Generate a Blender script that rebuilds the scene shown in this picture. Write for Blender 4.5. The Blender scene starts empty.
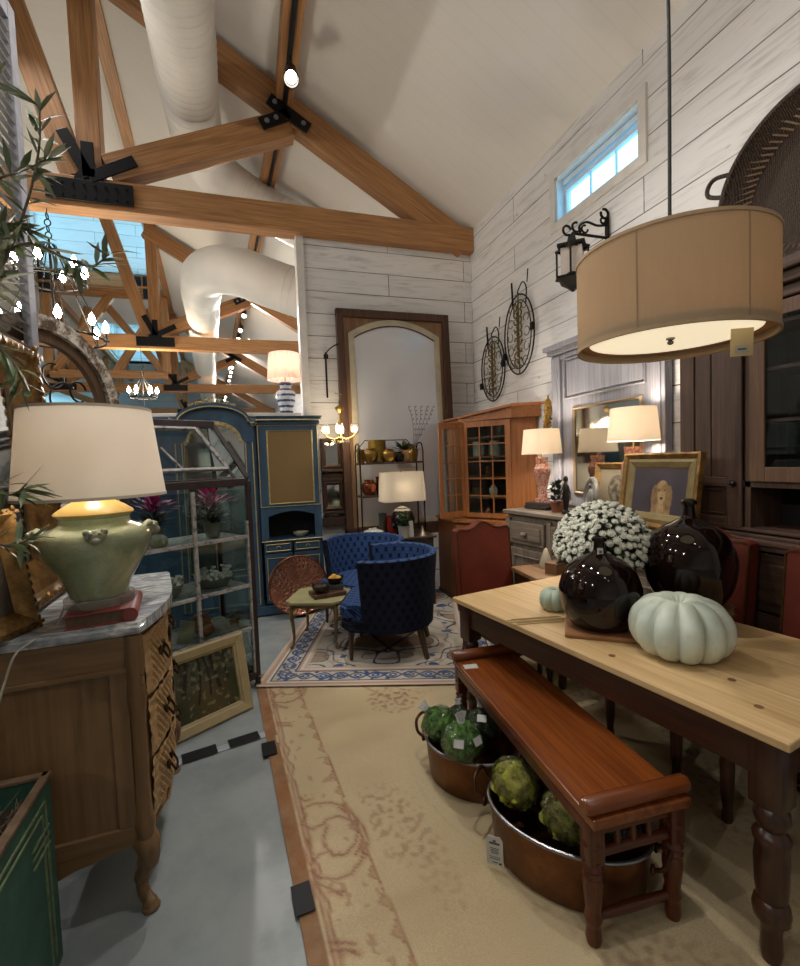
import bpy, bmesh, math, random
from math import sin, cos, pi, sqrt, radians as RAD
from mathutils import Vector as V, Matrix as MX, Euler, noise as NZ
random.seed(7)
SC = bpy.context.scene
COL = SC.collection

# ------------------------------------------------------------------ meshes
class MB:
    def __init__(s):
        s.bm = bmesh.new(); s.colf = None
    def box(s, c, d, bev=0, rot=None, seg=2):
        g = bmesh.ops.create_cube(s.bm, size=1)
        vs = g['verts']
        m = MX.Diagonal((d[0], d[1], d[2], 1))
        bmesh.ops.transform(s.bm, matrix=m, verts=vs)
        if bev:
            es = list({e for v in vs for e in v.link_edges})
            r = bmesh.ops.bevel(s.bm, geom=es, offset=bev, segments=seg, affect='EDGES', profile=.5)
            vs = list({v for f in r['faces'] for v in f.verts} | {v for v in vs if v.is_valid})
        t = MX.Translation(c)
        if rot: t = t @ Euler(rot).to_matrix().to_4x4()
        bmesh.ops.transform(s.bm, matrix=t, verts=vs)
        return s
    def bb(s, x0, x1, y0, y1, z0, z1, bev=0):
        return s.box(((x0+x1)/2, (y0+y1)/2, (z0+z1)/2), (abs(x1-x0), abs(y1-y0), abs(z1-z0)), bev)
    def cyl(s, p0, p1, r0, r1=None, n=16):
        return s.tube([p0, p1], [r0, r0 if r1 is None else r1], n)
    def tube(s, pts, r, n=8, cap=True, closed=False, flat=None):
        pts = [V(p) for p in pts]; k = len(pts)
        rs = r if isinstance(r, (list, tuple)) else [r]*k
        rings = []; up = None
        for i, p in enumerate(pts):
            if closed: t = pts[(i+1) % k]-pts[i-1]
            else: t = pts[min(i+1, k-1)]-pts[max(i-1, 0)]
            if t.length < 1e-9: t = V((0, 0, 1))
            t.normalize()
            if up is None:
                a = V((0, 0, 1)) if abs(t.z) < .9 else V((1, 0, 0))
                up = t.cross(a).normalized()
            else:
                up = (up - t*up.dot(t))
                if up.length < 1e-6: up = t.orthogonal()
                up.normalize()
            w = t.cross(up)
            ring = []
            for j in range(n):
                a = 2*pi*j/n
                q = up*cos(a)*rs[i] + w*sin(a)*rs[i]*(flat or 1)
                ring.append(s.bm.verts.new(p+q))
            rings.append(ring)
        for i in range(k if closed else k-1):
            A, B = rings[i], rings[(i+1) % k]
            for j in range(n):
                s.bm.faces.new((A[j], A[(j+1) % n], B[(j+1) % n], B[j]))
        if cap and not closed:
            if rs[0] > 1e-5: s.bm.faces.new(rings[0][::-1])
            if rs[-1] > 1e-5: s.bm.faces.new(rings[-1])
        return s
    def lathe(s, prof, c=(0, 0, 0), n=32, lobes=0, amp=0, sx=1, sy=1):
        c = V(c); rings = []
        for (r, z) in prof:
            if r < 1e-5:
                rings.append([s.bm.verts.new(c+V((0, 0, z)))])
            else:
                ring = []
                for j in range(n):
                    a = 2*pi*j/n; q = r
                    if lobes: q = r*(1-amp+amp*abs(sin(a*lobes/2))**.6)
                    ring.append(s.bm.verts.new(c+V((q*cos(a)*sx, q*sin(a)*sy, z))))
                rings.append(ring)
        for A, B in zip(rings, rings[1:]):
            if len(A) == 1 and len(B) == 1: continue
            for j in range(n):
                k = (j+1) % n
                if len(A) == 1: s.bm.faces.new((A[0], B[k], B[j]))
                elif len(B) == 1: s.bm.faces.new((A[j], A[k], B[0]))
                else: s.bm.faces.new((A[j], A[k], B[k], B[j]))
        return s
    def prism(s, poly, f0, f1):
        """poly: 2D outline; f0, f1 map (u,v) to 3D for both sides"""
        a = [s.bm.verts.new(f0(*p)) for p in poly]; b = [s.bm.verts.new(f1(*p)) for p in poly]
        n = len(poly)
        s.bm.faces.new(a[::-1]); s.bm.faces.new(b)
        for i in range(n): s.bm.faces.new((a[i], a[(i+1) % n], b[(i+1) % n], b[i]))
        return s
    def grid(s, f, nu, nv, cu=False, uv=None):
        vs = [[s.bm.verts.new(f(i/(nu if cu else nu-1), j/(nv-1))) for j in range(nv)] for i in range(nu)]
        lay = s.bm.loops.layers.uv.verify() if uv else None
        for i in range(nu if cu else nu-1):
            for j in range(nv-1):
                k = (i+1) % nu
                fc = s.bm.faces.new((vs[i][j], vs[k][j], vs[k][j+1], vs[i][j+1]))
                if uv:
                    for l, (a, b) in zip(fc.loops, ((i, j), (i+1, j), (i+1, j+1), (i, j+1))):
                        l[lay].uv = uv(a/(nu if cu else nu-1), b/(nv-1))
        return s
    def ico(s, c, r, sub=2, sc=(1, 1, 1), lump=0, fr=3.0):
        g = bmesh.ops.create_icosphere(s.bm, subdivisions=sub, radius=1)
        for v in g['verts']:
            k = 1
            if lump: k = 1+lump*NZ.noise(v.co*fr+V(c)*7)
            v.co = V(c)+V((v.co.x*r*sc[0]*k, v.co.y*r*sc[1]*k, v.co.z*r*sc[2]*k))
        return s
    def leaf(s, p, d, up, l, w, bend=.25):
        p = V(p); d = V(d).normalized(); up = V(up)
        sd = d.cross(up)
        if sd.length < 1e-4: sd = d.orthogonal()
        sd.normalize(); nn = sd.cross(d)
        mid = []; 
        prof = ((0, .12), (.3, .85), (.6, .9), (1, .02))
        L = []; R = []; M = []
        for t, k in prof:
            q = p+d*l*t-nn*(l*bend*t*t)
            M.append(s.bm.verts.new(q-nn*w*.12*k)); L.append(s.bm.verts.new(q+sd*w*.5*k)); R.append(s.bm.verts.new(q-sd*w*.5*k))
        for i in range(3):
            s.bm.faces.new((M[i], M[i+1], L[i+1], L[i])); s.bm.faces.new((R[i], R[i+1], M[i+1], M[i]))
        return s
    def torus(s, c, R, r, ax=(0, 0, 1), n=24, m=8, a0=0, a1=2*pi, sx=1, sy=1):
        q = V((0, 0, 1)).rotation_difference(V(ax).normalized()).to_matrix()
        full = abs(a1-a0-2*pi) < 1e-6
        pts = [V(c)+q @ V((R*sx*cos(a0+(a1-a0)*i/(n if full else n-1)), R*sy*sin(a0+(a1-a0)*i/(n if full else n-1)), 0)) for i in range(n)]
        return s.tube(pts, r, m, closed=full)
    def build(s, name, mat, parent=None, smooth=False, loc=None, rot=None, ang=40):
        bm = s.bm
        bmesh.ops.recalc_face_normals(bm, faces=bm.faces[:])
        me = bpy.data.meshes.new(name)
        if s.colf:
            lay = bm.verts.layers.float_color.new('pat')
            for v in bm.verts: v[lay] = (*s.colf(v.co), 1)
        if smooth:
            for f in bm.faces: f.smooth = True
            if ang:
                for e in bm.edges:
                    if len(e.link_faces) == 2 and e.calc_face_angle(0) > RAD(ang): e.smooth = False
        bm.to_mesh(me); bm.free()
        if mat: me.materials.append(mat)
        o = bpy.data.objects.new(name, me); COL.objects.link(o)
        if parent: o.parent = parent
        if loc: o.location = loc
        if rot: o.rotation_euler = rot
        return o

def tag(o, label, cat=None, group=None, kind=None):
    o['label'] = label
    if cat: o['category'] = cat
    if group: o['group'] = group
    if kind: o['kind'] = kind
    return o
def thing(name, label, cat, loc=(0, 0, 0), rz=0, group=None, rot=None):
    o = bpy.data.objects.new(name, None); COL.objects.link(o)
    o.empty_display_size = .05
    o.location = loc; o.rotation_euler = rot or (0, 0, rz)
    return tag(o, label, cat, group)
def struct(name, mb, mat, smooth=False, **k):
    o = mb.build(name, mat, None, smooth, **k); o['kind'] = 'structure'; return o
def dup(root, loc=None, rz=None, label=None, group=None, rot=None):
    r = root.copy(); COL.objects.link(r)
    if loc is not None: r.location = loc
    if rz is not None: r.rotation_euler = (0, 0, rz)
    if rot is not None: r.rotation_euler = rot
    if label: r['label'] = label
    if group: r['group'] = group
    for ch in list(root.children):
        c = ch.copy(); COL.objects.link(c); c.parent = r
        for g in list(ch.children):
            d = g.copy(); COL.objects.link(d); d.parent = c
    return r
def beam(name, p0, p1, w, h, mat, parent=None, bev=.006):
    """squared timber from p0 to p1, grain along its own x axis; w horizontal, h in the plane of the vertical"""
    p0, p1 = V(p0), V(p1); d = p1-p0; L = d.length; x = d.normalized()
    y = V((0, 0, 1)).cross(x)
    if y.length < 1e-3: y = V((0, 1, 0))
    y.normalize(); z = x.cross(y)
    m = MB(); m.box((0, 0, 0), (L, w, h), bev)
    o = m.build(name, mat, parent)
    M3 = MX((x, y, z)).transposed()
    o.location = (p0+p1)/2; o.rotation_euler = M3.to_euler()
    return o

# ------------------------------------------------------------------ materials
def lin(c):
    if isinstance(c, str):
        c = c.lstrip('#'); c = [int(c[i:i+2], 16)/255 for i in (0, 2, 4)]
    return tuple((x/12.92 if x <= .04045 else ((x+.055)/1.055)**2.4) for x in c)+(1,)
class NT:
    def __init__(s, name):
        s.m = bpy.data.materials.new(name); s.m.use_nodes = True
        s.t = s.m.node_tree; s.b = s.t.nodes['Principled BSDF']; s.out = s.t.nodes['Material Output']
        s._oc = None
    def n(s, typ, ins=None, **at):
        nd = s.t.nodes.new('ShaderNode'+typ)
        for k, v in at.items(): setattr(nd, k, v)
        for k, v in (ins or {}).items(): s.set(nd.inputs[k], v)
        return nd
    def set(s, sock, v):
        if hasattr(v, 'is_output'): s.t.links.new(v, sock)
        elif hasattr(v, 'outputs'): s.t.links.new(v.outputs[0], sock)
        else: sock.default_value = v
    def p(s, **k):
        for a, v in k.items(): s.set(s.b.inputs[a.replace('_', ' ')], v)
        return s
    def oc(s, scale=(1, 1, 1), rot=(0, 0, 0), loc=(0, 0, 0), coord='Object'):
        if s._oc is None: s._oc = s.n('TexCoord')
        return s.n('Mapping', {'Vector': s._oc.outputs[coord], 'Scale': scale, 'Rotation': rot, 'Location': loc})
    def noise(s, vec, scale=5, det=4, rough=.55, dist=0):
        return s.n('TexNoise', {'Vector': vec, 'Scale': scale, 'Detail': det, 'Roughness': rough, 'Distortion': dist}).outputs['Fac']
    def ramp(s, fac, stops, interp='LINEAR'):
        r = s.n('ValToRGB', {'Fac': fac}); e = r.color_ramp; e.interpolation = interp
        while len(e.elements) < len(stops): e.elements.new(.5)
        for el, (p, c) in zip(e.elements, stops):
            el.position = p; el.color = lin(c) if isinstance(c, str) else ((c, c, c, 1) if isinstance(c, (int, float)) else c)
        return r.outputs['Color']
    def mix(s, f, a, b, mode='MIX'):
        r = s.n('Mix', data_type='RGBA', blend_type=mode)
        s.set(r.inputs['Factor'], f)
        s.set(r.inputs[6], lin(a) if isinstance(a, str) else a); s.set(r.inputs[7], lin(b) if isinstance(b, str) else b)
        return r.outputs[2]
    def math(s, op, a, b=0.0, c=0.0):
        r = s.n('Math', operation=op); s.set(r.inputs[0], a); s.set(r.inputs[1], b)
        if op in ('MULTIPLY_ADD', 'SMOOTH_MIN'): s.set(r.inputs[2], c)
        return r.outputs[0]
    def bump(s, h, strength=.2, dist=.01):
        s.set(s.b.inputs['Normal'], s.n('Bump', {'Height': h, 'Strength': strength, 'Distance': dist}))
        return s
_mc = {}
def plain(name, c, rough=.5, metal=0, var=.12, sc=6, bump=0, **k):
    if name in _mc: return _mc[name]
    t = NT(name); f = t.noise(t.oc(), sc, 5)
    l = lin(c)
    a = tuple(x*(1-var) for x in l[:3])+(1,); b = tuple(min(1, x*(1+var)) for x in l[:3])+(1,)
    t.p(Base_Color=t.ramp(f, [(.3, a), (.7, b)]), Roughness=rough, Metallic=metal, **k)
    if bump: t.bump(t.noise(t.oc(), sc*6, 4), bump)
    _mc[name] = t.m
    return t.m
def wood(name, c1, c2, ax='x', rough=.45, sc=1.0, knots=0, c3=None, bump=.15, worn=0):
    key = name+'_'+ax
    if key in _mc: return _mc[key]
    t = NT(key)
    i = 'xyz'.index(ax)
    s = [14*sc]*3; s[i] = 1.0*sc
    o = t.oc(tuple(s))
    f = t.noise(o, 2.2, 6, .62, 1.2)
    col = t.ramp(f, [(.28, c1), (.72, c2)])
    s2 = [60*sc]*3; s2[i] = 2.0*sc
    g = t.noise(t.oc(tuple(s2)), 2, 3)
    col = t.mix(t.ramp(g, [(.35, .55), (.6, 0.0)]), col, c3 or c1)
    if knots:
        sk = [2.6*sc]*3; sk[i] = 1.3*sc
        vo = t.n('TexVoronoi', {'Vector': t.oc(tuple(sk)), 'Scale': 1.5})
        col = t.mix(t.ramp(vo.outputs['Distance'], [(.03, knots), (.10, 0.0)]), col, c3 or c1)
    if worn:
        w = t.noise(t.oc((3, 3, 3)), 2, 6, .7)
        col = t.mix(t.ramp(w, [(.5, 0.0), (.62, worn)]), col, '#b9a88c')
    t.p(Base_Color=col, Roughness=rough).bump(g, bump, .004)
    _mc[key] = t.m
    return t.m
def glass(name, c='#ffffff', rough=0.02, alpha=None):
    """thin pane: mostly clear, fresnel reflection"""
    if name in _mc: return _mc[name]
    t = NT(name)
    tr = t.n('BsdfTransparent', {'Color': lin(c)}); gl = t.n('BsdfGlossy', {'Color': (1, 1, 1, 1), 'Roughness': rough})
    fr = t.n('LayerWeight', {'Blend': .12})
    f = t.math('MULTIPLY_ADD', fr.outputs['Fresnel'], .8, .03)
    mx = t.n('MixShader', {0: f, 1: tr, 2: gl})
    t.set(t.out.inputs['Surface'], mx.outputs[0])
    _mc[name] = t.m
    return t.m
def emit(name, c, st):
    if name in _mc: return _mc[name]
    t = NT(name); t.p(Base_Color=lin(c), Emission_Color=lin(c), Emission_Strength=st)
    _mc[name] = t.m
    return t.m
def shade_mat(name, c, trans=.5, rough=.8, weave=.1, sc=300):
    """lampshade cloth: diffuse + translucent"""
    if name in _mc: return _mc[name]
    t = NT(name)
    f = t.noise(t.oc((1, 1, 6)), 60, 3)
    f2 = t.noise(t.oc((sc, sc, 8)), 1, 2)
    l = lin(c); d = tuple(x*(1-weave) for x in l[:3])+(1,)
    col = t.mix(t.math('MULTIPLY', t.math('ADD', f, f2), .5), d, l)
    a = t.n('BsdfDiffuse', {'Color': col}); b = t.n('BsdfTranslucent', {'Color': col})
    mx = t.n('MixShader', {0: trans, 1: a.outputs[0], 2: b.outputs[0]})
    t.set(t.out.inputs['Surface'], mx.outputs[0])
    _mc[name] = t.m
    return t.m
def patmat(name, rough=.9, bump=.1, sc=200, fade=.0):
    if name in _mc: return _mc[name]
    t = NT(name); a = t.n('Attribute', attribute_name='pat')
    n = t.noise(t.oc(), sc, 2); n2 = t.noise(t.oc(), 9, 4)
    c = t.mix(t.ramp(n, [(.3, .0), (.7, .28)]), a.outputs['Color'], (0, 0, 0, 1))
    c = t.mix(t.ramp(n2, [(.35, .0), (.75, fade)]), c, lin('#ab9c80'))
    t.p(Base_Color=c, Roughness=rough).bump(n, bump, .003)
    _mc[name] = t.m
    return t.m
def spot(name, loc, to, power, ang=90, size=.05, col=(1, .965, .92), blend=.6):
    l = bpy.data.lights.new(name, 'SPOT'); l.energy = power; l.spot_size = RAD(ang); l.spot_blend = blend
    l.shadow_soft_size = size; l.color = col
    o = bpy.data.objects.new(name, l); COL.objects.link(o); o.location = loc
    o.rotation_euler = (V(to)-V(loc)).to_track_quat('-Z', 'Y').to_euler()
    return o
def point(name, loc, power, size=.04, col=(1, .86, .68), parent=None):
    l = bpy.data.lights.new(name, 'POINT'); l.energy = power; l.shadow_soft_size = size; l.color = col
    o = bpy.data.objects.new(name, l); COL.objects.link(o); o.location = loc
    if parent: o.parent = parent
    return o
EXPOSURE = 0.0
SKY = 4.4
SPOTW = 195
PENDE = .8
PENDW = 20
# ------------------------------------------------------------------ camera, world, view
cam = bpy.data.cameras.new('camera'); cam.sensor_fit = 'HORIZONTAL'; cam.sensor_width = 36; cam.lens = 462.48/800*36
cam.clip_start = .05; cam.clip_end = 200
co = bpy.data.objects.new('camera', cam); COL.objects.link(co); SC.camera = co
YAW, PIT, ROL = .312694, -.0501286, -.0367537
_f = V((sin(YAW)*cos(PIT), cos(YAW)*cos(PIT), sin(PIT))); _r = V((cos(YAW), -sin(YAW), 0)); _u = _r.cross(_f)
_r2 = _r*cos(ROL)+_u*sin(ROL); _u2 = -_r*sin(ROL)+_u*cos(ROL)
co.matrix_world = MX.Translation((0, 0, 1.6)) @ MX((_r2, _u2, -_f)).transposed().to_4x4()
SC.view_settings.view_transform = 'Standard'; SC.view_settings.look = 'None'; SC.view_settings.gamma = 1
SC.view_settings.use_curve_mapping = False; SC.view_settings.exposure = EXPOSURE
w = bpy.data.worlds.new('daylight'); SC.world = w; w.use_nodes = True
wn = w.node_tree
bg = wn.nodes['Background']; bg.inputs['Color'].default_value = (.30, .72, 1.0, 1); bg.inputs['Strength'].default_value = SKY
SC.cycles.max_bounces = 9; SC.cycles.diffuse_bounces = 5; SC.cycles.glossy_bounces = 4; SC.cycles.transmission_bounces = 6
SC.cycles.transparent_max_bounces = 12; SC.cycles.sample_clamp_indirect = 6; SC.cycles.caustics_reflective = False; SC.cycles.caustics_refractive = False
SC.cycles.use_denoising = True

def xs(y): return 0 if y < 5.4 else -.075*(y-5.4)

# ------------------------------------------------------------------ shell materials
def boards_mat(name, axis, base='#dbd8d5', dark='#99938d', bh=.255, seam=.011, amt=.6, tint=None):
    """whitewashed sawn boards; axis = the horizontal direction the boards run along"""
    t = NT(name)
    c = t.n('TexCoord'); sp = t.n('SeparateXYZ', {0: c.outputs['Object']})
    u = sp.outputs['X' if axis == 'x' else 'Y']; z = sp.outputs['Z']
    vec = t.n('CombineXYZ', {0: u, 1: z, 2: 0.0})
    br = t.n('TexBrick', {'Vector': vec, 'Scale': 1.0, 'Mortar Size': seam*.5, 'Mortar Smooth': .3, 'Brick Width': 2.7, 'Row Height': bh,
             'Color1': (1, 1, 1, 1), 'Color2': (.72, .72, .72, 1), 'Mortar': (0, 0, 0, 1), 'Bias': 0.0}, offset=.37, offset_frequency=2)
    st = t.n('CombineXYZ', {0: t.math('MULTIPLY', u, .9), 1: t.math('MULTIPLY', z, 9.0), 2: 0.0})
    n1 = t.noise(st, 2.5, 7, .68, .8)
    st2 = t.n('CombineXYZ', {0: t.math('MULTIPLY', u, 2.5), 1: t.math('MULTIPLY', z, 40.0), 2: 0.0})
    n2 = t.noise(st2, 2, 4, .7)
    vo = t.n('TexVoronoi', {'Vector': t.n('CombineXYZ', {0: t.math('MULTIPLY', u, 1.6), 1: t.math('MULTIPLY', z, 3.2), 2: 0.0}), 'Scale': 1.3})
    col = t.mix(t.ramp(n1, [(.50, 0.0), (.72, amt)]), base, dark)
    col = t.mix(t.ramp(n2, [(.56, 0.0), (.8, .25)]), col, dark)
    col = t.mix(t.ramp(vo.outputs['Distance'], [(.015, .6), (.06, 0.0)]), col, '#5e5245')
    col = t.mix(.28, col, br.outputs['Color'], 'MULTIPLY')
    sm = t.ramp(br.outputs['Fac'], [(.35, 0.0), (.75, .78)])
    brk = t.ramp(t.noise(t.n('CombineXYZ', {0: t.math('MULTIPLY', u, .7), 1: t.math('MULTIPLY', z, 4.0), 2: 3.0}), 2, 3), [(.38, .35), (.6, 1.0)])
    col = t.mix(t.math('MULTIPLY', sm, brk), col, '#2e2924')
    t.p(Base_Color=col, Roughness=.75)
    t.bump(t.math('SUBTRACT', t.math('MULTIPLY', n2, .4), t.math('MULTIPLY', br.outputs['Fac'], 1.0)), .35, .008)
    return t.m
WHITE_Y = boards_mat('whitewash_boards_side', 'y')
WHITE_X = boards_mat('whitewash_boards_cross', 'x')
BLUEB = boards_mat('pale_painted_boards', 'x', '#e3ebee', '#c2d0d6', .3, .01, .5)
def ceil_mat():
    t = NT('cream_beadboard_ceiling')
    c = t.n('TexCoord'); sp = t.n('SeparateXYZ', {0: c.outputs['Object']})
    fr = t.math('FRACT', t.math('MULTIPLY', sp.outputs['Y'], 6.6))
    ln = t.ramp(fr, [(0.0, 1.0), (.05, 0.0), (.95, 0.0), (1.0, 1.0)])
    n = t.noise(c.outputs['Object'], 1.3, 4)
    col = t.mix(t.ramp(n, [(.3, 0.0), (.7, .35)]), '#d6d1ca', '#cbc6be')
    col = t.mix(t.math('MULTIPLY', ln, .07), col, '#6d6459')
    t.p(Base_Color=col, Roughness=.7).bump(t.math('SUBTRACT', 1.0, ln), .05, .003)
    return t.m
CEIL = ceil_mat()
def concrete():
    t = NT('grey_green_concrete_floor')
    o = t.oc()
    a = t.noise(o, .9, 6, .6, .4); b = t.noise(o, 5, 6, .65); c = t.noise(o, 42, 3)
    col = t.ramp(a, [(.3, '#70777a'), (.55, '#858b8b'), (.75, '#949894')])
    col = t.mix(t.ramp(b, [(.45, 0.0), (.75, .5)]), col, '#666e71')
    vo = t.n('TexVoronoi', {'Vector': t.oc((1, 1, 1)), 'Scale': 3.1})
    col = t.mix(t.ramp(vo.outputs['Distance'], [(.012, .8), (.03, 0.0)]), col, '#4b4c48')
    t.p(Base_Color=col, Roughness=t.ramp(b, [(.3, .34), (.7, .55)])).bump(c, .05, .002)
    return t.m
CONC = concrete()
FIR = lambda ax='x': wood('fir_timber', '#96683f', '#b98754', ax, .55, .5, .8, '#6b4628')
STEEL = plain('black_steel', '#17181b', .45, .6)
IRON = plain('wrought_iron', '#16130f', .5, .7, .3, 20)
TRIMW = plain('white_painted_trim', '#cfcac4', .6, 0, .08, 9)
DUCT = NT('white_spiral_duct'); _n = DUCT.noise(DUCT.oc(), 2, 3)
DUCT.p(Base_Color=DUCT.ramp(_n, [(.3, '#d3cfc8'), (.7, '#dedad3')]), Roughness=.62, Specular_IOR_Level=.3); DUCT = DUCT.m

# ------------------------------------------------------------------ shell
WX = 2.8
m = MB(); m.bb(-9, 3.2, -4.5, 31, -.12, 0); struct('floor', m, CONC)
wy0, wy1, wz0, wz1 = 2.73, 3.69, 3.72, 4.12
m = MB()
m.bb(WX, WX+.16, -4.5, wy0, 0, 4.62); m.bb(WX, WX+.16, wy1, 5.4, 0, 4.62)
m.bb(WX, WX+.16, wy0, wy1, 0, wz0); m.bb(WX, WX+.16, wy0, wy1, wz1, 4.62)
for y0, y1 in ((5.4, 14), (14, 22), (22, 31)):
    m.prism([(xs(y0)+WX, y0), (xs(y1)+WX, y1), (xs(y1)+WX+.16, y1), (xs(y0)+WX+.16, y0)], lambda u, v: (u, v, 0), lambda u, v: (u, v, 4.62))
struct('wall_right', m, WHITE_Y)
m = MB(); m.bb(.66, WX-.003, 5.42, 5.54, 0, 4.16); struct('wall_back', m, WHITE_X)
m = MB(); m.bb(.615, .70, 5.385, 5.56, 0, 4.2, .004); struct('trim_1', m, TRIMW)
m = MB(); m.bb(-8.4, .612, 5.66, 5.78, 0, 2.16); struct('wall_low', m, WHITE_X)
m = MB(); m.bb(-8.4, .61, 5.60, 5.84, 2.16, 2.20, .006); struct('trim_2', m, TRIMW)
m = MB(); m.bb(-9, -8.86, -4.5, 31, 0, 4.62); struct('wall_left', m, WHITE_Y)
m = MB(); m.bb(-9, 3, -4.6, -4.45, 0, 6.9); struct('wall_rear', m, plain('rear_wall_paint', '#d3cfc8', .8))
m = MB(); m.bb(-9, 3.2, 31, 31.15, 0, 8.8); struct('wall_far', m, boards_mat('far_boards', 'x', '#c9d2d6', '#9aa6ac', .35))
RZ = lambda x: 4.44+.58*(2.81-x)
CXR, CXL = -1.5, -4.4          # edges of the roof lantern
def slab(name, segs, mat, th=.12):
    mm = MB()
    for q in segs:
        mm.prism(list(range(4)), lambda i, _=0: q[i], lambda i, _=0: (q[i][0], q[i][1], q[i][2]+th))
    return mm
class _P(list): pass
def slabm(segs, th=.12):
    mm = MB()
    for q in segs:
        a = [mm.bm.verts.new(p) for p in q]; b = [mm.bm.verts.new((p[0], p[1], p[2]+th)) for p in q]
        mm.bm.faces.new(a[::-1]); mm.bm.faces.new(b)
        for i in range(4): mm.bm.faces.new((a[i], a[(i+1) % 4], b[(i+1) % 4], b[i]))
    return mm
ys = (-4.5, 5.4, 31)
segs = [[(WX+.16+xs(a), a, RZ(WX+.16)), (WX+.16+xs(b), b, RZ(WX+.16)), (CXR+xs(b), b, RZ(CXR)), (CXR+xs(a), a, RZ(CXR))] for a, b in zip(ys, ys[1:])]
struct('ceiling_right', slabm(segs), CEIL)
segs = [[(-8.9+xs(a), a, 4.42), (-8.9+xs(b), b, 4.42), (CXL+xs(b), b, RZ(CXR)), (CXL+xs(a), a, RZ(CXR))] for a, b in zip(ys, ys[1:])]
struct('ceiling_left', slabm(segs), CEIL)
LZ0, LZ1 = RZ(CXR), 8.75
LY = [(11.0, 14.8), (19.5, 26.5)]
gaps = [(-4.5, 5.4), (5.4, 11.0), (14.8, 19.5), (26.5, 31)]
struct('ceiling_flat', slabm([[(CXR+xs(a), a, LZ0), (CXR+xs(b), b, LZ0), (CXL+xs(b), b, LZ0), (CXL+xs(a), a, LZ0)] for a, b in gaps]), CEIL)
struct('ceiling_lantern', slabm([[(CXR+.1+xs(a), a-.1, LZ1), (CXR+.1+xs(b), b+.1, LZ1), (CXL-.1+xs(b), b+.1, LZ1), (CXL-.1+xs(a), a-.1, LZ1)] for a, b in LY]), CEIL)
for k, (a, b) in enumerate(LY):
    m = MB(); m.bb(CXL+xs(b)-.1, CXR+xs(b)+.1, b, b+.1, LZ0, LZ1); struct('wall_lantern_'+('far' if k else 'near'), m, BLUEB)
    m = MB(); m.bb(CXL+xs(a)-.1, CXR+xs(a)+.1, a-.1, a, LZ0+.12, LZ1); struct('wall_lantern_front_'+('far' if k else 'near'), m, BLUEB)
    for sd, xx in (('right', CXR), ('left', CXL)):
        o = MB(); nn = 6
        for i in range(nn+1):
            y = a+(b-a)*i/nn; o.box((xx+xs(y), y, (LZ0+LZ1)/2+.06), (.08, .10, LZ1-LZ0-.1))
        for z in (LZ0+.24, LZ1-.06):
            o.tube([(xx+xs(a), a, z), (xx+xs(b), b, z)], .07, 4)
        fr = struct('window_%d' % (2+2*k+(sd == 'left')), o, TRIMW)
        g = MB()
        for i in range(nn):
            y0 = a+(b-a)*i/nn; y1 = a+(b-a)*(i+1)/nn
            g.prism([(xx+xs(y0), y0), (xx+xs(y1), y1), (xx+.01+xs(y1), y1), (xx+.01+xs(y0), y0)], lambda u, v: (u, v, LZ0+.2), lambda u, v: (u, v, LZ1-.05))
        g.build('pane', glass('clear_glass'), fr)

# clerestory window in the right wall
m = MB()
cw = .07
for y0, y1, z0, z1 in ((wy0-cw, wy1+cw, wz1, wz1+cw), (wy0-cw, wy1+cw, wz0-cw, wz0), (wy0-cw, wy0, wz0, wz1), (wy1, wy1+cw, wz0, wz1)):
    m.bb(WX-.022, WX+.0, y0, y1, z0, z1)
win = struct('window_1', m, TRIMW)
m = MB()
for y0, y1, z0, z1 in ((wy0, wy1, wz1-.02, wz1), (wy0, wy1, wz0, wz0+.02), (wy0, wy0+.02, wz0, wz1), (wy1-.02, wy1, wz0, wz1)):
    m.bb(WX, WX+.15, y0, y1, z0, z1)
m.build('jamb', plain('blue_white_jamb', '#cfe0ea', .5), win)
m = MB()
s0, s1, t0, t1 = wy0+.045, wy1-.045, wz0+.04, wz1-.12
for y0, y1, z0, z1 in ((s0-.024, s1+.024, t1, t1+.035), (s0-.024, s1+.024, t0-.02, t0), (s0-.024, s0, t0, t1), (s1, s1+.024, t0, t1)):
    m.bb(WX+.08, WX+.13, y0, y1, z0, z1)
for i in range(1, 3):
    y = s0+(s1-s0)*i/3; m.bb(WX+.095, WX+.115, y-.005, y+.005, t0, t1)
m.bb(WX+.06, WX+.14, s0-.024, s1+.024, t1+.05, t1+.098)
m.build('sash', plain('blue_white_jamb', '#cfe0ea', .5), win)
m = MB(); m.bb(WX+.103, WX+.107, s0, s1, t0, t1); m.build('pane', glass('clear_glass'), win)

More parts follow.
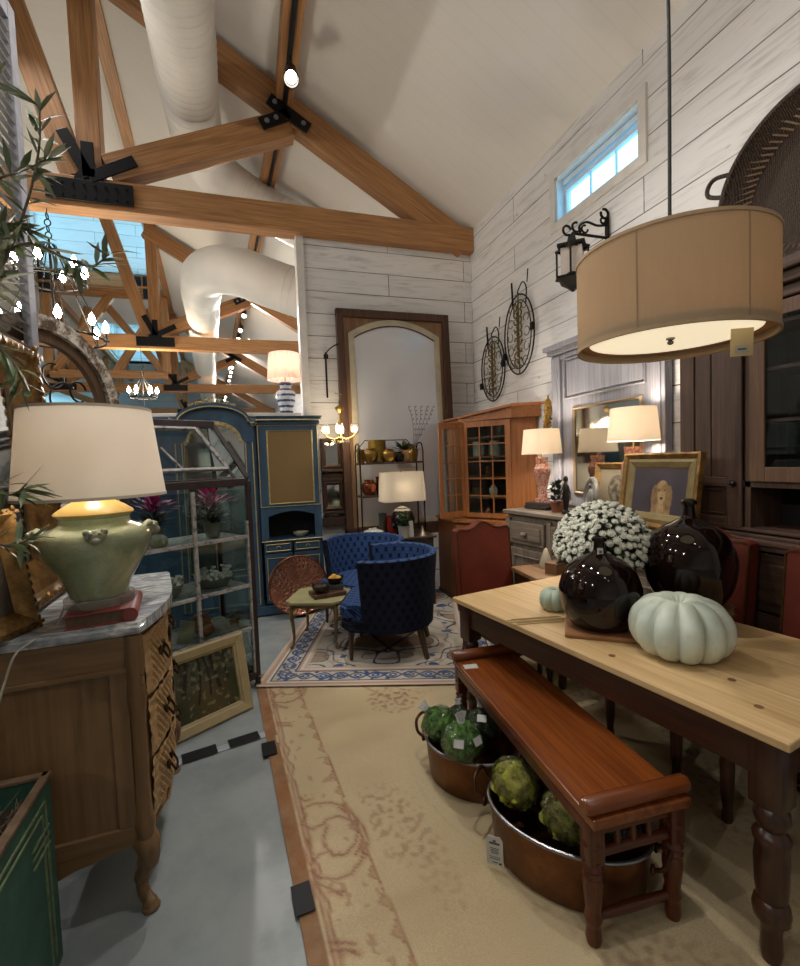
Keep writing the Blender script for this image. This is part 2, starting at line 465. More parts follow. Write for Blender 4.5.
# ------------------------------------------------------------------ roof timbers
TRL = ['nearest roof truss with big black star plate, above the white board wall', 'second roof truss back, behind the nearest one',
       'third roof truss back, beyond the second one', 'farthest roof truss, low and small above the blue armoire']
def truss(k, y):
    x0 = xs(y); t = thing('roof_truss', TRL[k], 'roof truss', (x0, y, 0), 0, None)
    b = lambda nm, p, q, w, h: beam(nm, p, q, w, h, FIR(), t)
    zc = 4.30
    b('bottom_chord', (-8.6, 0, zc), (2.795, 0, zc), .2, .29)
    for s in (1, -1):
        X = lambda x: x if s > 0 else -5.9-x
        b('rafter', (X(2.70), .0, RZ(2.70)-.26), (X(-1.42), .0, RZ(-1.42)-.24), .17, .30)
        b('king_post', (X(-1.33), .012 if s > 0 else 0, 4.44), (X(-1.33), .012 if s > 0 else 0, 6.80), .21, .29) if False else \
            beam('king_post', (X(-1.33), 0, 4.44), (X(-1.33), 0, 6.86), .16, .21, FIR(), t)
        b('strut', (X(-1.18), .0, 4.56), (X(.60), .0, RZ(.60)-.40), .18, .27)
        b('strut', (X(-1.47), .0, 4.46), (X(-2.15), .0, 6.85), .18, .23)
        # black gusset plates
        m = MB(); yy = -.125
        c = V((X(-1.33), yy, 4.38))
        m.box((c.x, yy, 4.30), (.74, .02, .20), .003)
        for ang, L, W in ((116, .46, .11), (90, .33, .11), (28, .46, .11)):
            a = RAD(ang if s > 0 else 180-ang)
            m.box((c.x+cos(a)*L/2, yy-.002, c.z+.05+sin(a)*L/2), (L, .02, W), .003, (0, -a, 0))
        m.cyl((c.x, yy-.004, 4.38), (c.x, yy+.009, 4.38), .13, .13, 24)
        pl = m.build('gusset_plate', STEEL, t)
        if k < 2:
            for i in range(8):
                for dz in (-.07, .07): MB().cyl((c.x-.32+i*.09, yy-.018, 4.30+dz*.8), (c.x-.32+i*.09, yy-.008, 4.30+dz*.8), .013, .013, 6).build('bolt', STEEL, pl)
        m = MB(); c = V((X(.60), yy+.012, RZ(.60)-.33))
        for ang, L in ((150, .24), (-30, .24), (208, .34)):
            a = RAD(ang if s > 0 else 180-ang)
            m.box((c.x+cos(a)*L/2, c.y, c.z+sin(a)*L/2), (L, .03, .12), .003, (0, -a, 0))
        pl = m.build('joint_plate', STEEL, t)
        if k < 2:
            for ang, L in ((150, .17), (-30, .17), (208, .27), (208, .16)):
                a = RAD(ang if s > 0 else 180-ang)
                MB().cyl((c.x+cos(a)*L, c.y-.025, c.z+sin(a)*L), (c.x+cos(a)*L, c.y, c.z+sin(a)*L), .026, .026, 12).build('bolt', plain('bright_bolt', '#8d8f92', .35, .9), pl)
    return t
for k, y in enumerate((5.4, 11.2, 17.4, 24.5)): truss(k, y)

def longbeam(name, x, z, w, h, y0, y1, label, cat):
    t = thing(name, label, cat, (x, y0, z))
    pts = [p for p in (y0, 5.4, y1) if y0 <= p <= y1]
    for a, b in zip(pts, pts[1:]):
        beam('timber', (xs(a), a-y0, 0), (xs(b), b-y0, 0), w, h, FIR(), t)
    return t
longbeam('lantern_beam', CXR+.16, LZ0-.06, .16, .24, -4.4, 30.9, 'long amber timber under the right edge of the roof lantern', 'beam')
longbeam('lantern_beam', CXL-.02, LZ0-.06, .16, .24, -4.4, 30.9, 'long timber under the left edge of the roof lantern', 'beam')
PX = .56
longbeam('purlin', PX, RZ(PX)-.13, .18, .20, -4.4, 30.9, 'timber purlin carrying the track lights down the right roof slope', 'beam')
# lantern header
t = thing('lantern_header', 'timber header closing the far end of the near roof lantern', 'beam', ((CXL+CXR)/2+xs(14.8), 14.7, LZ0-.14))
beam('timber', (-1.33, 0, 0), (1.33, 0, 0), .16, .34, FIR(), t)
for s in (-1, 1):
    for dx, dz in ((0, 0), (.0, -.34), (-.30*s, 0)): MB().box((1.22*s+dx, -.10, dz), (.26, .02, .26), .004).build('corner_bracket', STEEL, t)
# gable lattice seen under the header
t = thing('gable_lattice', 'far gable frame of crossed timbers under the roof lantern', 'timber frame', (xs(15.6)-2.95, 15.6, 0))
for p, q in (((-1.5, 0, 4.46), (-1.5, 0, 6.7)), ((1.5, 0, 4.46), (1.5, 0, 6.7)), ((-1.4, 0, 4.5), (.1, 0, 6.65)), ((.1, .22, 4.5), (1.4, .22, 6.65)), ((-.2, .44, 6.65), (1.4, .44, 4.5)), ((-1.5, 0, 6.75), (1.5, 0, 6.75)), ((-1.5, 0, 4.4), (1.5, 0, 4.4))):
    beam('timber', p, q, .18, .22, FIR(), t)

# ------------------------------------------------------------------ ducts
def smooth_path(pts, n=10):
    pts = [V(p) for p in pts]; out = []
    P = [pts[0]*2-pts[1]]+pts+[pts[-1]*2-pts[-2]]
    for i in range(1, len(P)-2):
        for k in range(n):
            u = k/n; a, b, c, d = P[i-1], P[i], P[i+1], P[i+2]
            out.append(.5*((2*b)+(c-a)*u+(2*a-5*b+4*c-d)*u*u+(3*b-a-3*c+d)*u**3))
    out.append(pts[-1]); return out
def duct(label, pts, r):
    t = thing('air_duct', label, 'duct', pts[0])
    P = [p-V(pts[0]) for p in smooth_path(pts, 26)]
    Q = []; R = []; L = 0; nxt = .3
    for p, q in zip(P, P[1:]):
        Q.append(p); R.append(r); d = q-p; L += d.length
        if L > nxt and d.length > .03:
            c = p+d*.5; u = d.normalized()
            Q += [c-u*.012, c-u*.004, c+u*.004, c+u*.012]; R += [r, r+.005, r+.005, r]; nxt = L+.085
    Q.append(P[-1]); R.append(r)
    MB().tube(Q, R, 32).build('pipe', DUCT, t, True, ang=70)
    return t
duct('fat white spiral air duct hanging under the nearest roof truss, bending to the right', [(-.37, 1.0, 5.45), (-.37, 3.0, 5.45), (-.375, 4.4, 5.47), (-.40, 5.6, 5.50), (-.34, 6.5, 5.52), (.02, 7.0, 5.46), (.9, 7.05, 5.05), (1.9, 7.05, 4.72), (2.55, 7.05, 4.42)], .285)
duct('smaller white air duct, its elbow turned toward the far roof trusses', [(2.3, 6.75, 3.62), (1.3, 6.8, 3.88), (.5, 6.95, 4.15), (-.02, 7.2, 4.40), (-.42, 7.7, 4.56), (-.62, 8.6, 4.66), (-.80, 11, 4.86), (-1.1, 15, 4.95), (-1.45, 20, 5.0), (-2.1, 30, 5.05)], .33)

# ------------------------------------------------------------------ track lights
LENS = emit('lit_lens', '#fff4e2', 14)
rail = thing('track_rail', 'black lighting track running along the purlin', 'light track', (PX, 0, RZ(PX)-.26))
for a, b in ((-4.3, 5.28), (5.52, 30.5)):
    MB().tube([(xs(a), a, 0), (xs(b), b, 0)], .025, 4).build('rail', STEEL, rail)
HEADS = [(-3, .2, -1), (-1.2, -.2, 1), (.9, -.6, 2.4), (2.6, 1.3, 2.0), (4.62, .1, .9), (7.2, 1.2, 7), (9.6, -.6, 5.5), (12.0, -.5, 7), (13.3, -1, 8), (14.2, -1, 9), (18.4, -1.5, 11), (19.3, -2, 12), (20.2, -1.5, 13), (21.2, -2, 14), (26.2, -2, 18), (27.4, -3, 19)]  # leading entries are unseen heads added as room fill
def head(y, tx, ty, label, x=None, z=None):
    x = PX+xs(y) if x is None else x; z = RZ(PX)-.30 if z is None else z
    d = (V((tx, ty, .8))-V((x, y, z))).normalized()
    t = thing('track_spotlight', label, 'spotlight', (x, y, z), 0, None)
    MB().cyl((0, 0, 0), (0, 0, -.10), .012, .012, 8).build('stem', STEEL, t)
    c = V((0, 0, -.16))
    e = d.to_track_quat('Z', 'Y').to_euler()
    MB().lathe([(0, -.13), (.035, -.13), (.055, -.11), (.062, .02), (.076, .16), (.066, .16), (.058, .09), (0, .09)], n=20).build('housing', STEEL, t, True, loc=c, rot=e)
    MB().lathe([(0, .118), (.05, .114), (.05, .09), (0, .09)], n=20).build('lens', LENS, t, loc=c, rot=e)
    return (V((x, y, z))+c+d*.17, d)
HL = {-3: 'added unseen fill spotlight, farthest toward the shop front', -1.2: 'added unseen fill spotlight, second from the shop front', .9: 'added unseen fill spotlight overhead of the room middle', 2.6: 'added unseen fill spotlight over the dining table side',
      4.62: 'lit black spotlight hanging just in front of the nearest truss joint', 7.2: 'lit black spotlight glimpsed just behind the nearest truss', 9.6: 'lit black spotlight hanging alone above the smaller duct elbow',
      12.0: 'lit black spotlight just beyond the second truss', 13.3: 'middle spotlight of the three beyond the second truss', 14.2: 'last spotlight of the three beyond the second truss',
      18.4: 'spotlight nearest in the row of four beyond the third truss', 19.3: 'second spotlight in the row of four beyond the third truss', 20.2: 'third spotlight in the row of four beyond the third truss', 21.2: 'last spotlight in the row of four beyond the third truss',
      26.2: 'tiny spotlight beyond the farthest truss, nearer of two', 27.4: 'tiny spotlight at the very end of the track'}
for y, tx, ty in HEADS:
    p, d = head(y, tx, ty, HL[y])
    spot('track_lamp', p, p+d, SPOTW*(((.16 if y < 0 else .66) if y < 3 else 1.0) if y < 6 else 2.6), 112 if y > 5 else 110, .06)
# small flood on the left brace, and unseen heads added on the left slope as room fill
p, d = head(5.1, -1.2, 2.0, 'small black flood lamp up by the left brace of the nearest truss', -1.98, 6.25)
spot('track_lamp', p, p+d, SPOTW*.6, 120, .06)
for y, tx, ty, lb in ((-2.5, -1.5, 0, 'added unseen fill spotlight on the left slope, nearest the shop front'), (1.0, -.3, 2.2, 'added unseen fill spotlight on the left slope, second along'), (3.4, -.4, 4.4, 'added unseen fill spotlight on the left slope, third along'), (9.5, -3, 10, 'added unseen fill spotlight on the left slope beyond the low wall'), (19.5, -4, 18, 'added unseen fill spotlight on the left slope far down the shop')):
    p, d = head(y, tx, ty, lb, -6.4+xs(y), RZ(PX)-.30)
    spot('track_lamp', p, p+d, SPOTW*1.3, 120, .06)
# ================================================================== left side of the room
OAKC = lambda ax: wood('commode_oak', '#6b5030', '#7e6040', ax, .45, .5, 0, '#5a432a', .06)
OAKL = lambda ax: wood('commode_lit_oak', '#a5845a', '#c2a274', ax, .5, .9, 0, '#7d5d3a')  # brighter light on the front put into a paler oak colour
BRONZE = plain('dark_bronze', '#3d2f1f', .4, .85, .25, 30)
def marble():
    t = NT('grey_veined_marble')
    n = t.noise(t.oc((.8, 2.2, 1)), 4.2, 8, .62, 1.2)
    n2 = t.noise(t.oc((2, 7, 2)), 5, 6, .6, 1.5)
    c = t.ramp(n, [(.3, '#777b80'), (.44, '#b4b6b8'), (.52, '#dadad8'), (.6, '#999da1'), (.75, '#cfd0ce')])
    c = t.mix(t.ramp(n2, [(.4, 0.0), (.62, .7)]), c, '#696e74')
    t.p(Base_Color=c, Roughness=.16); return t.m
MARBLE = marble()
cm = thing('commode', 'carved oak commode with grey veined marble top on the left', 'chest of drawers', (-.395, 1.815, 0), RAD(2.5))
CD, CW, CH = .575, .84, 1.02
fx = lambda t, z=0: -.035+.045*sin(pi*t)**.8+.010*sin(pi*2*t-.4)+.012*sin(pi*min(max((z-.2)/.8, 0), 1))
def outl(z, off=0, n=24):
    return [(-CD-off, .02-off), (-.03+off, .02-off)] + [(fx((i+.5)/n, z)+off, .03+(CW-.05)*(i+.5)/n) for i in range(n)] + [(-.03+off, CW-.02+off), (-CD-off, CW-.02+off)]
m = MB(); zs = [.27, .4, .6, .8, CH]
rings = [[m.bm.verts.new((x, y, z)) for x, y in outl(z)] for z in zs]
for A, B in zip(rings, rings[1:]):
    for i in range(len(A)): m.bm.faces.new((A[i], A[(i+1) % len(A)], B[(i+1) % len(A)], B[i]))
m.bm.faces.new(rings[0][::-1]); m.bm.faces.new(rings[-1])
m.build('carcass', OAKC('z'), cm)
# near end: frame and raised panel
m = MB()
m.bb(-CD, -.05, -.005, .02, .905, CH)
MB().bb(-CD, -.05, -.005, .02, .275, .335, .004).build('end_rail', OAKC('x'), cm)
m.bb(-CD, -.05, -.014, -.004, .895, .912, .003)
m.build('end_frame', OAKC('x'), cm)
for x0, x1 in ((-.105, -.05), (-CD, -CD+.06)): MB().bb(x0, x1, -.005, .02, .335, .895, .002).build('end_stile', OAKC('z'), cm)
MB().bb(-CD+.06, -.105, .008, .02, .325, .905).build('end_panel', OAKC('z'), cm)
m = MB(); N = 40
pts = [(-CD+(CD-.06)*i/N, .205+.035*abs(sin(pi*2.0*i/N))+(.06 if i > N*.75 else 0)*((i-N*.75)/(N*.25))) for i in range(N+1)]
poly = [(-CD, .29), *pts, (-.06, .29)]
poly = [(-CD, .29)]+pts+[(-.06, .29)]
m.prism(poly, lambda u, v: (u, -.004, v), lambda u, v: (u, .022, v)); m.build('apron', OAKC('x'), cm)
m = MB()
pts = [(.03+(CW-.06)*i/N, .215+.04*abs(sin(pi*3*i/N))) for i in range(N+1)]
m.prism([(.03, .28)]+pts+[(CW-.03, .28)], lambda u, v: (fx((u-.03)/(CW-.06), .25)+.004, u, v), lambda u, v: (fx((u-.03)/(CW-.06), .25)-.02, u, v)); m.build('front_apron', OAKL('y'), cm)
def cab_leg(px, py, ox, oy, mat, par, h=.30, r=.034, foot=.05):
    m = MB()
    pts = [(px-ox*.01, py-oy*.01, h), (px+ox*.022, py+oy*.022, h*.80), (px+ox*.018, py+oy*.018, h*.6), (px-ox*.008, py-oy*.008, h*.35), (px-ox*.006, py-oy*.006, h*.18), (px+ox*.014, py+oy*.014, h*.08), (px+ox*.02, py+oy*.02, 0)]
    m.tube(smooth_path(pts, 5), [r*1.25]*6+[r*1.1]*5+[r*.85]*5+[r*.62]*5+[r*.6]*4+[r*.75]*3+[r*.9]*3, 12)
    return m.build('leg', mat, par, True)
for px, py, ox, oy in ((-.045, .035, 1, -1), (-.045, CW-.035, 1, 1), (-CD+.03, .035, -1, -1), (-CD+.03, CW-.035, -1, 1)): cab_leg(px, py, ox, oy, OAKC('z'), cm)
for yy in (.012, CW-.012):
    m = MB(); m.tube([(-.028, yy, z) for z in (.27, .33, .36, .5, .72, .80, .86, .92, CH)], [.026, .036, .028, .024, .025, .034, .028, .034, .030], 14)
    for k in range(7): m.ico((-.012, yy+(.01 if yy > .1 else -.01), .84+.016*k), .016-.001*k, 1, (1, 1, 1.2), .3, 20)
    m.build('corner_post', OAKC('z'), cm, True)
for k, (z0, z1) in enumerate(((.30, .515), (.53, .745), (.76, .985))):
    y0, y1 = .075, CW-.075
    def f(u, v):
        y = y0+(y1-y0)*u; z = z0+(z1-z0)*v; e = min(u, 1-u, v*.6, (1-v)*.6); c = abs(u-.5)
        rib = .006*sin((y*1.0+z*(1 if u < .5 else -1)*1.0)*2*pi/.034) if e > .03 and .07 < c < .42 else .004*NZ.noise(V((y*40, z*40, k)))*2
        return (fx((y-.03)/(CW-.06), z)+.012+rib, y, z)
    m = MB(); m.grid(f, 120, 22)
    d = m.build('drawer', OAKL('y'), cm, True)
    for u in (.22, .78):
        y = y0+(y1-y0)*u; z = (z0+z1)/2; x = fx((y-.03)/(CW-.06), z)+.02
        m = MB(); m.ico((x, y-.035, z+.01), .013, 2, (.7, 1, 1.6), .3, 30).ico((x, y+.035, z+.01), .013, 2, (.7, 1, 1.6), .3, 30).tube(smooth_path([(x+.008, y-.035, z+.01), (x+.022, y-.03, z-.02), (x+.024, y, z-.032), (x+.022, y+.03, z-.02), (x+.008, y+.035, z+.01)], 5), .0045, 8)
        m.build('bail_pull', BRONZE, d, True)
    m = MB(); x = fx(.5, z0)+.016; m.ico((x, CW/2, (z0+z1)/2), .022, 2, (.35, .9, 1.7), .4, 30); m.build('keyhole_plate', BRONZE, d, True)
m = MB(); o1 = outl(.75, .035); m.prism(o1, lambda u, v: (u, v, CH+.002), lambda u, v: (u, v, CH+.042))
es = [e for e in m.bm.edges if abs(e.verts[0].co.z-e.verts[1].co.z) < 1e-6]
bmesh.ops.bevel(m.bm, geom=es, offset=.012, segments=3, affect='EDGES')
m.build('marble_top', MARBLE, cm, True)
TOPZ = CH+.042

# ------------------------------------------------------------------ red book and green lamp
bk = thing('old_book', 'thick old red leather book lying under the green lamp', 'book', (-.545, 1.96, TOPZ), RAD(8))
LEATH = plain('worn_red_leather', '#77302b', .5, 0, .25, 12); PAGES = plain('old_pages', '#5a4534', .8, 0, .3, 60)
m = MB(); m.bb(-.10, .10, -.135, .135, .044, .050, .003); m.bb(-.10, .10, -.135, .135, 0, .006, .003)
m.tube([(.098, -.135, .025), (.098, .135, .025)], .0248, 16); m.build('cover', LEATH, bk, True)
MB().bb(-.094, .088, -.128, .128, .006, .044).build('page_block', PAGES, bk)
LB = TOPZ+.050
lp = thing('table_lamp', 'green glazed jar table lamp with wide white drum shade on the marble top', 'lamp', (-.552, 1.965, LB), 0)
ACR = NT('clear_acrylic'); ACR.p(Base_Color=lin('#b9b4a8'), Roughness=.08, Alpha=.45); ACR = ACR.m
MB().lathe([(0, 0), (.112, 0), (.114, .004), (.114, .028), (.11, .032), (0, .032)], n=40).build('clear_base', ACR, lp, True)
def celadon():
    t = NT('celadon_glaze'); n = t.noise(t.oc((1, 1, 1)), 7, 6, .6, .6); sp = t.n('SeparateXYZ', {0: t.oc()})
    c = t.ramp(n, [(.3, '#7f8b6e'), (.5, '#9aa481'), (.72, '#b8bc9a')])
    vo = t.n('TexVoronoi', {'Vector': t.oc(), 'Scale': 90, 'Randomness': 1.0}, feature='DISTANCE_TO_EDGE')
    c = t.mix(t.ramp(vo.outputs['Distance'], [(0.0, .35), (.05, 0.0)]), c, '#59603f')
    t.p(Base_Color=c, Roughness=.14, Coat_Weight=.6, Coat_Roughness=.05); return t.m
CEL = celadon()
prof = [(r_*.94, z_*.90+.002) for r_, z_ in [(0, .033), (.098, .033), (.102, .042), (.105, .06), (.118, .095), (.145, .145), (.174, .195), (.192, .24), (.196, .268), (.185, .297), (.158, .315), (.130, .325), (.122, .332), (.121, .352), (.126, .358), (.128, .366), (.118, .37), (0, .37)]]
jar = MB().lathe(prof, n=56).build('jar', CEL, lp, True)
MASKC = plain('mask_glaze', '#8e9079', .4, 0, .35, 50)
for a in (-75, 15, 105, 195):
    c = V((cos(RAD(a))*.175, sin(RAD(a))*.175, .265)); d = V((cos(RAD(a)), sin(RAD(a)), 0)); s_ = V((-d.y, d.x, 0))
    m = MB(); m.ico(c, .030, 3, (1, 1, .8), .25, 3); m.ico(c+d*.02+V((0, 0, -.012)), .018, 2, (1, 1, .8))
    for sg in (-1, 1):
        m.ico(c+s_*.026*sg+V((0, 0, .016)), .012, 2); m.ico(c+d*.022+s_*.012*sg+V((0, 0, .012)), .007, 1)
    m.build('lion_mask', MASKC, jar, True)
YEL = NT('yellow_lit_collar'); YEL.p(Base_Color=lin('#b09045'), Roughness=.35); YEL = YEL.m  # lamp's yellow light on the cap put into its base colour
MB().lathe([(.124, .330), (.127, .336), (.122, .343), (.096, .362), (.068, .378), (.052, .395), (.043, .412), (0, .412)], n=40).build('collar_cap', YEL, lp, True)
m = MB(); m.cyl((0, 0, .43), (0, 0, .50), .012); m.cyl((0, 0, .46), (0, 0, .52), .02)
m.build('socket', plain('brass', '#a88a4a', .3, .9), lp, True)
SHW = shade_mat('white_linen_shade', '#f6f1ea', .36, weave=.04)
S0, S1 = .392, .712
m = MB(); m.lathe([(.240, S0), (.205, S1), (.202, S1), (.237, S0)], n=64); m.build('lampshade', SHW, lp, True)
m = MB()
for r, z in ((.2385, S0+.004), (.2035, S1-.004)): m.lathe([(r-.004, z-.005), (r+.003, z-.005), (r+.003, z+.005), (r-.004, z+.005), (r-.004, z-.005)], n=64)
m.tube([(-.205, 0, S1-.01), (.205, 0, S1-.01)], .003, 6).tube([(0, -.205, S1-.01), (0, .205, S1-.01)], .003, 6)
m.tube([(0, 0, S1-.01), (0, 0, .5)], .004, 6)
m.build('shade_frame', plain('white_tape', '#cbbfae', .8), lp)
BULB = emit('lit_bulb', '#ffe2b0', 12)
MB().ico((0, 0, .575), .032, 2, (1, 1, 1.3)).build('bulb', BULB, lp, True)
point('green_lamp_light', (-.552, 1.965, LB+.58), 10, .05, (1, .90, .76))
P_ = smooth_path([(-.11, -.02, .0), (-.13, -.06, -.058), (-.15, -.19, -.058), (-.17, -.255, -.075), (-.20, -.27, -.17), (-.24, -.29, -.30), (-.30, -.30, -.34)], 8)
MB().tube(P_, .0035, 8).build('cord', plain('clear_cord', '#b7b2a6', .35), lp, True)

# ------------------------------------------------------------------ frames leaning at the left
def gilt(nm, c1='#3d2a12', c2='#7f5c2a', rough=.42):
    if nm in _mc: return _mc[nm]
    t = NT(nm); n = t.noise(t.oc(), 22, 5, .65); n2 = t.noise(t.oc(), 4, 4)
    c = t.ramp(n, [(.32, c1), (.62, c2)]); c = t.mix(t.ramp(n2, [(.45, 0.0), (.75, .6)]), c, '#4a3216')
    t.p(Base_Color=c, Roughness=rough, Metallic=.55).bump(t.noise(t.oc(), 60, 4), .35, .006)
    _mc[nm] = t.m; return t.m
def frame_mesh(w, h, prof):
    """prof: list of (inset from the outer edge, height above the back) -- mitred moulding, frame in the local xz plane facing -y"""
    m = MB(); rings = []
    for d, t in prof:
        rings.append([m.bm.verts.new(p) for p in ((-w/2+d, -t, d), (w/2-d, -t, d), (w/2-d, -t, h-d), (-w/2+d, -t, h-d))])
    for A, B in zip(rings, rings[1:]+rings[:1]):
        for i in range(4): m.bm.faces.new((A[i], A[(i+1) % 4], B[(i+1) % 4], B[i]))
    return m
def frame_thing(name, label, cat, w, h, prof, fmat, inner, imat, iname, loc, rz, lean, depth=.012, group=None):
    t = thing(name, label, cat, loc, 0, group, rot=(RAD(-lean), 0, rz))
    fr = frame_mesh(w, h, prof).build('frame_moulding', fmat, t)
    d = prof[-1][0] if prof[-1][1] > .001 else prof[-2][0]
    MB().bb(-w/2+inner-.004, w/2-inner+.004, -depth-.002, -depth+.002, inner-.004, h-inner+.004).build(iname, imat, t)
    return t
GILT = gilt('worn_dark_gilding'); GILTB = gilt('bright_gilding', '#5f451d', '#9a7640', .36)
MIRR = NT('old_mirror'); MIRR.p(Base_Color=lin('#b9bdbd'), Metallic=1.0, Roughness=.06); MIRR = MIRR.m
def carve(t, w, h, wd, dz, mat, step=.05, r=.02):
    m = MB()
    n = int(w/step)
    for i in range(n+1):
        for z in (wd, h-wd): m.ico((-w/2+w*i/n, -dz, z), r, 1, (1.3, .6, 1), .5, 9)
    n = int(h/step)
    for i in range(n+1):
        for x in (-w/2+wd, w/2-wd): m.ico((x, -dz, h*i/n), r, 1, (1, .6, 1.3), .5, 9)
    o = m.build('carved_ornament', mat, t, True); o['kind'] = 'stuff'
big = frame_thing('gilded_mirror', 'big dark gilded mirror leaning behind the green lamp', 'mirror', 1.02, 1.08, [(0, 0), (0, .07), (.035, .085), (.06, .06), (.10, .05), (.15, .022), (.175, .012)], GILT, .17, MIRR, 'mirror_glass', (-.875, 1.99, TOPZ), RAD(90+1), 4, .010)
carve(big, 1.02, 1.08, .03, .08, GILT, .045, .02)
sml = frame_thing('picture_frame', 'narrow bright gilded frame at the left edge, in front of the big mirror', 'picture frame', .26, .42, [(0, 0), (0, .035), (.02, .045), (.045, .03), (.07, .012)], GILTB, .065, plain('dark_canvas', '#3a3128', .7), 'canvas', (-.795, 1.81, TOPZ), RAD(74), 9, .008)
carve(sml, .26, .42, .012, .04, GILT, .03, .010)

# tall louvered shutter
sh = thing('louvered_shutter', 'tall pale grey louvered shutter standing behind the leaning mirrors', 'shutter', (-1.065, 2.58, 0), 0)
LILAC = plain('faded_lilac_paint', '#8d8d96', .7, 0, .18, 14, .2)
for y0, y1 in ((-.42, -.34), (.34, .42)): MB().bb(-.02, .02, y0, y1, 0, 4.0, .004).build('stile', LILAC, sh)
for z0, z1 in ((0, .15), (1.0, 1.1), (2.02, 2.10), (3.9, 4.0)): MB().bb(-.019, .019, -.34, .34, z0, z1, .003).build('rail', LILAC, sh)
LOUV = plain('grey_louver_paint', '#8d8a88', .75, 0, .2, 20)  # grey slat paint with slight random tone
z = 1.94
k = 0
base = MB().box((0, 0, 0), (.040, .675, .007), 0, (0, RAD(30), 0)).build('louver', LOUV, sh)
base.location = (0, 0, 2.15)
for i in range(1, 31):
    c = base.copy(); COL.objects.link(c); c.parent = sh; c.location = (0, 0, 2.15+i*.0565)
# arched window frame
ar = thing('arched_window_frame', 'weathered arched window frame of peeling white paint behind the gilded mirror', 'window frame', (-1.065, 3.09, 0), math.atan2(.42, .20))
def peel():
    t = NT('peeling_white_paint'); n = t.noise(t.oc(), 14, 7, .7, .5)
    t.p(Base_Color=t.ramp(n, [(.42, '#4b3828'), (.5, '#8e8272'), (.56, '#c3bcb2'), (.8, '#cfcac2')], 'LINEAR'), Roughness=.8).bump(n, .3, .006); return t.m
PEEL = peel()
def arch_band(m, ro, ri, y0, y1, zc, zb, n=28):
    """half-round band on two jambs, in local xz, thickness y0..y1"""
    O = [(ro, zb)]+[(ro*cos(pi*i/n), zc+ro*sin(pi*i/n)) for i in range(n+1)]+[(-ro, zb)]
    I = [(ri, zb)]+[(ri*cos(pi*i/n), zc+ri*sin(pi*i/n)) for i in range(n+1)]+[(-ri, zb)]
    a = [[m.bm.verts.new((p[0], y, p[1])) for p in L] for L in (O, I) for y in (y0, y1)]
    k = len(O)
    for i in range(k-1):
        for A, B in ((a[0], a[2]), (a[1], a[3]), (a[0], a[1]), (a[2], a[3])): m.bm.faces.new((A[i], A[i+1], B[i+1], B[i]))
    for i in (0, k-1): m.bm.faces.new((a[0][i], a[1][i], a[3][i], a[2][i]))
arch_band_m = MB(); arch_band(arch_band_m, .513, .432, -.05, .02, 1.955, 0); arch_band_m.build('outer_arch', PEEL, ar, True)
m = MB(); arch_band(m, .431, .372, -.025, .01, 1.955, 0); m.build('inner_arch', wood('raw_brown_arch', '#4a3523', '#6d5138', 'z', .7), ar, True)
for z in (1.955, 1.75): MB().bb(-.372, .372, -.02, .01, z-.018, z+.018).build('glazing_bar', PEEL, ar)
m = MB()
for (cx, cz, R, a0, a1) in ((.12, 2.02, .10, 0, 5.4), (-.12, 2.02, .10, -2, 3.2), (.2, 1.80, .09, .5, 6), (-.1, 1.80, .12, 0, 4.5), (.05, 2.15, .07, 0, 5), (.22, 2.08, .06, 1, 6)):
    m.torus((cx, -.008, cz), R, .006, (0, 1, 0), 20, 5, a0, a1)
o = m.build('scroll_grille', IRON, ar, True); o['kind'] = 'stuff'

# ------------------------------------------------------------------ green metal planter with an olive tree
GRN = NT('chipped_green_paint'); _n = GRN.noise(GRN.oc(), 9, 6, .7)
GRN.p(Base_Color=GRN.ramp(_n, [(.3, '#234a40'), (.6, '#386354'), (.73, '#4a7060'), (.8, '#75755c')]), Roughness=.55, Metallic=.2).bump(_n, .2, .004); GRN = GRN.m
pt = thing('metal_planter', 'chipped green metal planter box of dry soil, bottom left corner', 'planter', (-.67, 1.75, 0), RAD(1))
m = MB(); W_, L_, H_, T_ = .46, .62, .62, .012
for x0, x1, y0, y1 in ((-T_, 0, -L_, 0), (-W_, -W_+T_, -L_, 0), (-W_+T_, -T_, -T_, 0), (-W_+T_, -T_, -L_, -L_+T_)): m.bb(x0, x1, y0, y1, 0, H_)
m.bb(-W_+T_, -T_, -L_+T_, -T_, 0, .02); m.build('box', GRN, pt)
RIM = plain('rusty_rim', '#6a5540', .7, .2, .3, 30)
for x0, x1, y0, y1 in ((-.02, .006, -L_-.006, .006), (-W_-.006, -W_+.02, -L_-.006, .006), (-W_, 0, -.02, .006), (-W_, 0, -L_-.006, -L_+.02)): MB().bb(x0, x1, y0, y1, H_-.004, H_+.010, .003).build('rim', RIM, pt)
TAN = plain('tan_line', '#6c7a5c', .6, 0, .3, 40)
for k in range(2):
    o_ = .05+.028*k
    MB().bb(0, .005, -L_+o_, -o_, H_-o_-.006, H_-o_).build('border_line', TAN, pt)
    MB().bb(0, .005, -o_-.006, -o_, .05, H_-o_).build('border_line', TAN, pt)
for k in range(3): MB().bb(0, .006, -.16+.0*k, -.04, H_-.14-.028*k, H_-.135-.028*k).build('corner_fret', TAN, pt)
SOIL = plain('dry_soil', '#2a2018', .95, 0, .4, 30, .6)
MB().grid(lambda u, v: (-W_+.015+(W_-.03)*u, -L_+.015+(L_-.03)*v, .53+.03*NZ.noise(V((u*7, v*9, 1)))), 20, 24).build('soil', SOIL, pt)
m = MB(); rr = random.Random(4)
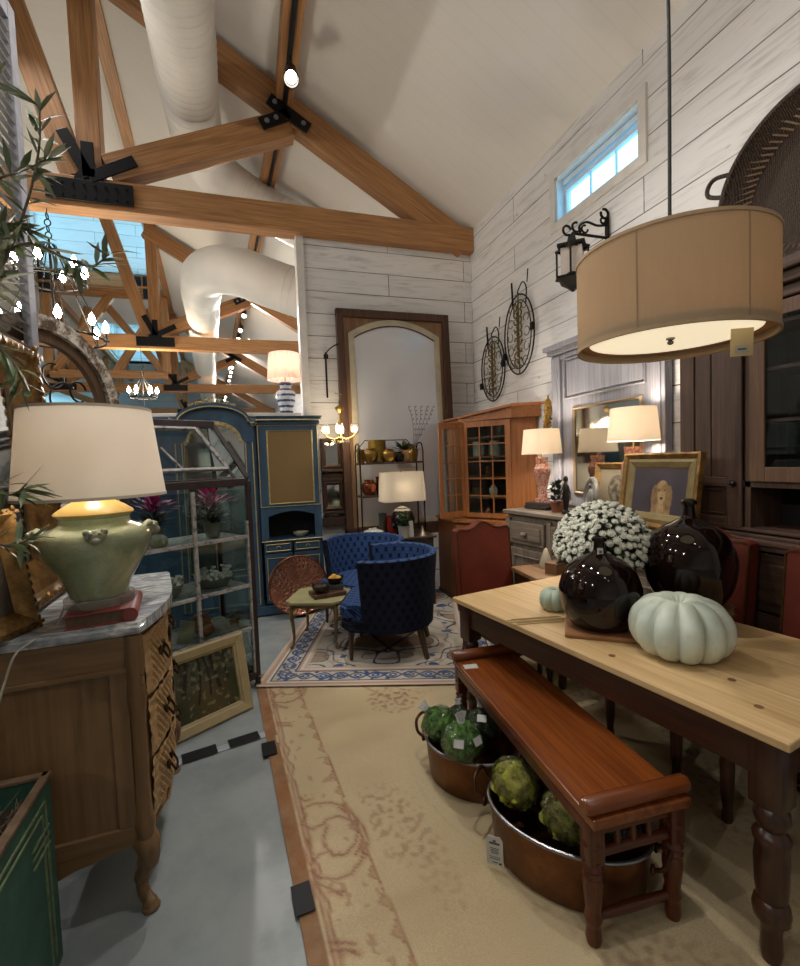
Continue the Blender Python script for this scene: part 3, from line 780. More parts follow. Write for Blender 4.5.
for i in range(420):
    x, y = -rr.uniform(.03, W_-.03), -rr.uniform(.03, L_-.03); a = rr.uniform(0, 6.28); l = rr.uniform(.03, .11); z = .545+rr.uniform(0, .035)
    q = (min(max(x+l*cos(a), -W_+.02), -.02), min(max(y+l*sin(a), -L_+.02), -.02), z+rr.uniform(-.01, .03)); m.tube([(x, y, z), q], [.0016, .0009], 4)
tag(m.build('dry_twigs', plain('dry_twig', '#6d5a41', .9, 0, .4, 50)), 'dry twigs and roots strewn over the planter soil', 'twigs', None, 'stuff').location = (-.67, 1.75, 0)
BARK = plain('olive_bark', '#6b5f4e', .85, 0, .25, 20, .3)
OLIVE = NT('olive_leaf'); _n = OLIVE.noise(OLIVE.oc(), 9, 2)
_g = OLIVE.n('NewGeometry'); OLIVE.p(Base_Color=OLIVE.mix(_g.outputs['Backfacing'], OLIVE.ramp(_n, [(.3, '#3b4d26'), (.7, '#62733d')]), lin('#77806a')), Roughness=.45); OLIVE = OLIVE.m
ot = thing('olive_tree', 'olive tree with thin leafy branches rising from the green planter', 'tree', (-.95, 1.42, .55))
trunk = smooth_path([(0, 0, 0), (.02, .0, .4), (-.02, .02, .8), (.0, .0, 1.15)], 6)
MB().tube(trunk, [.028-.010*i/len(trunk) for i in range(len(trunk))], 10).build('trunk', BARK, ot, True)
rl = random.Random(11)
BR = [
    [(0, 0, 1.15), (.06, .06, 1.5), (.18, .15, 1.78), (.27, .2, 1.86), (.37, .2, 1.91), (.45, .2, 1.96)],
    [(0, 0, 1.1), (.08, .08, 1.3), (.24, .18, 1.52), (.31, .2, 1.64), (.38, .2, 1.82), (.42, .2, 1.98), (.43, .2, 2.10)],
    [(0, 0, 1.1), (.10, .1, 1.45), (.28, .2, 1.65), (.38, .2, 1.71), (.46, .2, 1.68), (.53, .2, 1.66), (.58, .2, 1.70)],
    [(0, 0, 1.12), (.10, .1, 1.5), (.26, .2, 1.68), (.33, .2, 1.76), (.39, .2, 1.74)],
    [(0, 0, 1.0), (.10, .1, 1.25), (.24, .2, 1.42), (.31, .2, 1.38), (.35, .2, 1.29)],
    [(0, 0, .7), (.10, .1, .90), (.22, .2, 1.01), (.29, .2, .99), (.33, .2, 1.02)],
    [(0, 0, .6), (.10, .1, .75), (.21, .2, .85), (.28, .2, .84), (.33, .2, .86)],
    [(0, 0, 1.15), (.04, .05, 1.7), (.16, .14, 2.05), (.27, .2, 2.12), (.33, .2, 2.16)],
    [(0, 0, 1.12), (.14, .1, 1.40), (.26, .17, 1.55), (.32, .18, 1.60)]]
for B in BR:
    P = smooth_path(B, 8); o = MB().tube(P, [.007-.005*i/len(P) for i in range(len(P))], 6).build('branch', BARK, ot, True)
    m = MB(); n = len(P)
    for i in range(5, n):
        for s_ in ((0, 1) if i % 3 == 0 else (0,)):
            d = (P[i]-P[i-1]).normalized(); sd = V((rl.uniform(-1, 1), rl.uniform(-1, 1), rl.uniform(-.7, .6)))
            m.leaf(P[i], d*.6+sd, (rl.uniform(-.4, .4), rl.uniform(-.4, .4), 1), rl.uniform(.06, .105), rl.uniform(.013, .021), rl.uniform(-.1, .4))
    f = m.build('leaves', OLIVE, o, True); f['kind'] = 'stuff'
# ================================================================== rugs and floor marks
def lerp(a, b, t): return tuple(x+(y-x)*t for x, y in zip(a, b))
def L3(c): return lin(c)[:3]
def nz(x, y, s, o=0): return NZ.noise(V((x*s, y*s, o)))
_A = [L3(c) for c in ('#8f5f38', '#b5a17c', '#7d4433', '#a07a5c', '#bfad8a', '#6d5038')]
SCROLLS = [[(0.094,1.523),(0.145,1.506),(0.225,1.532),(0.282,1.589),(0.309,1.669),(0.322,1.739),(0.319,1.815),(0.289,1.89)],
[(0.078,1.611),(0.116,1.656),(0.164,1.65),(0.19,1.625),(0.243,1.63),(0.285,1.677),(0.296,1.746),(0.27,1.802),(0.215,1.841),(0.169,1.824),(0.151,1.765),(0.156,1.717),(0.183,1.667)],
[(0.083,1.828),(0.12,1.796),(0.164,1.794),(0.172,1.825)],
[(0.073,1.853),(0.093,1.897),(0.155,1.934),(0.214,1.933),(0.268,1.895),(0.3,1.832),(0.304,1.766)],
[(0.079,1.911),(0.115,1.952),(0.159,2.009)],
[(0.097,1.504),(0.104,1.567),(0.078,1.611)],
[(0.088,1.703),(0.097,1.788),(0.083,1.828)],
[(0.088,1.86),(0.081,1.926),(0.094,1.971)],
[(0.257,1.577),(0.283,1.638),(0.29,1.688)],
[(0.254,1.858),(0.283,1.824),(0.3,1.79)],
[(0.151,1.477),(0.116,1.473),(0.102,1.434)],
[(0.167,1.997),(0.142,1.982),(0.121,1.978)],
[(0.156,2.229),(0.127,2.207),(0.097,2.208)],
[(0.079,2.156),(0.125,2.176),(0.152,2.192)],
[(0.073,2.183),(0.115,2.196),(0.149,2.216)],]
def seg_d(p, a, b):
    dx, dy = b[0]-a[0], b[1]-a[1]; t = max(0, min(1, ((p[0]-a[0])*dx+(p[1]-a[1])*dy)/(dx*dx+dy*dy))); return sqrt((p[0]-a[0]-t*dx)**2+(p[1]-a[1]-t*dy)**2)
def aubusson(co):
    u, v = co.x, co.y; u += .006*nz(u, v, 5); v = abs(v)
    brown, tan, red, rose, pale, dk = _A
    c = lerp(tan, pale, .5+.8*nz(u, v, 1.6, 2))
    def line(d, w, k, col):
        nonlocal c
        if abs(d) < w: c = lerp(c, col, k*(1-abs(d)/w)**.5)
    if u < .062: return lerp(brown, dk, .35+.4*nz(u, v, 6))
    wob = .012*sin(v*38)*(abs(sin(v*4.1))**3)
    line(u-.075-wob*.3, .006, .8, red); line(u-.098-wob, .008, .75, red); line(u-.086-wob*.6, .012, .5, rose)
    # scrolled leaf cartouches and rope knots in the border
    for off in (0, -1.42, 1.30):
        w = v-off
        if 1.38 < w < 2.26:
            r = sqrt(((u-.215)/.10)**2+((w-1.73)/.16)**2)
            if r < 1: c = lerp(c, pale, .55*(1-r)**.4)
            d = min(seg_d((u, w), p, q) for S_ in SCROLLS for p, q in zip(S_, S_[1:]))
            if d < .006: c = lerp(c, red, .85*(1-d/.006)**.4)
            elif d < .022: c = lerp(c, rose, .45*(1-(d-.006)/.016))
    if .12 < u < .30:
        f = nz(u*1.4, v, 14, 5); line(f-.28, .04, .22, rose)
        g = nz(u, v*.6, 26, 8)
        if g > .46: c = lerp(c, red, .40)
    ul = .266+.0215*v
    line(u-ul, .004, .85, red)
    if ul-.045 < u < ul:
        t = abs((v/.0615) % 2-1); d = (ul-u)/.045
        if d < t**1.5*.95: c = lerp(c, red if d > t**1.5*.5 else rose, .25+.5*(1-d))
    # flowers of the field and of the centre medallion
    if u > .36:
        f1 = nz(u, v, 12, 1); f2 = nz(u, v, 34, 3)
        R = sqrt((u-1.25)**2+((v-1.65)*.8)**2)
        band = math.exp(-((R-.82)/.13)**2)*max(0, .6+nz(u, v, 2.6, 9)*1.5)
        if band > .3 and f2 > .05: c = lerp(c, red if f1 > 0 else dk, min(.45, band*.6)*min(1, f2*4))
        line(R-.60, .004, .18*max(0, .6+nz(u, v, 3, 4)), dk)
        # corner spray
        dl = abs((u-.62)-(v-.35)*.45); 
        if .15 < v < .75 and dl < .012: c = lerp(c, rose, .7)
        r2 = sqrt((u-.82)**2+(v-.78)**2)
        if r2 < .17 and f2 > .0: c = lerp(c, red, .55*min(1, f2*4))
    wear = nz(u, v, 3.3, 12)
    c = lerp(c, dk, max(0, wear)*.20)
    if v < .35: c = lerp(c, rose, max(0, nz(u, v, 7, 6))*.7)
    return c
RUGM = patmat('faded_flat_weave', .95, .12, 260, .25)
m = MB(); NU, NV = 250, 330
RU, RV = 2.45, 3.25
def rugz(u, v): return .006
m.grid(lambda a, b: (RU*a, -RV*b, .008+.005*max(0, NZ.noise(V((RU*a*1.3, RV*b*2.2, 4))))+.012*math.exp(-((RV*b-.18-.04*sin(RU*a*2))/.016)**2)*(1 if .25 < RU*a < .9 else 0)*min(1, max(0, (RU*a-.25)*6))), NU, NV)
m.colf = aubusson
r1 = m.build('area_rug', RUGM, None, True); r1.location = (-.045, 3.62, 0); r1.rotation_euler = (0, 0, RAD(3.7))
tag(r1, 'large faded tan rug with red scroll border, lying in the foreground', 'rug')

_B = [L3(c) for c in ('#cbc4b8', '#35507c', '#b2917c', '#35384d', '#7d6048', '#a49d90', '#23539a')]
BU, BV = 1.82, 2.45
def persian(co):
    u, v = co.x, co.y
    ivory, blue, pink, navy, brown, grey, royal = _B
    d = min(u, BU-u, v, BV-v); along = v if d in (u, BU-u) else u
    c = lerp(ivory, grey, .5+.7*nz(u, v, 4))
    if d < .025: return lerp(ivory, pink, .5)
    if d < .055: return pink
    if d < .075: return ivory
    if d < .235:
        q = d-.155; f = .045*sin(along*2*pi/.26)
        if abs(q-f) < .013: c = blue
        if abs(q+f) < .010: c = lerp(blue, navy, .5)
        if abs(abs(q)-.072) < .006: c = navy
        k = (along % .13)-.065; r = sqrt(k*k+(q*1.1)**2)
        if r < .030: c = blue if int(along/.13) % 3 else royal
        if r < .012: c = ivory
        if .25 < nz(u, v, 24): c = blue
        return c
    if d < .255: return pink
    if d < .275: return ivory
    if d < .30: return lerp(pink, ivory, .4)
    x, y = abs(u-BU/2), v-BV/2
    a = nz(x*1.0, y, 3.4, 3); b = nz(x, y, 6.2, 7)
    if abs(a) < .030: c = navy
    if abs(b-.12) < .03: c = lerp(c, navy, .75)
    if a > .28: c = lerp(c, brown, .7)
    elif a > .24: c = navy
    if nz(x, y, 8, 11) > .45: c = lerp(c, pink, .7)
    if nz(x, y, 7, 15) > .5: c = blue
    # centre medallion
    r = abs(x)*1.3+abs(y)*.75
    if r < .42: c = lerp(c, brown, .75)
    if abs(r-.44) < .025: c = navy
    return lerp(c, brown, max(0, nz(u, v, 5, 20))*.25)
m = MB(); m.grid(lambda a, b: (BU*a, BV*b, .022+.004*max(0, NZ.noise(V((a*4, b*5, 8))))), 300, 380)
m.colf = persian
r2 = m.build('area_rug', patmat('wool_pile', .95, .15, 300, .12), None, True); r2.location = (-.04, 3.40, 0); r2.rotation_euler = (0, 0, RAD(-20.5))
tag(r2, 'ivory and blue oriental rug under the blue chairs and coffee table', 'rug')
FR = plain('cream_fringe', '#a79b86', .95, 0, .2, 60)
BTAPE = plain('black_gaffer_tape', '#0c0d0f', .6, 0, .3, 20, Specular_IOR_Level=.25)
TL = ['black tape patch on the rug edge, small one farther away', 'big black tape patch on the rug edge, nearest the viewer', 'black tape strip over the silver cable cover, end by the rug', 'black tape strip over the silver cable cover, end by the leaning painting']
for (x, y, z, sx, sy, rz), lb in zip([(.025, 2.63, .016, .075, .13, 4), (.105, 1.66, .016, .070, .125, 4), (-.11, 2.785, .010, .17, .085, 12), (-.345, 2.735, .010, .18, .09, 12)], TL):
    for j in (0,):
        o = MB().box((0, 0, 0), (sx, sy, .002)).build('floor_tape', BTAPE); o.location = (x, y, z); o.rotation_euler = (0, 0, RAD(rz)); tag(o, lb, 'tape')
o = MB().box((0, 0, .003), (.60, .055, .006), .002).build('cable_cover', plain('dull_aluminium', '#a9b0b8', .4, .5)); o.location = (-.26, 2.745, 0); o.rotation_euler = (0, 0, RAD(12)); tag(o, 'silver cable cover strip taped across the concrete floor', 'cable cover')

# ================================================================== window-pane greenhouse cabinet
RUST = plain('dark_red_brown_paint', '#2e211e', .6, .1, .35, 18, .2); CHIP = PEEL
CHW = NT('chipped_grey_white'); _n = CHW.noise(CHW.oc(), 26, 6, .7); CHW.p(Base_Color=CHW.ramp(_n, [(.36, '#4c443c'), (.46, '#8b8884'), (.7, '#a9a8a5')]), Roughness=.75); CHW = CHW.m
PANE = glass('old_window_glass', '#e4ecec', .02)
GL, GD, GH = .80, .46, 1.43
gh = thing('greenhouse_cabinet', 'tall glass greenhouse cabinet made of old window sashes', 'greenhouse', (-.02, 3.45, 0), RAD(31.5))
for x in (0, -GL):
    for y in (0, GD):
        MB().box((x, y, .07+GH/2), (.034, .034, GH-.02), .004).build('corner_post', RUST, gh)
        MB().lathe([(0, 0), (.018, 0), (.026, .018), (.018, .036), (.02, .05), (.026, .062), (0, .062)], (x, y, 0), 14).build('caster_foot', RUST, gh, True)
for z in (.09, GH+.055):
    for y in (0, GD): MB().box((-GL/2, y, z), (GL-.034, .036, .05), .003).build('rail', RUST, gh)
    for x in (0, -GL): MB().box((x, GD/2, z), (.034, GD-.034, .05), .003).build('rail', RUST, gh)
SHZ = (.44, .75, 1.10)
for z in SHZ:
    MB().box((-GL/2, -.002, z), (GL-.04, .022, .024), .002).build('glazing_bar', CHW, gh)
    MB().box((-GL/2, GD/2+.01, z-.004), (GL-.045, GD-.06, .012)).build('shelf', CHW, gh)
MB().box((-.40, -.004, .94), (.024, .022, 1.0), .002).build('mullion', CHW, gh)
MB().box((-.024, -.004, .66), (.016, .02, 1.10)).build('mullion', CHW, gh)
MB().box((-GL/2, .006, .77), (GL-.04, .004, GH-.10)).build('front_pane', PANE, gh)
MB().box((-.002, GD/2, .77), (.004, GD-.04, GH-.10)).build('side_pane', PANE, gh)
MB().box((-GL/2, GD-.004, .77), (GL-.04, .004, GH-.10)).build('back_pane', PANE, gh)
RX, RY, RZ_ = -.14, GD*.55, 1.90
EZ = GH+.085
MB().box(((RX-GL)/2-.02, RY, RZ_), (GL+RX+.10, .09, .05), .006, None).build('roof_ridge', plain('purple_brown_ridge', '#3a2f30', .6, 0, .3, 12), gh)
def bar(p, q, r, mat, nm): MB().tube([p, q], r, 4).build(nm, mat, gh)
bar((.0, -.0, EZ), (RX+.03, RY-.03, RZ_-.01), .018, RUST, 'roof_rafter'); bar((.0, GD, EZ), (RX+.03, RY+.03, RZ_-.01), .018, RUST, 'roof_rafter')
bar((-.10, -.004, EZ), (RX-.10, RY-.03, RZ_-.012), .012, RUST, 'roof_rafter'); bar((-GL, 0, EZ), (-GL+.02, RY-.03, RZ_-.01), .018, RUST, 'roof_rafter')
def sl(x, t): return V((x, -.012+(RY-.045)*t, EZ+.004+(RZ_-EZ-.03)*t))
m = MB(); A, B, C, D = sl(-.13, .18), sl(RX-.12, .97), sl(-GL+.03, .97), sl(-GL+.03, .18)
for p, q in ((A, B), (B, C), (C, D), (D, A)): m.tube([p, q], .015, 4)
m.build('roof_sash', CHW, gh); bar(sl(-.43, .18), sl(-.53, .60), .008, CHW, 'roof_sash_bar')
m = MB()
for f in ([(0, 0, EZ), (RX, RY, RZ_), (-GL, RY, RZ_), (-GL, 0, EZ)], [(0, GD, EZ), (RX, RY, RZ_), (-GL, RY, RZ_), (-GL, GD, EZ)], [(0, 0, EZ), (0, GD, EZ), (RX, RY, RZ_)]):
    m.bm.faces.new([m.bm.verts.new(p) for p in f])
m.build('roof_glass', PANE, gh)
def G(x, y, z): return gh.matrix_basis @ V((x, y, z))
from mathutils import Matrix
def GP(x, y, z):
    c, s = cos(RAD(31.5)), sin(RAD(31.5)); return (-.02+x*c-y*s, 3.45+x*s+y*c, z)
TERRA = plain('terracotta', '#8a5238', .8, 0, .2, 14)
SHELL = plain('pale_shells', '#dedbd2', .6, 0, .35, 40); SHELLD = plain('grey_clay', '#8f897c', .8, 0, .2, 10)
PURP = plain('purple_bloom', '#b02a70', .5, 0, .3, 30); DGREEN = plain('dark_green_leaf', '#1d2a16', .45, 0, .35, 12); MGREEN = plain('mid_green_leaf', '#32491f', .45, 0, .3, 12)
rb = random.Random(21)
def flower_plant(loc, label, hue=PURP, R=.19, H=.24, sc=1):
    t = thing('flowering_plant', label, 'plant', loc)
    MB().lathe([(0, 0), (.045, 0), (.06, .09), (.064, .10), (.056, .10), (.05, .085), (0, .08)], n=18).build('pot', SHELLD, t, True)
    m = MB()
    for i in range(90):
        a = rb.uniform(0, 6.28); el = rb.uniform(.1, 1.3); m.leaf((.01*cos(a), .01*sin(a), rb.uniform(.09, .16)), (cos(a)*cos(el), sin(a)*cos(el), sin(el)), (0, 0, 1), rb.uniform(.08, .15), .022)
    m.build('foliage', DGREEN, t, True)
    m = MB()
    for i in range(90):
        a = rb.uniform(0, 6.28); el = rb.uniform(.3, 1.5); d = V((cos(a)*cos(el), sin(a)*cos(el), sin(el)))
        m.leaf(V((0, 0, .19))+d*rb.uniform(.02, R*.75), d, (0, 0, 1), rb.uniform(.04, .075), .026)
    m.build('bloom', hue, t, True)
    return t
flower_plant(GP(-.20, .15, 1.112), 'purple flowering plant on the top greenhouse shelf, nearer the open room')
flower_plant(GP(-.58, .17, 1.112), 'purple flowering plant on the top greenhouse shelf, hidden behind the lamp shade')
def shell_planter(loc, label, s=1):
    t = thing('shell_planter', label, 'planter', loc, RAD(31.5))
    MB().lathe([(0, 0), (.06, 0), (.075, .02), (.085, .07), (.078, .075), (0, .06)], n=24, sx=1.5).build('trough', SHELLD, t, True)
    m = MB()
    for i in range(75):
        a = rb.uniform(0, 6.28); k = rb.uniform(.8, 1.0)
        m.ico((.125*k*cos(a), .08*k*sin(a), rb.uniform(.05, .13)), rb.uniform(.010, .020), 1, (1, 1, .8), .6, 8)
    o = m.build('shells', SHELL, t, True); o['kind'] = 'stuff'
    return t
shell_planter(GP(-.20, .17, .758), 'shell covered planter on the middle greenhouse shelf, right of the mullion')
shell_planter(GP(-.56, .15, .758), 'shell covered planter on the middle greenhouse shelf, left of the mullion')
def squash(loc, label, cat, r, h, mat, lobes=9, name='squash', par=None, amp=.13, stem=True, smat=None, grp=None):
    t = thing(name, label, cat, loc, rb.uniform(0, 1), grp)
    n = 72; prof = [(0, h*.10), (r*.25, h*.03), (r*.55, .0), (r*.82, h*.10), (r*.97, h*.30), (r, h*.5), (r*.95, h*.7), (r*.78, h*.88), (r*.5, h*.985), (r*.25, h*.96), (r*.10, h*.86), (0, h*.84)]
    # smooth the profile
    P = smooth_path([(a, 0, b) for a, b in prof], 4); P = [(max(p.x, 0), p.z) for p in P]; P[0] = (0, P[0][1]); P[-1] = (0, P[-1][1])
    MB().lathe(P, n=lobes*10, lobes=lobes, amp=amp).build('body', mat, t, True, ang=180)
    if stem: MB().tube([(0, 0, h*.82), (0, 0, h*.90), (r*.03, 0, h*.96)], [r*.16, r*.10, r*.12], 10).build('stem', smat or plain('dry_stem', '#a0936f', .8, 0, .2, 30), t, True)
    return t
ORG = plain('orange_squash', '#a4633f', .5, 0, .2, 8); PALESQ = plain('pale_cream_squash', '#a9a389', .5, 0, .12, 6)
squash(GP(-.30, .14, .446), 'round orange squash on the low greenhouse shelf, nearer the mullion', 'squash', .062, .085, ORG, 8)
squash(GP(-.25, .30, .446), 'round orange squash on the low greenhouse shelf, behind the nearer one', 'squash', .068, .10, ORG, 8)
squash(GP(-.60, .06, 1.108), 'pale squash lying on the top greenhouse shelf at the left', 'squash', .055, .08, PALESQ, 8)
o = MB().box((0, 0, .075), (.105, .002, .15)).build('paper_card', plain('cream_card', '#b3a88c', .8, 0, .05)); o.location = GP(-.475, .075, .447); o.rotation_euler = (RAD(-14), RAD(20), RAD(31)); tag(o, 'blank cream card leaning inside the greenhouse behind the low glass', 'card')
t = thing('leafy_plant', 'small dark leafy plant trailing on the low greenhouse shelf', 'plant', GP(-.07, .16, .446))
m = MB()
for i in range(60):
    a = rb.uniform(0, 6.28); m.leaf((.05*rb.uniform(-1, 1), .06*rb.uniform(-1, 1), rb.uniform(.02, .08)), (cos(a), sin(a), rb.uniform(-.1, .9)), (0, 0, 1), .035, .022)
f = m.build('foliage', DGREEN, t, True); MB().lathe([(0, 0), (.03, 0), (.036, .03), (0, .03)], n=14).build('pot', TERRA, t, True)

# landscape painting leaning on the greenhouse
def landscape(co):
    x, z = co.x, co.z; n = nz(x, z, 9, 1); n2 = nz(x, z, 34, 2)
    c = lerp(L3('#1c2018'), L3('#55553f'), max(0, min(1, .45+z*1.1-.4*abs(x)+n*.7)))
    path = abs(x-.06-.35*(.22-z)); 
    if z < .24+.04*sin(x*9): c = lerp(L3('#2b331a'), L3('#5a4a2c'), max(0, 1-path*5))
    for k in range(9):
        tx = -.30+.075*k+.02*sin(k*5); 
        if abs(x-tx-.02*sin(z*11+k)) < .007+.005*(k % 3 == 0) and z > .15+.03*(k % 4): c = L3('#15130d')
    if z > .28 and n2+.4*n > .22: c = lerp(c, L3('#1b2014'), .8)
    elif n2 < -.35: c = lerp(c, L3('#a09a70'), .4)
    return c
pf = thing('landscape_painting', 'framed painting of bare trees and a path, leaning on the floor against the greenhouse', 'painting', (-.36, 2.99, 0), 0, None, rot=(RAD(-11), 0, RAD(31.5)))
pw, ph = .68, .50
frame_mesh(pw, ph, [(0, 0), (0, .030), (.012, .038), (.055, .030), (.062, .022), (.07, .020), (.075, .008)]).build('frame_moulding', plain('pale_gold_frame', '#a3926c', .5, .1, .15, 10), pf)
m = MB(); m.grid(lambda a, b: ((a-.5)*(pw-.13), -.009, .065+(ph-.13)*b), 110, 80); m.colf = landscape
m.build('canvas', patmat('oil_canvas', .45, .15, 90), pf)

# ================================================================== blue armoire
ABL = NT('faded_blue_paint'); _n = ABL.noise(ABL.oc((1, 1, .35)), 6, 6, .65); ABL.p(Base_Color=ABL.ramp(_n, [(.3, '#23374a'), (.55, '#2e4a60'), (.8, '#405f74')]), Roughness=.5).bump(_n, .08); ABL = ABL.m
AGO = plain('antique_gold_line', '#a8986a', .5, .35, .2, 30); ADK = plain('dark_recess', '#15191b', .8)
AMESH = NT('gold_mesh_panel'); _v = AMESH.n('TexChecker', {'Vector': AMESH.oc(), 'Scale': 160, 'Color1': lin('#8d7448'), 'Color2': lin('#6b5432')}); AMESH.p(Base_Color=AMESH.mix(AMESH.noise(AMESH.oc(), 4, 4), _v.outputs[0], lin('#7a6238')), Roughness=.5, Metallic=.2); AMESH = AMESH.m
AX0, AXM, AX1, AY, AD = -.70, .055, .722, 5.03, .34
am = thing('armoire', 'large blue and gold armoire with arched mirror door', 'armoire', (0, AY, 0), 0)
m = MB(); m.bb(AX0, AX0+.03, .02, AD, .06, 2.05); m.bb(AX1-.03, AX1, .02, AD, .06, 2.05); m.bb(AXM-.02, AXM+.02, .02, AD, .06, 2.05); m.bb(AX0, AX1, AD-.02, AD, .06, 2.05); m.bb(AX0, AX1, .02, AD, .06, .10); m.bb(AX0, AX1, .02, AD, 2.02, 2.05)
m.build('carcass', ABL, am)
m = MB(); m.bb(AX0-.03, AX1+.02, -.02, AD, 0.015, .11, .006); m.build('plinth', ABL, am)
m = MB(); m.bb(AXM+.03, AX1+.03, -.035, AD, 2.06, 2.09, .006); m.bb(AXM+.03, AX1+.015, -.015, AD, 2.02, 2.06, .004); m.bb(AXM+.03, AX1+.04, -.045, AD, 2.09, 2.105, .004); m.build('cornice', ABL, am)
acx = (AX0+AXM)/2; aw = (AXM-AX0)/2
def arcz(x, top, spring, w): # segmental arch with flat shoulders
    k = min(1, abs(x-acx)/(w*.86)); return spring+(top-spring)*sqrt(max(0, 1-k*k))
n = 40
def arch_prism(mb, w, top, spring, zb_fn, y0, y1):
    pts = [(acx-w+2*w*i/n) for i in range(n+1)]
    up = [(x, arcz(x, top, spring, w)) for x in pts]; dn = [(x, zb_fn(x)) for x in reversed(pts)]
    mb.prism(up+dn, lambda u, v: (u, y0, v), lambda u, v: (u, y1, v))
m = MB(); arch_prism(m, aw+.03, 2.235, 2.06, lambda x: arcz(x, 2.19, 2.02, aw+.03), -.045, AD); m.build('arched_cornice', ABL, am)
m = MB(); arch_prism(m, aw, 2.19, 2.02, lambda x: arcz(x, 2.06, 1.86, aw*.80) if abs(x-acx) < aw*.8 else 1.86, -.005, .03); m.build('arched_frieze', ABL, am)
for x0, x1 in ((AX0, AX0+.09), (AXM-.10, AXM+.0)): MB().bb(x0, x1, -.008, .03, .11, 1.87, .004).build('pilaster', ABL, am)
m = MB(); arch_prism(m, aw*.78, 2.05, 1.85, lambda x: .52, .012, .018); m.build('mirror_glass', MIRR, am)
m = MB(); P = [(acx-aw*.78, .004, .52)]+[(acx-aw*.78+2*aw*.78*i/n, .004, arcz(acx-aw*.78+2*aw*.78*i/n, 2.05, 1.85, aw*.78)) for i in range(n+1)]+[(acx+aw*.78, .004, .52)]
m.tube(P, .010, 6, closed=True); md = m.build('mirror_trim', AGO, am)
m = MB()
for i in range(2, n-1): 
    p = P[i]; m.ico((p[0], .0, p[2]-.02), .016*(1+.5*sin(i*1.7)), 1, (1, .5, 1.2), .4, 20)
m.build('carved_garland', AGO, am, True)['kind'] = 'stuff'
m = MB()
for k, r in ((0, .05), (-1, .035), (1, .035), (-2, .028), (2, .028), (-3, .02), (3, .02)):
    for s_ in (-1, 1): m.torus((acx+.065*k+s_*.012, -.02, 2.235-.012*abs(k)+r*.7), r*.6, .006, (0, 1, 0), 14, 5, .5, 5.6)
m.build('carved_crest', AGO, am, True)
# left bay, half hidden by the greenhouse
MB().bb(-1.37, AX0-.002, .0, AD, .10, 2.02).build('side_bay', ABL, am); MB().bb(-1.40, AX0-.03, -.035, AD, 2.02, 2.10, .006).build('side_cornice', ABL, am); MB().bb(-1.39, AX0-.03, -.02, AD, .0, .10, .006).build('side_plinth', ABL, am)
# right bay
bx0, bx1 = AXM+.03, AX1-.005
m = MB(); m.bb(bx0, bx1, -.006, .022, 1.14, 2.02, .003)
d1 = m.build('mesh_door', ABL, am)
MB().bb(bx0+.105, bx1-.075, -.012, -.006, 1.19, 1.945).build('mesh_panel', AMESH, d1)
m = MB(); m.tube([(bx0+.10, -.010, 1.185), (bx1-.07, -.010, 1.185), (bx1-.07, -.010, 1.95), (bx0+.10, -.010, 1.95)], .010, 6, closed=True); m.build('gold_moulding', AGO, d1)
m = MB(); m.bb(bx0, bx0+.075, -.006, .022, .8, 1.14); m.bb(bx1-.075, bx1, -.006, .022, .8, 1.14)
arcp = [(bx0+.075+(bx1-bx0-.15)*i/20, 1.05+.05*sin(pi*i/20)) for i in range(21)]
m.prism([(bx0+.075, 1.14)]+arcp+[(bx1-.075, 1.14)], lambda u, v: (u, -.006, v), lambda u, v: (u, .022, v)); m.build('niche_surround', ABL, am)
GT2 = lambda x0, x1, z0, z1: MB().tube([(x0, -.012, z0), (x1, -.012, z0), (x1, -.012, z1), (x0, -.012, z1)], .006, 5, closed=True).build('gold_moulding', AGO, am)
GT2(AXM-.085, AXM-.015, .14, 1.84); GT2(AX0+.015, AX0+.075, .14, 1.84); GT2(bx0+.01, bx1-.01, 1.155, 2.005)
MB().tube([(bx0, -.02, .792), (bx1, -.02, .792)], .006, 5).build('gold_moulding', AGO, am)
MB().tube([(AXM+.03, -.04, 2.062), (AX1+.025, -.04, 2.062)], .007, 5).build('gold_moulding', AGO, am)
MB().tube([(acx-aw*1.03+2.06*aw*i/n, -.047, arcz(acx-aw*1.03+2.06*aw*i/n, 2.20, 2.035, aw*1.03)) for i in range(n+1)], .006, 5).build('gold_moulding', AGO, am)
MB().bb(bx0+.01, bx1-.01, .29, .31, .8, 1.14).build('niche_back', ADK, am)
MB().bb(bx0, bx1, -.012, .30, .785, .80, .002).build('niche_shelf', ABL, am)
GT = lambda o, x0, x1, z0, z1, y=-.010: MB().tube([(x0, y, z0), (x1, y, z0), (x1, y, z1), (x0, y, z1)], .006, 5, closed=True).build('gold_moulding', AGO, o)
xm = (bx0+bx1)/2
for x0, x1 in ((bx0+.02, xm-.01), (xm+.01, bx1-.02)):
    d = MB().bb(x0, x1, -.006, .022, .665, .775, .003).build('drawer', ABL, am); GT(d, x0+.02, x1-.02, .685, .755)
    MB().torus(((x0+x1)/2, -.02, .715), .02, .004, (0, 1, 0), 14, 5, pi, 2*pi).build('drawer_pull', AGO, d)
    d = MB().bb(x0, x1, -.006, .022, .13, .655, .003).build('cupboard_door', ABL, am); GT(d, x0+.025, x1-.025, .17, .61)
d = MB().bb(AX0+.09, AXM-.10, -.006, .022, .12, .50, .003).build('lower_panel', ABL, am); GT(d, AX0+.12, AXM-.13, .16, .46)
MB().cyl((AXM-.015, -.022, 1.0), (AXM-.015, -.022, 1.12), .007).build('key_plate', AGO, am)
MB().torus((AXM+.005, -.02, 2.03), .022, .009, (0, 1, 0), 12, 6).build('rosette', AGO, am, True)
CREAM = plain('cream_glaze', '#b7ae98', .3, 0, .08)
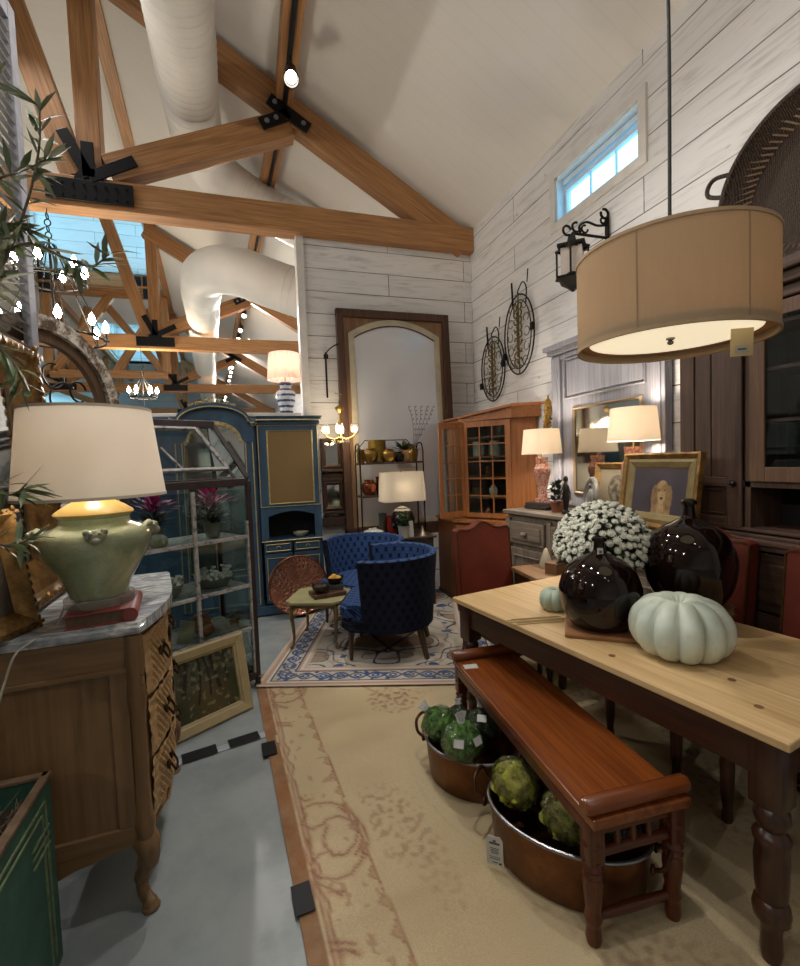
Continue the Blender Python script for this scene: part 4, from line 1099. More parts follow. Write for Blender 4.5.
def bowl(loc, label, r, h, mat, name='bowl', sm=False):
    t = MB().lathe([(0, 0), (r*.45, 0), (r*.5, h*.06), (r*.85, h*.5), (r, h), (r*.94, h), (r*.78, h*.5), (r*.4, h*.14), (0, h*.12)], n=36).build(name, mat, None, True)
    t.location = loc; return tag(t, label, 'bowl')
bowl((.50, 5.16, .80), 'white footed bowl in the dark niche of the blue armoire', .085, .05, CREAM)
# blue and white lamp on the low wall
def bluewhite():
    t = NT('blue_white_porcelain'); sp = t.n('SeparateXYZ', {0: t.oc()}); n = t.noise(t.oc(), 30, 4)
    s_ = t.math('SINE', t.math('MULTIPLY', sp.outputs['Z'], 95.0)); s_ = t.math('ADD', s_, t.math('MULTIPLY', t.math('SUBTRACT', n, .5), 2.2))
    t.p(Base_Color=t.ramp(s_, [(.15, '#c9cdd2'), (.45, '#38456f')]), Roughness=.15); return t.m
t = thing('table_lamp', 'blue and white jar lamp with pleated pink shade up on the low wall', 'lamp', (.455, 5.72, 2.20))
MB().lathe([(0, 0), (.075, 0), (.08, .03), (.075, .05), (.095, .10), (.115, .20), (.112, .25), (.075, .29), (.06, .30), (.065, .335), (.09, .345), (.08, .37), (0, .375)], n=36).build('jar', bluewhite(), t, True)
PINK = shade_mat('pleated_pink_shade', '#d8b7ab', .55, weave=.12)
m = MB(); nn = 72
def pl(u, v): 
    a = 2*pi*u; r = (.205-.03*v)+.003*sin(a*36); return (r*cos(a), r*sin(a), .40+.31*v)
m.grid(pl, 144, 2, True); m.build('lampshade', PINK, t, True)
MB().cyl((0, 0, .37), (0, 0, .72), .006).build('stem', plain('brass', '#a88a4a'), t)
MB().ico((0, 0, .56), .03, 2).build('bulb', BULB, t, True)
point('blue_lamp_light', (.455, 5.72, 2.20+.54), 12, .04, (1, .76, .58))

# ================================================================== seating group
COP = NT('hammered_copper'); _v = COP.n('TexVoronoi', {'Vector': COP.oc(), 'Scale': 34}); _n = COP.noise(COP.oc(), 3, 5, .6)
COP.p(Base_Color=COP.ramp(_n, [(.3, '#7d5242'), (.5, '#b98068'), (.72, '#e0b09a')]), Metallic=.9, Roughness=COP.ramp(_n, [(.3, .36), (.7, .16)])).bump(_v.outputs['Distance'], .5, .008); COP = COP.m
ct = thing('copper_tray', 'big round hammered copper tray leaning against the blue armoire', 'tray', (.43, 4.84, .03), 0, None, rot=(RAD(-12), 0, RAD(4)))
q = MB(); q.lathe([(0, 0), (.27, 0), (.295, .012), (.305, .014), (.305, .006), (.27, -.008), (0, -.008)], n=64)
o = q.build('dish', COP, ct, True, rot=(RAD(90), 0, 0), loc=(0, 0, .305))
MB().torus((0, -.012, .305), .302, .008, (0, 1, 0), 64, 8).build('rolled_rim', plain('copper_rim', '#7c4a35', .35, .9), ct, True)

PGRN = plain('pale_sage_paint', '#8a8560', .55, 0, .12, 8); GLEG = plain('antique_gold_legs', '#75603a', .5, .25, .3, 25)
tb = thing('coffee_table', 'small pale green coffee table with gilt cabriole legs', 'table', (.535, 4.10, .024), RAD(-24))
m = MB(); w_, d_ = .245, .25; c_ = .07
oct_ = [(-w_+c_, -d_), (w_-c_, -d_), (w_-c_*.6, -d_+.03), (w_, -d_+c_), (w_, d_-c_), (w_-c_, d_), (-w_+c_, d_), (-w_, d_-c_), (-w_, -d_+c_), (-w_+c_*.6, -d_+.03)]
m.prism(oct_, lambda u, v: (u, v, .385), lambda u, v: (u, v, .405)); m.build('tabletop', PGRN, tb)
m = MB(); m.bb(-.20, .20, -.215, .215, .345, .385, .004); m.build('apron', GLEG, tb)
for sx in (-1, 1):
    for sy in (-1, 1):
        m = MB(); P = smooth_path([(sx*.18, sy*.19, .38), (sx*.195, sy*.205, .30), (sx*.185, sy*.195, .17), (sx*.185, sy*.19, .06), (sx*.205, sy*.21, .0)], 6)
        m.tube(P, [.024-.014*min(1, i/18)+(.006 if i > len(P)-4 else 0) for i in range(len(P))], 10); m.build('leg', GLEG, tb, True)
TTZ = .024+.405
o = MB().box((0, 0, .018), (.29, .20, .036), .004).build('wooden_board', wood('dark_board', '#3a2518', '#5b3a26', 'x', .5)); o.location = (.60, 4.06, TTZ); o.rotation_euler = (0, 0, RAD(8)); tag(o, 'dark wooden serving board lying on the coffee table', 'board')
bowl((.535, 4.03, TTZ+.036), 'empty dark bronze bowl on the board, left of the fruit bowl', .078, .066, plain('dark_bronze_bowl', '#3b322a', .35, .6, .2))
o = MB().box((0, 0, .02), (.16, .13, .04), .003).build('dark_book', plain('charcoal_book', '#35322e', .7)); o.location = (.675, 4.12, TTZ+.036); o.rotation_euler = (0, 0, RAD(-12)); tag(o, 'small dark book under the fruit bowl on the board', 'book')
bowl((.68, 4.13, TTZ+.076), 'black bowl of yellow lemons standing on the dark book', .085, .062, plain('black_lacquer', '#15151a', .25))
LEM = plain('lemon_skin', '#b98b22', .45, 0, .15, 20, .2)
for i, (dx, dy, dz, lb) in enumerate(((-.025, 0, .032, 'yellow lemon at the left of the black bowl'), (.03, -.01, .032, 'yellow lemon at the right of the black bowl'), (.0, .035, .04, 'yellow lemon at the back of the black bowl'))):
    o = MB().ico((0, 0, .028), .028, 3, (1.25, 1, 1)).build('lemon', LEM, None, True); o.location = (.68+dx, 4.13+dy, TTZ+.076+dz-.016); o.rotation_euler = (0, 0, i*2); tag(o, lb, 'lemon', 'lemons in the black bowl')

def fabric_lattice(name, c1, c2, c3, rough=.8):
    t = NT(name); uv = t.n('TexCoord').outputs['UV']
    sc = t.n('VectorMath', {0: uv, 1: (1/.068, 1/.135, 1)}, operation='MULTIPLY').outputs[0]
    ds = []
    for off in (0, .5):
        a = t.n('VectorMath', {0: sc, 1: (off, off, 0)}, operation='ADD').outputs[0]
        f = t.n('VectorMath', {0: a}, operation='FRACTION').outputs[0]
        f = t.n('VectorMath', {0: f, 1: (.5, .5, 0)}, operation='SUBTRACT').outputs[0]
        f = t.n('VectorMath', {0: f, 1: (1, 1, 0)}, operation='MULTIPLY').outputs[0]
        ds.append(t.n('VectorMath', {0: f}, operation='LENGTH').outputs['Value'])
    d = t.math('MINIMUM', ds[0], ds[1])
    col = t.ramp(d, [(0.0, c2), (.10, c1), (.14, c1), (.17, c2), (.20, c1), (.28, c1), (.31, c2), (.345, c3), (.40, c3)])
    t.p(Base_Color=col, Roughness=rough, Specular_IOR_Level=.2).bump(d, .15, .004)
    return t.m
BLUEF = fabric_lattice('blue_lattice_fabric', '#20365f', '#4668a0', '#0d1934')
NAVYSH = fabric_lattice('shaded_navy_lattice', '#0a0e1b', '#232b4a', '#04060c')  # darker copy of the blue fabric, shadow on the back put into colour
DOAK = wood('dark_stained_legs', '#33271c', '#54402c', 'z', .5)
def barrel_chair(label, loc, rz):
    t = thing('barrel_chair', label, 'chair', loc, rz, 'pair of blue barrel chairs')
    A0 = RAD(118)
    def rad(z, o=0): return (.365+.055*((z-.2)/.64)**1.2+o)
    def ang(u): return -A0+2*A0*u       # 0 = straight back (+y)
    def top(u):
        a = abs(ang(u)); return .815-.012*max(0, (a-RAD(70))/RAD(48))**1.5
    def pt(u, z, o): a = ang(u); r = rad(z, o); k = 1.0+.10*max(0, -cos(a)); return (r*sin(a), r*cos(a)*k*.98, z)
    m = MB(); m.grid(lambda u, v: pt(u, .245+(top(u)-.245)*v, 0), 64, 14, uv=lambda u, v: (u*2*A0*.345, .20+.65*v)); m.build('outer_back', NAVYSH, t, True)
    m = MB(); m.grid(lambda u, v: pt(u, .36+(top(u)-.36)*v, -.055), 64, 12, uv=lambda u, v: (u*2*A0*.30, .36+.5*v)); m.build('inner_back', BLUEF, t, True)
    m = MB()
    m.grid(lambda u, v: tuple(V(pt(u, top(u), 0))*(1-v)+V(pt(u, top(u), -.055))*v+V((0, 0, .012*sin(pi*v)))), 64, 6, uv=lambda u, v: (u*1.3, v*.06))
    m.build('top_roll', BLUEF, t, True)
    for u in (0, 1):
        m = MB(); m.grid(lambda a, v: tuple(V(pt(u, .245+(top(u)-.245)*v, -.055*a))+V((0, -.02*sin(pi*a), 0))), 6, 12, uv=lambda a, v: (a*.06, v*.6)); m.build('arm_front', NAVYSH, t, True)
    m = MB()
    def seat(o, z0, z1, nm, mat):
        mm = MB(); N = 40; pl = []
        for i in range(N+1):
            a = RAD(-112)+RAD(224)*i/N; pl.append((o*sin(a), o*cos(a)*.98))
        pl += [(.30, -.32), (.23, -.375), (-.23, -.375), (-.30, -.32)] if o < .33 else [(.33, -.29), (.25, -.365), (-.25, -.365), (-.33, -.29)]
        mm.prism(pl, lambda u, v: (u, v, z0), lambda u, v: (u, v, z1))
        es = [e for e in mm.bm.edges if abs(e.verts[0].co.z-e.verts[1].co.z) < 1e-6]
        bmesh.ops.bevel(mm.bm, geom=es, offset=.022, segments=3, affect='EDGES')
        lay = mm.bm.loops.layers.uv.verify()
        for f in mm.bm.faces:
            for l in f.loops: l[lay].uv = (l.vert.co.x+.3*l.vert.co.y*0, l.vert.co.y+l.vert.co.z)
        return mm.build(nm, mat, t, True)
    seat(.355, .245, .335, 'seat_base', NAVYSH); seat(.31, .335, .45, 'seat_cushion', BLUEF)
    for x, y, s in ((-.25, -.29, 0), (.25, -.29, 0), (-.21, .25, 1), (.21, .25, 1)):
        m = MB(); q = (x*(1.0 if not s else 1.12), y*(1.02 if not s else 1.22), 0)
        m.tube([(x, y, .25), q], [.024, .014] if not s else [.028, .020], 4); m.build('leg', DOAK, t)
    return t
barrel_chair('blue barrel chair seen from its dark back, nearest the dining table', (1.06, 3.68, .026), RAD(-112))
barrel_chair('blue barrel chair behind, turned toward the coffee table with its seat showing', (1.04, 4.50, .002), RAD(-52))

# ================================================================== big mirror and what stands before it
MWOOD = wood('old_brown_mirror_frame', '#3a2417', '#5c3b25', 'z', .6, 1, .0, '#26160d', .4)
LM = thing('floor_mirror', 'huge floor mirror with arched glass in a dark brown frame, against the white board wall', 'mirror', (1.72, 5.20, 0), 0, None, rot=(RAD(-2.6), 0, 0))
mw, mh, z0 = 1.40, 2.66, .70
m = MB()
for x0, x1, a, b in ((-mw/2, -mw/2+.085, z0, z0+mh), (mw/2-.085, mw/2, z0, z0+mh), (-mw/2, mw/2, z0+mh-.09, z0+mh), (-mw/2, mw/2, z0, z0+.13)): MB().bb(x0, x1, -.05, .02, a, b, .008).build('frame_rail', MWOOD, LM)
MB().bb(-mw/2+.085, mw/2-.085, -.012, -.006, z0+.13, z0+mh-.09).build('back_board', wood('mirror_inner_wood', '#6f5138', '#94714e', 'z', .6), LM)
def archp(w, top, spring, zb): return [(-w, zb)]+[(-w+2*w*i/30, spring+(top-spring)*(1-((i-15)/15)**2)) for i in range(31)]+[(w, zb)]
o_, i_ = archp(.565, z0+mh-.10, z0+mh-.28, z0+.14), archp(.50, z0+mh-.175, z0+mh-.33, z0+.20)
m = MB(); a = [[m.bm.verts.new((p[0], y, p[1])) for p in L] for L in (o_, i_) for y in (-.035, -.014)]; k = len(o_)
for i in range(k):
    j = (i+1) % k
    for A, B in ((a[0], a[2]), (a[1], a[3]), (a[0], a[1]), (a[2], a[3])): m.bm.faces.new((A[i], A[j], B[j], B[i]))
m.build('arched_liner', plain('cream_liner', '#b0a690', .7, 0, .12, 9), LM)
MREFL = NT('pale_reflection_mirror'); MREFL.p(Base_Color=lin('#cbccd0'), Metallic=.3, Roughness=.2); MREFL = MREFL.m  # pale reflected ceiling put into the glass as base colour
m = MB(); m.prism(i_, lambda u, v: (u, -.024, v), lambda u, v: (u, -.020, v)); m.build('mirror_glass', MREFL, LM)
MB().tube([(p[0], -.036, p[1]) for p in i_[1:-1]], .007, 6).build('dark_fillet', MWOOD, LM)
MB().bb(-mw/2, mw/2, -.06, .02, 0, z0-.002, .01).build('base_block', WHITE_X, LM)
# iron bracket left of the mirror
o = MB(); o.tube([(0, 0, 0), (0, 0, .52)], .011, 6).tube(smooth_path([(0, 0, .42), (0, -.05, .50), (.06, -.10, .56), (.14, -.12, .60)], 5), .008, 6).box((0, -.012, .47), (.05, .03, .05), .004)
o = o.build('iron_bracket', IRON, None, True); o.location = (.90, 5.40, 2.35); tag(o, 'thin black iron bracket on the white wall left of the big mirror', 'bracket')

# crystal chandelier
CRY = NT('crystal'); CRY.p(Base_Color=(1, .96, .9, 1), Roughness=.08, Transmission_Weight=.8, IOR=1.5); CRY = CRY.m
BRS = plain('brass', '#a88a4a', .3, .9)
CANDLE = emit('lit_candle_bulb', '#ffe9c4', 25)
bc = thing('crystal_chandelier', 'small brass chandelier with lit glass shades hanging left of the big mirror', 'chandelier', (.955, 5.00, 1.80))
m = MB(); m.lathe([(0, 0), (.02, .01), (.012, .03), (.03, .06), (.012, .10), (.02, .16), (.035, .20), (.012, .25), (.01, .33), (.045, .37), (.05, .39), (.012, .41), (0, .42)], n=16); m.build('stem', BRS, bc, True)
for i in range(6):
    a = 2*pi*i/6+.3; c, s = cos(a), sin(a)
    ar_ = MB().tube(smooth_path([(0, 0, .08), (.07*c, .07*s, .05), (.16*c, .16*s, .07), (.185*c, .185*s, .10)], 6), .006, 6).build('arm', BRS, bc, True)
    MB().lathe([(.012, 0), (.04, .02), (.046, .06), (.040, .10), (.037, .10), (.043, .06), (.037, .022), (.010, .003)], (.185*c, .185*s, .10), 16).build('glass_shade', CRY, ar_, True)
    MB().ico((.185*c, .185*s, .148), .026, 2, (1, 1, 1.4)).build('bulb', CANDLE, ar_, True)
for i in range(12):
    a = 2*pi*i/12; MB().ico((.09*cos(a), .09*sin(a), .02+.01*(i % 2)), .010, 1, (1, 1, 1.8)).build('crystal_drop', CRY, bc)
MB().tube([(0, 0, .42), (0, 0, .46), (.05, .12, .55), (.02, .36, .60)], .005, 6).build('hook_arm', BRS, bc)
point('chandelier_light', (.955, 4.98, 1.93), 14, .12, (1, .78, .52))
# two small mirrors with shelves
DKW = wood('dark_carved_wood', '#2c1d13', '#4a3322', 'z', .6)
for nm, zz, lb in (('wall_mirror', 1.52, 'small dark framed mirror on the white wall, upper of two under the chandelier'), ('wall_mirror', 1.03, 'small dark framed mirror on the white wall, lower of two under the chandelier')):
    t = thing(nm, lb, 'mirror', (.915, 5.38, zz))
    frame_mesh(.25, .36, [(0, -.03), (0, .01), (.03, .02), (.055, .004)]).build('frame_moulding', DKW, t)
    MB().bb(-.075, .075, -.004, .0, .05, .31).build('mirror_glass', MIRR, t)
    MB().bb(-.125, .125, -.06, .03, -.03, 0, .004).build('ledge', DKW, t)
    for x in (-.09, .09): MB().torus((x, -.02, -.05), .02, .006, (0, 1, 0), 12, 5, 0, 5).build('scroll', IRON, t, True)
o = MB().bb(-.13, .13, -.02, .03, 0, .11, .006).bb(-.12, .12, -.03, -.02, .02, .04).bb(-.12, .12, -.03, -.02, .07, .09).build('carved_shelf', DKW); o.location = (.915, 5.38, 1.37); tag(o, 'dark carved wooden shelf fragment hung between the two small mirrors', 'shelf')
o = MB().bb(-.13, .13, -.05, .03, 0, .10, .006).build('carved_shelf', DKW); o.location = (.905, 5.38, .86); tag(o, 'dark carved wooden shelf fragment below the lower small mirror', 'shelf')

# iron etagere in front of the mirror
et = thing('iron_etagere', 'small iron and wood shelf stand in front of the big mirror', 'shelf', (1.50, 5.00, 0))
DSH = wood('dark_shelf', '#2b1d14', '#463020', 'x', .5)
ez = (.40, .78, 1.22, 1.58)
for z in ez: MB().bb(-.37, .37, -.12, .12, z-.022, z, .003).build('shelf', DSH, et)
for x in (-.365, .365):
    for y in (-.11, .11): MB().tube([(x, y, 0), (x, y, 1.70)], .008, 6).build('upright', IRON, et)
    MB().tube(smooth_path([(x, -.11, 1.70), (x, -.06, 1.78), (x, .06, 1.78), (x, .11, 1.70)], 5), .008, 6).build('end_hoop', IRON, et)
MB().tube([(-.365, .11, 1.70), (-.25, .11, 1.83), (.25, .11, 1.83), (.365, .11, 1.70)], .006, 6).build('back_rail', IRON, et)
BRV = plain('aged_brass', '#9a7a3e', .28, .9, .2, 12); CPV = plain('bright_copper', '#9c5a3c', .25, .9, .2, 12)
def vase(name, label, cat, loc, prof, mat, n=28):
    o = MB().lathe(prof, n=n).build(name, mat, None, True); o.location = loc; return tag(o, label, cat)
def urn(r, h): return [(0, 0), (r*.6, 0), (r*.62, h*.03), (r*.8, h*.2), (r, h*.5), (r*.9, h*.75), (r*.55, h*.88), (r*.6, h), (r*.52, h), (r*.47, h*.88), (r*.8, h*.72), (0, h*.2)]
def cylp(r, h): return [(0, 0), (r*.9, 0), (r, h*.04), (r, h*.96), (r*1.04, h), (r*.96, h), (r*.92, h*.06), (0, h*.06)]
for x, y, z, pr, mat, nm, lb, ct_ in (
    (-.22, -.02, 1.58, urn(.085, .155), BRV, 'brass_jug', 'round brass pot on the top iron shelf, second from left', 'pot'),
    (-.12, .06, 1.58, cylp(.10, .25), plain('dull_gold_tin', '#8a7434', .4, .7, .25, 20), 'brass_canister', 'tall gold canister at the back of the top iron shelf', 'canister'),
    (-.02, -.05, 1.58, urn(.09, .145), BRV, 'brass_jug', 'round brass pot in the middle of the top iron shelf', 'pot'),
    (-.32, .03, 1.58, cylp(.04, .15), BRV, 'brass_cup', 'slim brass cup at the left end of the top iron shelf', 'cup'),
    (.11, -.02, 1.58, urn(.07, .11), plain('black_iron_pot', '#1d1c1b', .4, .4), 'black_pot', 'small black pot on the top iron shelf beside the basket', 'pot'),
    (-.25, -.02, 1.22, urn(.09, .17), CPV, 'copper_kettle', 'round copper kettle on the second iron shelf', 'kettle'),
    (-.09, .0, 1.22, cylp(.075, .20), CPV, 'copper_mug', 'tall copper mug on the second iron shelf', 'mug'),
    (.10, .0, 1.22, cylp(.06, .17), plain('white_pitcher', '#aaa69d', .3), 'white_pitcher', 'white pitcher on the second iron shelf behind the square lamp', 'pitcher'),
    (.02, .0, .78, cylp(.075, .19), plain('red_enamel', '#8c2016', .3), 'red_pot', 'red enamel pot on the third iron shelf', 'pot'),
    (-.09, .05, .78, cylp(.045, .22), plain('grey_tin', '#5b5a55', .4, .5), 'tin_canister', 'grey tin canister on the third iron shelf left of the red pot', 'canister')):
    vase(nm, lb, ct_, (1.50+x, 5.00+y, z), pr, mat)
bs = thing('plant_basket', 'woven basket of glossy magnolia leaves on the top iron shelf', 'plant', (1.73, 5.00, 1.58))
MB().lathe([(0, 0), (.09, 0), (.105, .05), (.115, .13), (.105, .13), (.09, .04), (0, .03)], n=28).build('basket', plain('woven_basket', '#7f5c36', .8, 0, .35, 50, .4), bs, True)
m = MB()
for i in range(16):
    a = i*2.4; el = .25+.9*((i*7) % 10)/10; m.leaf((-.03+.02*cos(a), .02*sin(a), .12), (cos(a)*cos(el), sin(a)*cos(el), sin(el)), (0, 0, 1), .17, .065, .2)
m.build('leaves', plain('magnolia_leaf', '#26331f', .3, 0, .4, 10), bs, True)
m = MB()
for k in range(5):
    P = smooth_path([(.06, 0, .1), (.08+.02*k, .02, .3), (.06+.05*k, .0, .48), (.02+.075*k, 0, .62)], 6); m.tube(P, .003, 5)
    for i in range(6, len(P), 2): m.ico((P[i].x+.015*((-1)**i), P[i].y, P[i].z), .009, 1)
m.build('twigs', plain('grey_twig', '#6b6258', .8), bs, True)
vase('brass_vase', 'tall brass vase leaning on the plant basket, top iron shelf', 'vase', (1.74, 4.92, 1.58), urn(.05, .17), BRV)

# console behind the blue chairs, with lamp and small things
cs = thing('side_table', 'dark carved side table behind the blue barrel chairs', 'table', (1.63, 4.75, 0.05))
MB().bb(-.16, .25, -.16, .16, .70, .725, .005).build('tabletop', DSH, cs)
MB().bb(-.14, .22, -.13, .13, .56, .70).build('apron', plain('dark_fretwork', '#2a1c15', .6, 0, .6, 30), cs)
for x in (-.13, .20):
    for y in (-.12, .12): MB().box((x, y, .255), (.04, .04, .61), .003).build('leg', DSH, cs)
tl = thing('table_lamp', 'dark ginger jar lamp with rectangular white shade, before the big mirror', 'lamp', (1.565, 4.79, .775))
MB().lathe([(0, 0), (.08, 0), (.085, .02), (.075, .03), (.12, .10), (.135, .18), (.11, .25), (.06, .28), (.06, .30), (0, .31)], n=32).build('jar', plain('black_glaze_dark', '#14100e', .15, 0, .5, 8), tl, True)
MB().lathe([(.065, .285), (.09, .268), (.095, .274), (.05, .305), (.0, .32)], n=24, lobes=12, amp=.15).build('shell_collar', plain('white_shell', '#b0aca0', .5), tl, True)
def rect_shade(u, v):
    a = 2*pi*u; e = .28; c, s = cos(a), sin(a); k = 1/((abs(c)**8+abs(s)**8)**(1/8)); w = (.24-.016*v); d = (.15-.012*v); return (w*k*c, d*k*s, .378+.315*v)
SHC = shade_mat('ivory_shade', '#ded6c6', .4, weave=.08)
MB().grid(rect_shade, 96, 2, True).build('lampshade', SHC, tl, True)
MB().cyl((0, 0, .31), (0, 0, .72), .006).build('stem', BRS, tl); MB().ico((0, 0, .53), .03, 2).build('bulb', BULB, tl, True)
point('rect_lamp_light', (1.565, 4.79, 1.30), 3, .04, (1, .80, .6))
tp = thing('potted_plant', 'small green plant in a white pot on the dark side table', 'plant', (1.525, 4.645, .775))
MB().lathe([(0, 0), (.05, 0), (.062, .12), (.066, .125), (.058, .125), (.05, .1), (0, .1)], n=24).build('pot', plain('white_ceramic', '#a5a198', .4), tp, True)
m = MB()
for i in range(140):
    a = rb.uniform(0, 6.28); el = rb.uniform(-.3, 1.4); m.leaf((.04*cos(a)*rb.random(), .04*sin(a)*rb.random(), .12+rb.uniform(0, .14)), (cos(a)*cos(el), sin(a)*cos(el), sin(el)), (0, 0, 1), .045, .022)
m.build('foliage', MGREEN, tp, True)
dh = thing('shell_bowl', 'heap of pale shells in a low dish on the third iron shelf', 'bowl', (1.27, 4.98, .78))
MB().lathe([(0, 0), (.10, 0), (.13, .03), (.12, .03), (0, .012)], n=28).build('dish', SHELLD, dh, True)
m = MB()
for i in range(45): a = rb.uniform(0, 6.28); r = .1*sqrt(rb.random()); m.ico((r*cos(a), r*sin(a), .03+.05*(1-r/.1)*rb.random()), .018, 1, (1.2, 1, .7), .5, 6)
m.build('shells', SHELL, dh, True)['kind'] = 'stuff'
vase('silver_bell', 'small silver cone shaped bell at the right of the white pot', 'bell', (1.74, 4.66, .775), [(0, 0), (.05, 0), (.045, .01), (.022, .05), (.012, .08), (.008, .10), (0, .105)], plain('tarnished_silver', '#9a927f', .3, .8))
o = MB().box((0, 0, .085), (.05, .012, .17), .002).build('white_card_stand', plain('white_card', '#a9a7a2', .6)); o.location = (1.605, 4.63, .775); o.rotation_euler = (RAD(-6), 0, 0); tag(o, 'narrow white card standing beside the white plant pot', 'card')

# ================================================================== iron chandeliers
FIL = emit('lit_clear_bulb', '#fff6e6', 60)
def iron_chandelier(label, loc, tiers, top, sc=1.0, light=0):
    t = thing('iron_chandelier', label, 'chandelier', loc)
    MB().tube([(0, 0, 0), (0, 0, top)], .008*sc, 6).build('stem', IRON, t)
    for k in range(4): MB().torus((0, 0, top+.03*sc+k*.05*sc), .022*sc, .005*sc, (1, 0, 0) if k % 2 else (0, 1, 0), 12, 5, sy=1.2).build('chain_link', IRON, t, True)
    MB().tube([(0, 0, top+.20*sc), (0, 0, 4.15-loc[2])], .004, 5).build('hanging_cable', IRON, t)
    for (z, R, n, ph) in tiers:
        m = MB(); m.torus((0, 0, z), R, .010*sc, (0, 0, 1), 40, 6); rg = m.build('ring', IRON, t, True)
        for i in range(n):
            a = 2*pi*i/n+ph; c, s = cos(a)*R, sin(a)*R
            MB().tube([(c, s, z), (c*.12, s*.12, top-.05)], .0045*sc, 5).build('suspension_rod', IRON, rg)
            MB().lathe([(0, z), (.026*sc, z+.006), (.026*sc, z+.012), (.011*sc, z+.014), (.011*sc, z+.075*sc), (0, z+.075*sc)], (c, s, 0), 12).build('candle_sleeve', IRON, rg, True)
            MB().lathe([(0, z+.075*sc), (.014*sc, z+.08*sc), (.028*sc, z+.11*sc), (.018*sc, z+.15*sc), (0, z+.18*sc)], (c, s, 0), 10).build('bulb', FIL, rg, True)
    if light: point('chandelier_light', (loc[0], loc[1], loc[2]+tiers[0][0]+.2), light, .2, (1, .86, .66))
    return t
iron_chandelier('two tier black iron chandelier of bare lit bulbs at upper left', (-1.74, 5.4, 2.84), [(.07, .42, 9, .2), (.62, .28, 6, .5)], 1.02, 1.2, 45)
iron_chandelier('small far iron chandelier with lit bulbs beyond the low wall', (-2.05, 11.0, 2.72), [(.38, .26, 6, .2)], .85, 1.3, 260)
# ================================================================== dining table
PINE = wood('scrubbed_pine', '#c0a070', '#d2b586', 'y', .42, .4, .5, '#a88458', .05)
DKST = lambda ax='z': wood('dark_stained_table', '#2f1a10', '#4c2c1b', ax, .32, .8, 0, '#1f110a')
TR = RAD(9.5)
dt = thing('dining_table', 'long pine topped dining table on dark turned legs', 'table', (1.707, 1.777, .010), TR)
hw, hl = .45, .845
for i in range(3):
    x0 = -hw+.30*i; MB().bb(x0+.0008, x0+.2992, -hl, hl, .722, .75, .005).build('top_plank', PINE, dt)
for x in (-hw+.055, hw-.055): MB().bb(x-.012, x+.012, -hl+.10, hl-.10, .585, .722, .003).build('apron', DKST('y'), dt)
for y in (-hl+.055, hl-.055): MB().bb(-hw+.10, hw-.10, y-.012, y+.012, .585, .722, .003).build('apron', DKST('x'), dt)
TLEG = [(r_*.82, z_) for r_, z_ in [(.0, .0), (.030, .0), (.036, .03), (.034, .10), (.040, .125), (.058, .14), (.062, .165), (.056, .19), (.046, .20), (.050, .215), (.054, .24), (.057, .33), (.052, .37), (.060, .385), (.062, .40), (.050, .415), (.040, .425), (.050, .44), (.058, .46), (.056, .48), (.044, .495), (.048, .505), (0, .505)]]
for sx in (-1, 1):
    for sy in (-1, 1):
        m = MB(); m.lathe(TLEG, n=28); m.box((0, 0, .6125), (.092, .092, .22), .006)
        m.build('leg', DKST('z'), dt, True, loc=(sx*(hw-.075), sy*(hl-.075), 0))
for x, y in ((-.30, -.70), (-.18, -.56), (.1, -.2), (-.36, -.2)):
    MB().cyl((x, y, .7495), (x, y, .7506), .014, .014, 14).build('knot', plain('dark_knot', '#7a5632', .5), dt)
TZ = .76
# ------------------------------------------------------------------ bench
BEN = lambda ax: wood('polished_bench', '#643113', '#86491f', ax, .24, .45, 0, '#552712', .05)
BDK = lambda ax='z': wood('dark_bench_leg', '#3f1c0e', '#662f17', ax, .3, .8, 0, '#2b1208')
bn = thing('window_bench', 'long polished wooden bench with rolled ends in front of the dining table', 'bench', (1.185, 1.745, .010), RAD(-4.2))
bw, bl = .185, .625
MB().bb(-bw, bw, -bl, bl, .415, .45, .006).build('seat', BEN('y'), bn)
for s in (-1, 1):
    m = MB(); m.tube([(-bw-.012, 0, 0), (-bw, 0, 0), (bw, 0, 0), (bw+.012, 0, 0)], [.022, .029, .029, .022], 20); m.build('rolled_end', BEN('x'), bn, True, loc=(0, s*(bl-.035), .474))
    MB().bb(-bw+.02, bw-.02, s*(bl-.05)-.012, s*(bl-.05)+.012, .365, .415, .003).build('end_rail', BDK('x'), bn)
    MB().tube([(-bw+.03, s*(bl-.05), .30), (bw-.03, s*(bl-.05), .30)], .016, 10).build('stretcher', BDK('x'), bn, True)
    MB().tube([(-bw+.03, s*(bl-.05), .085), (0, s*(bl-.05), .085), (bw-.03, s*(bl-.05), .085)], [.013, .018, .013], 10).build('stretcher', BDK('x'), bn, True)
    for k in (-.06, 0, .06): MB().lathe([(0, .30), (.007, .30), (.012, .335), (.007, .37), (0, .37)], (k, s*(bl-.05), 0), 10).build('spindle', BDK(), bn, True)
for x in (-bw+.012, bw-.012): MB().bb(x-.010, x+.010, -bl+.07, bl-.07, .375, .415, .002).build('side_rail', BDK('y'), bn)
BLEG = [(0, 0), (.022, 0), (.026, .02), (.022, .05), (.024, .07), (.030, .09), (.024, .11), (.027, .13), (.033, .20), (.028, .225), (.034, .235), (.028, .247), (.034, .26), (.027, .275), (.030, .285), (0, .285)]
for sx in (-1, 1):
    for sy in (-1, 1):
        m = MB(); m.lathe(BLEG, n=20); m.box((0, 0, .345), (.056, .056, .14), .004)
        m.lathe([(.030, .33), (.034, .338), (.030, .346)], n=20)
        m.build('leg', BDK(), bn, True, loc=(sx*(bw-.03), sy*(bl-.05), 0))
WTAG = plain('white_paper', '#b3b3ae', .7, 0, .05)
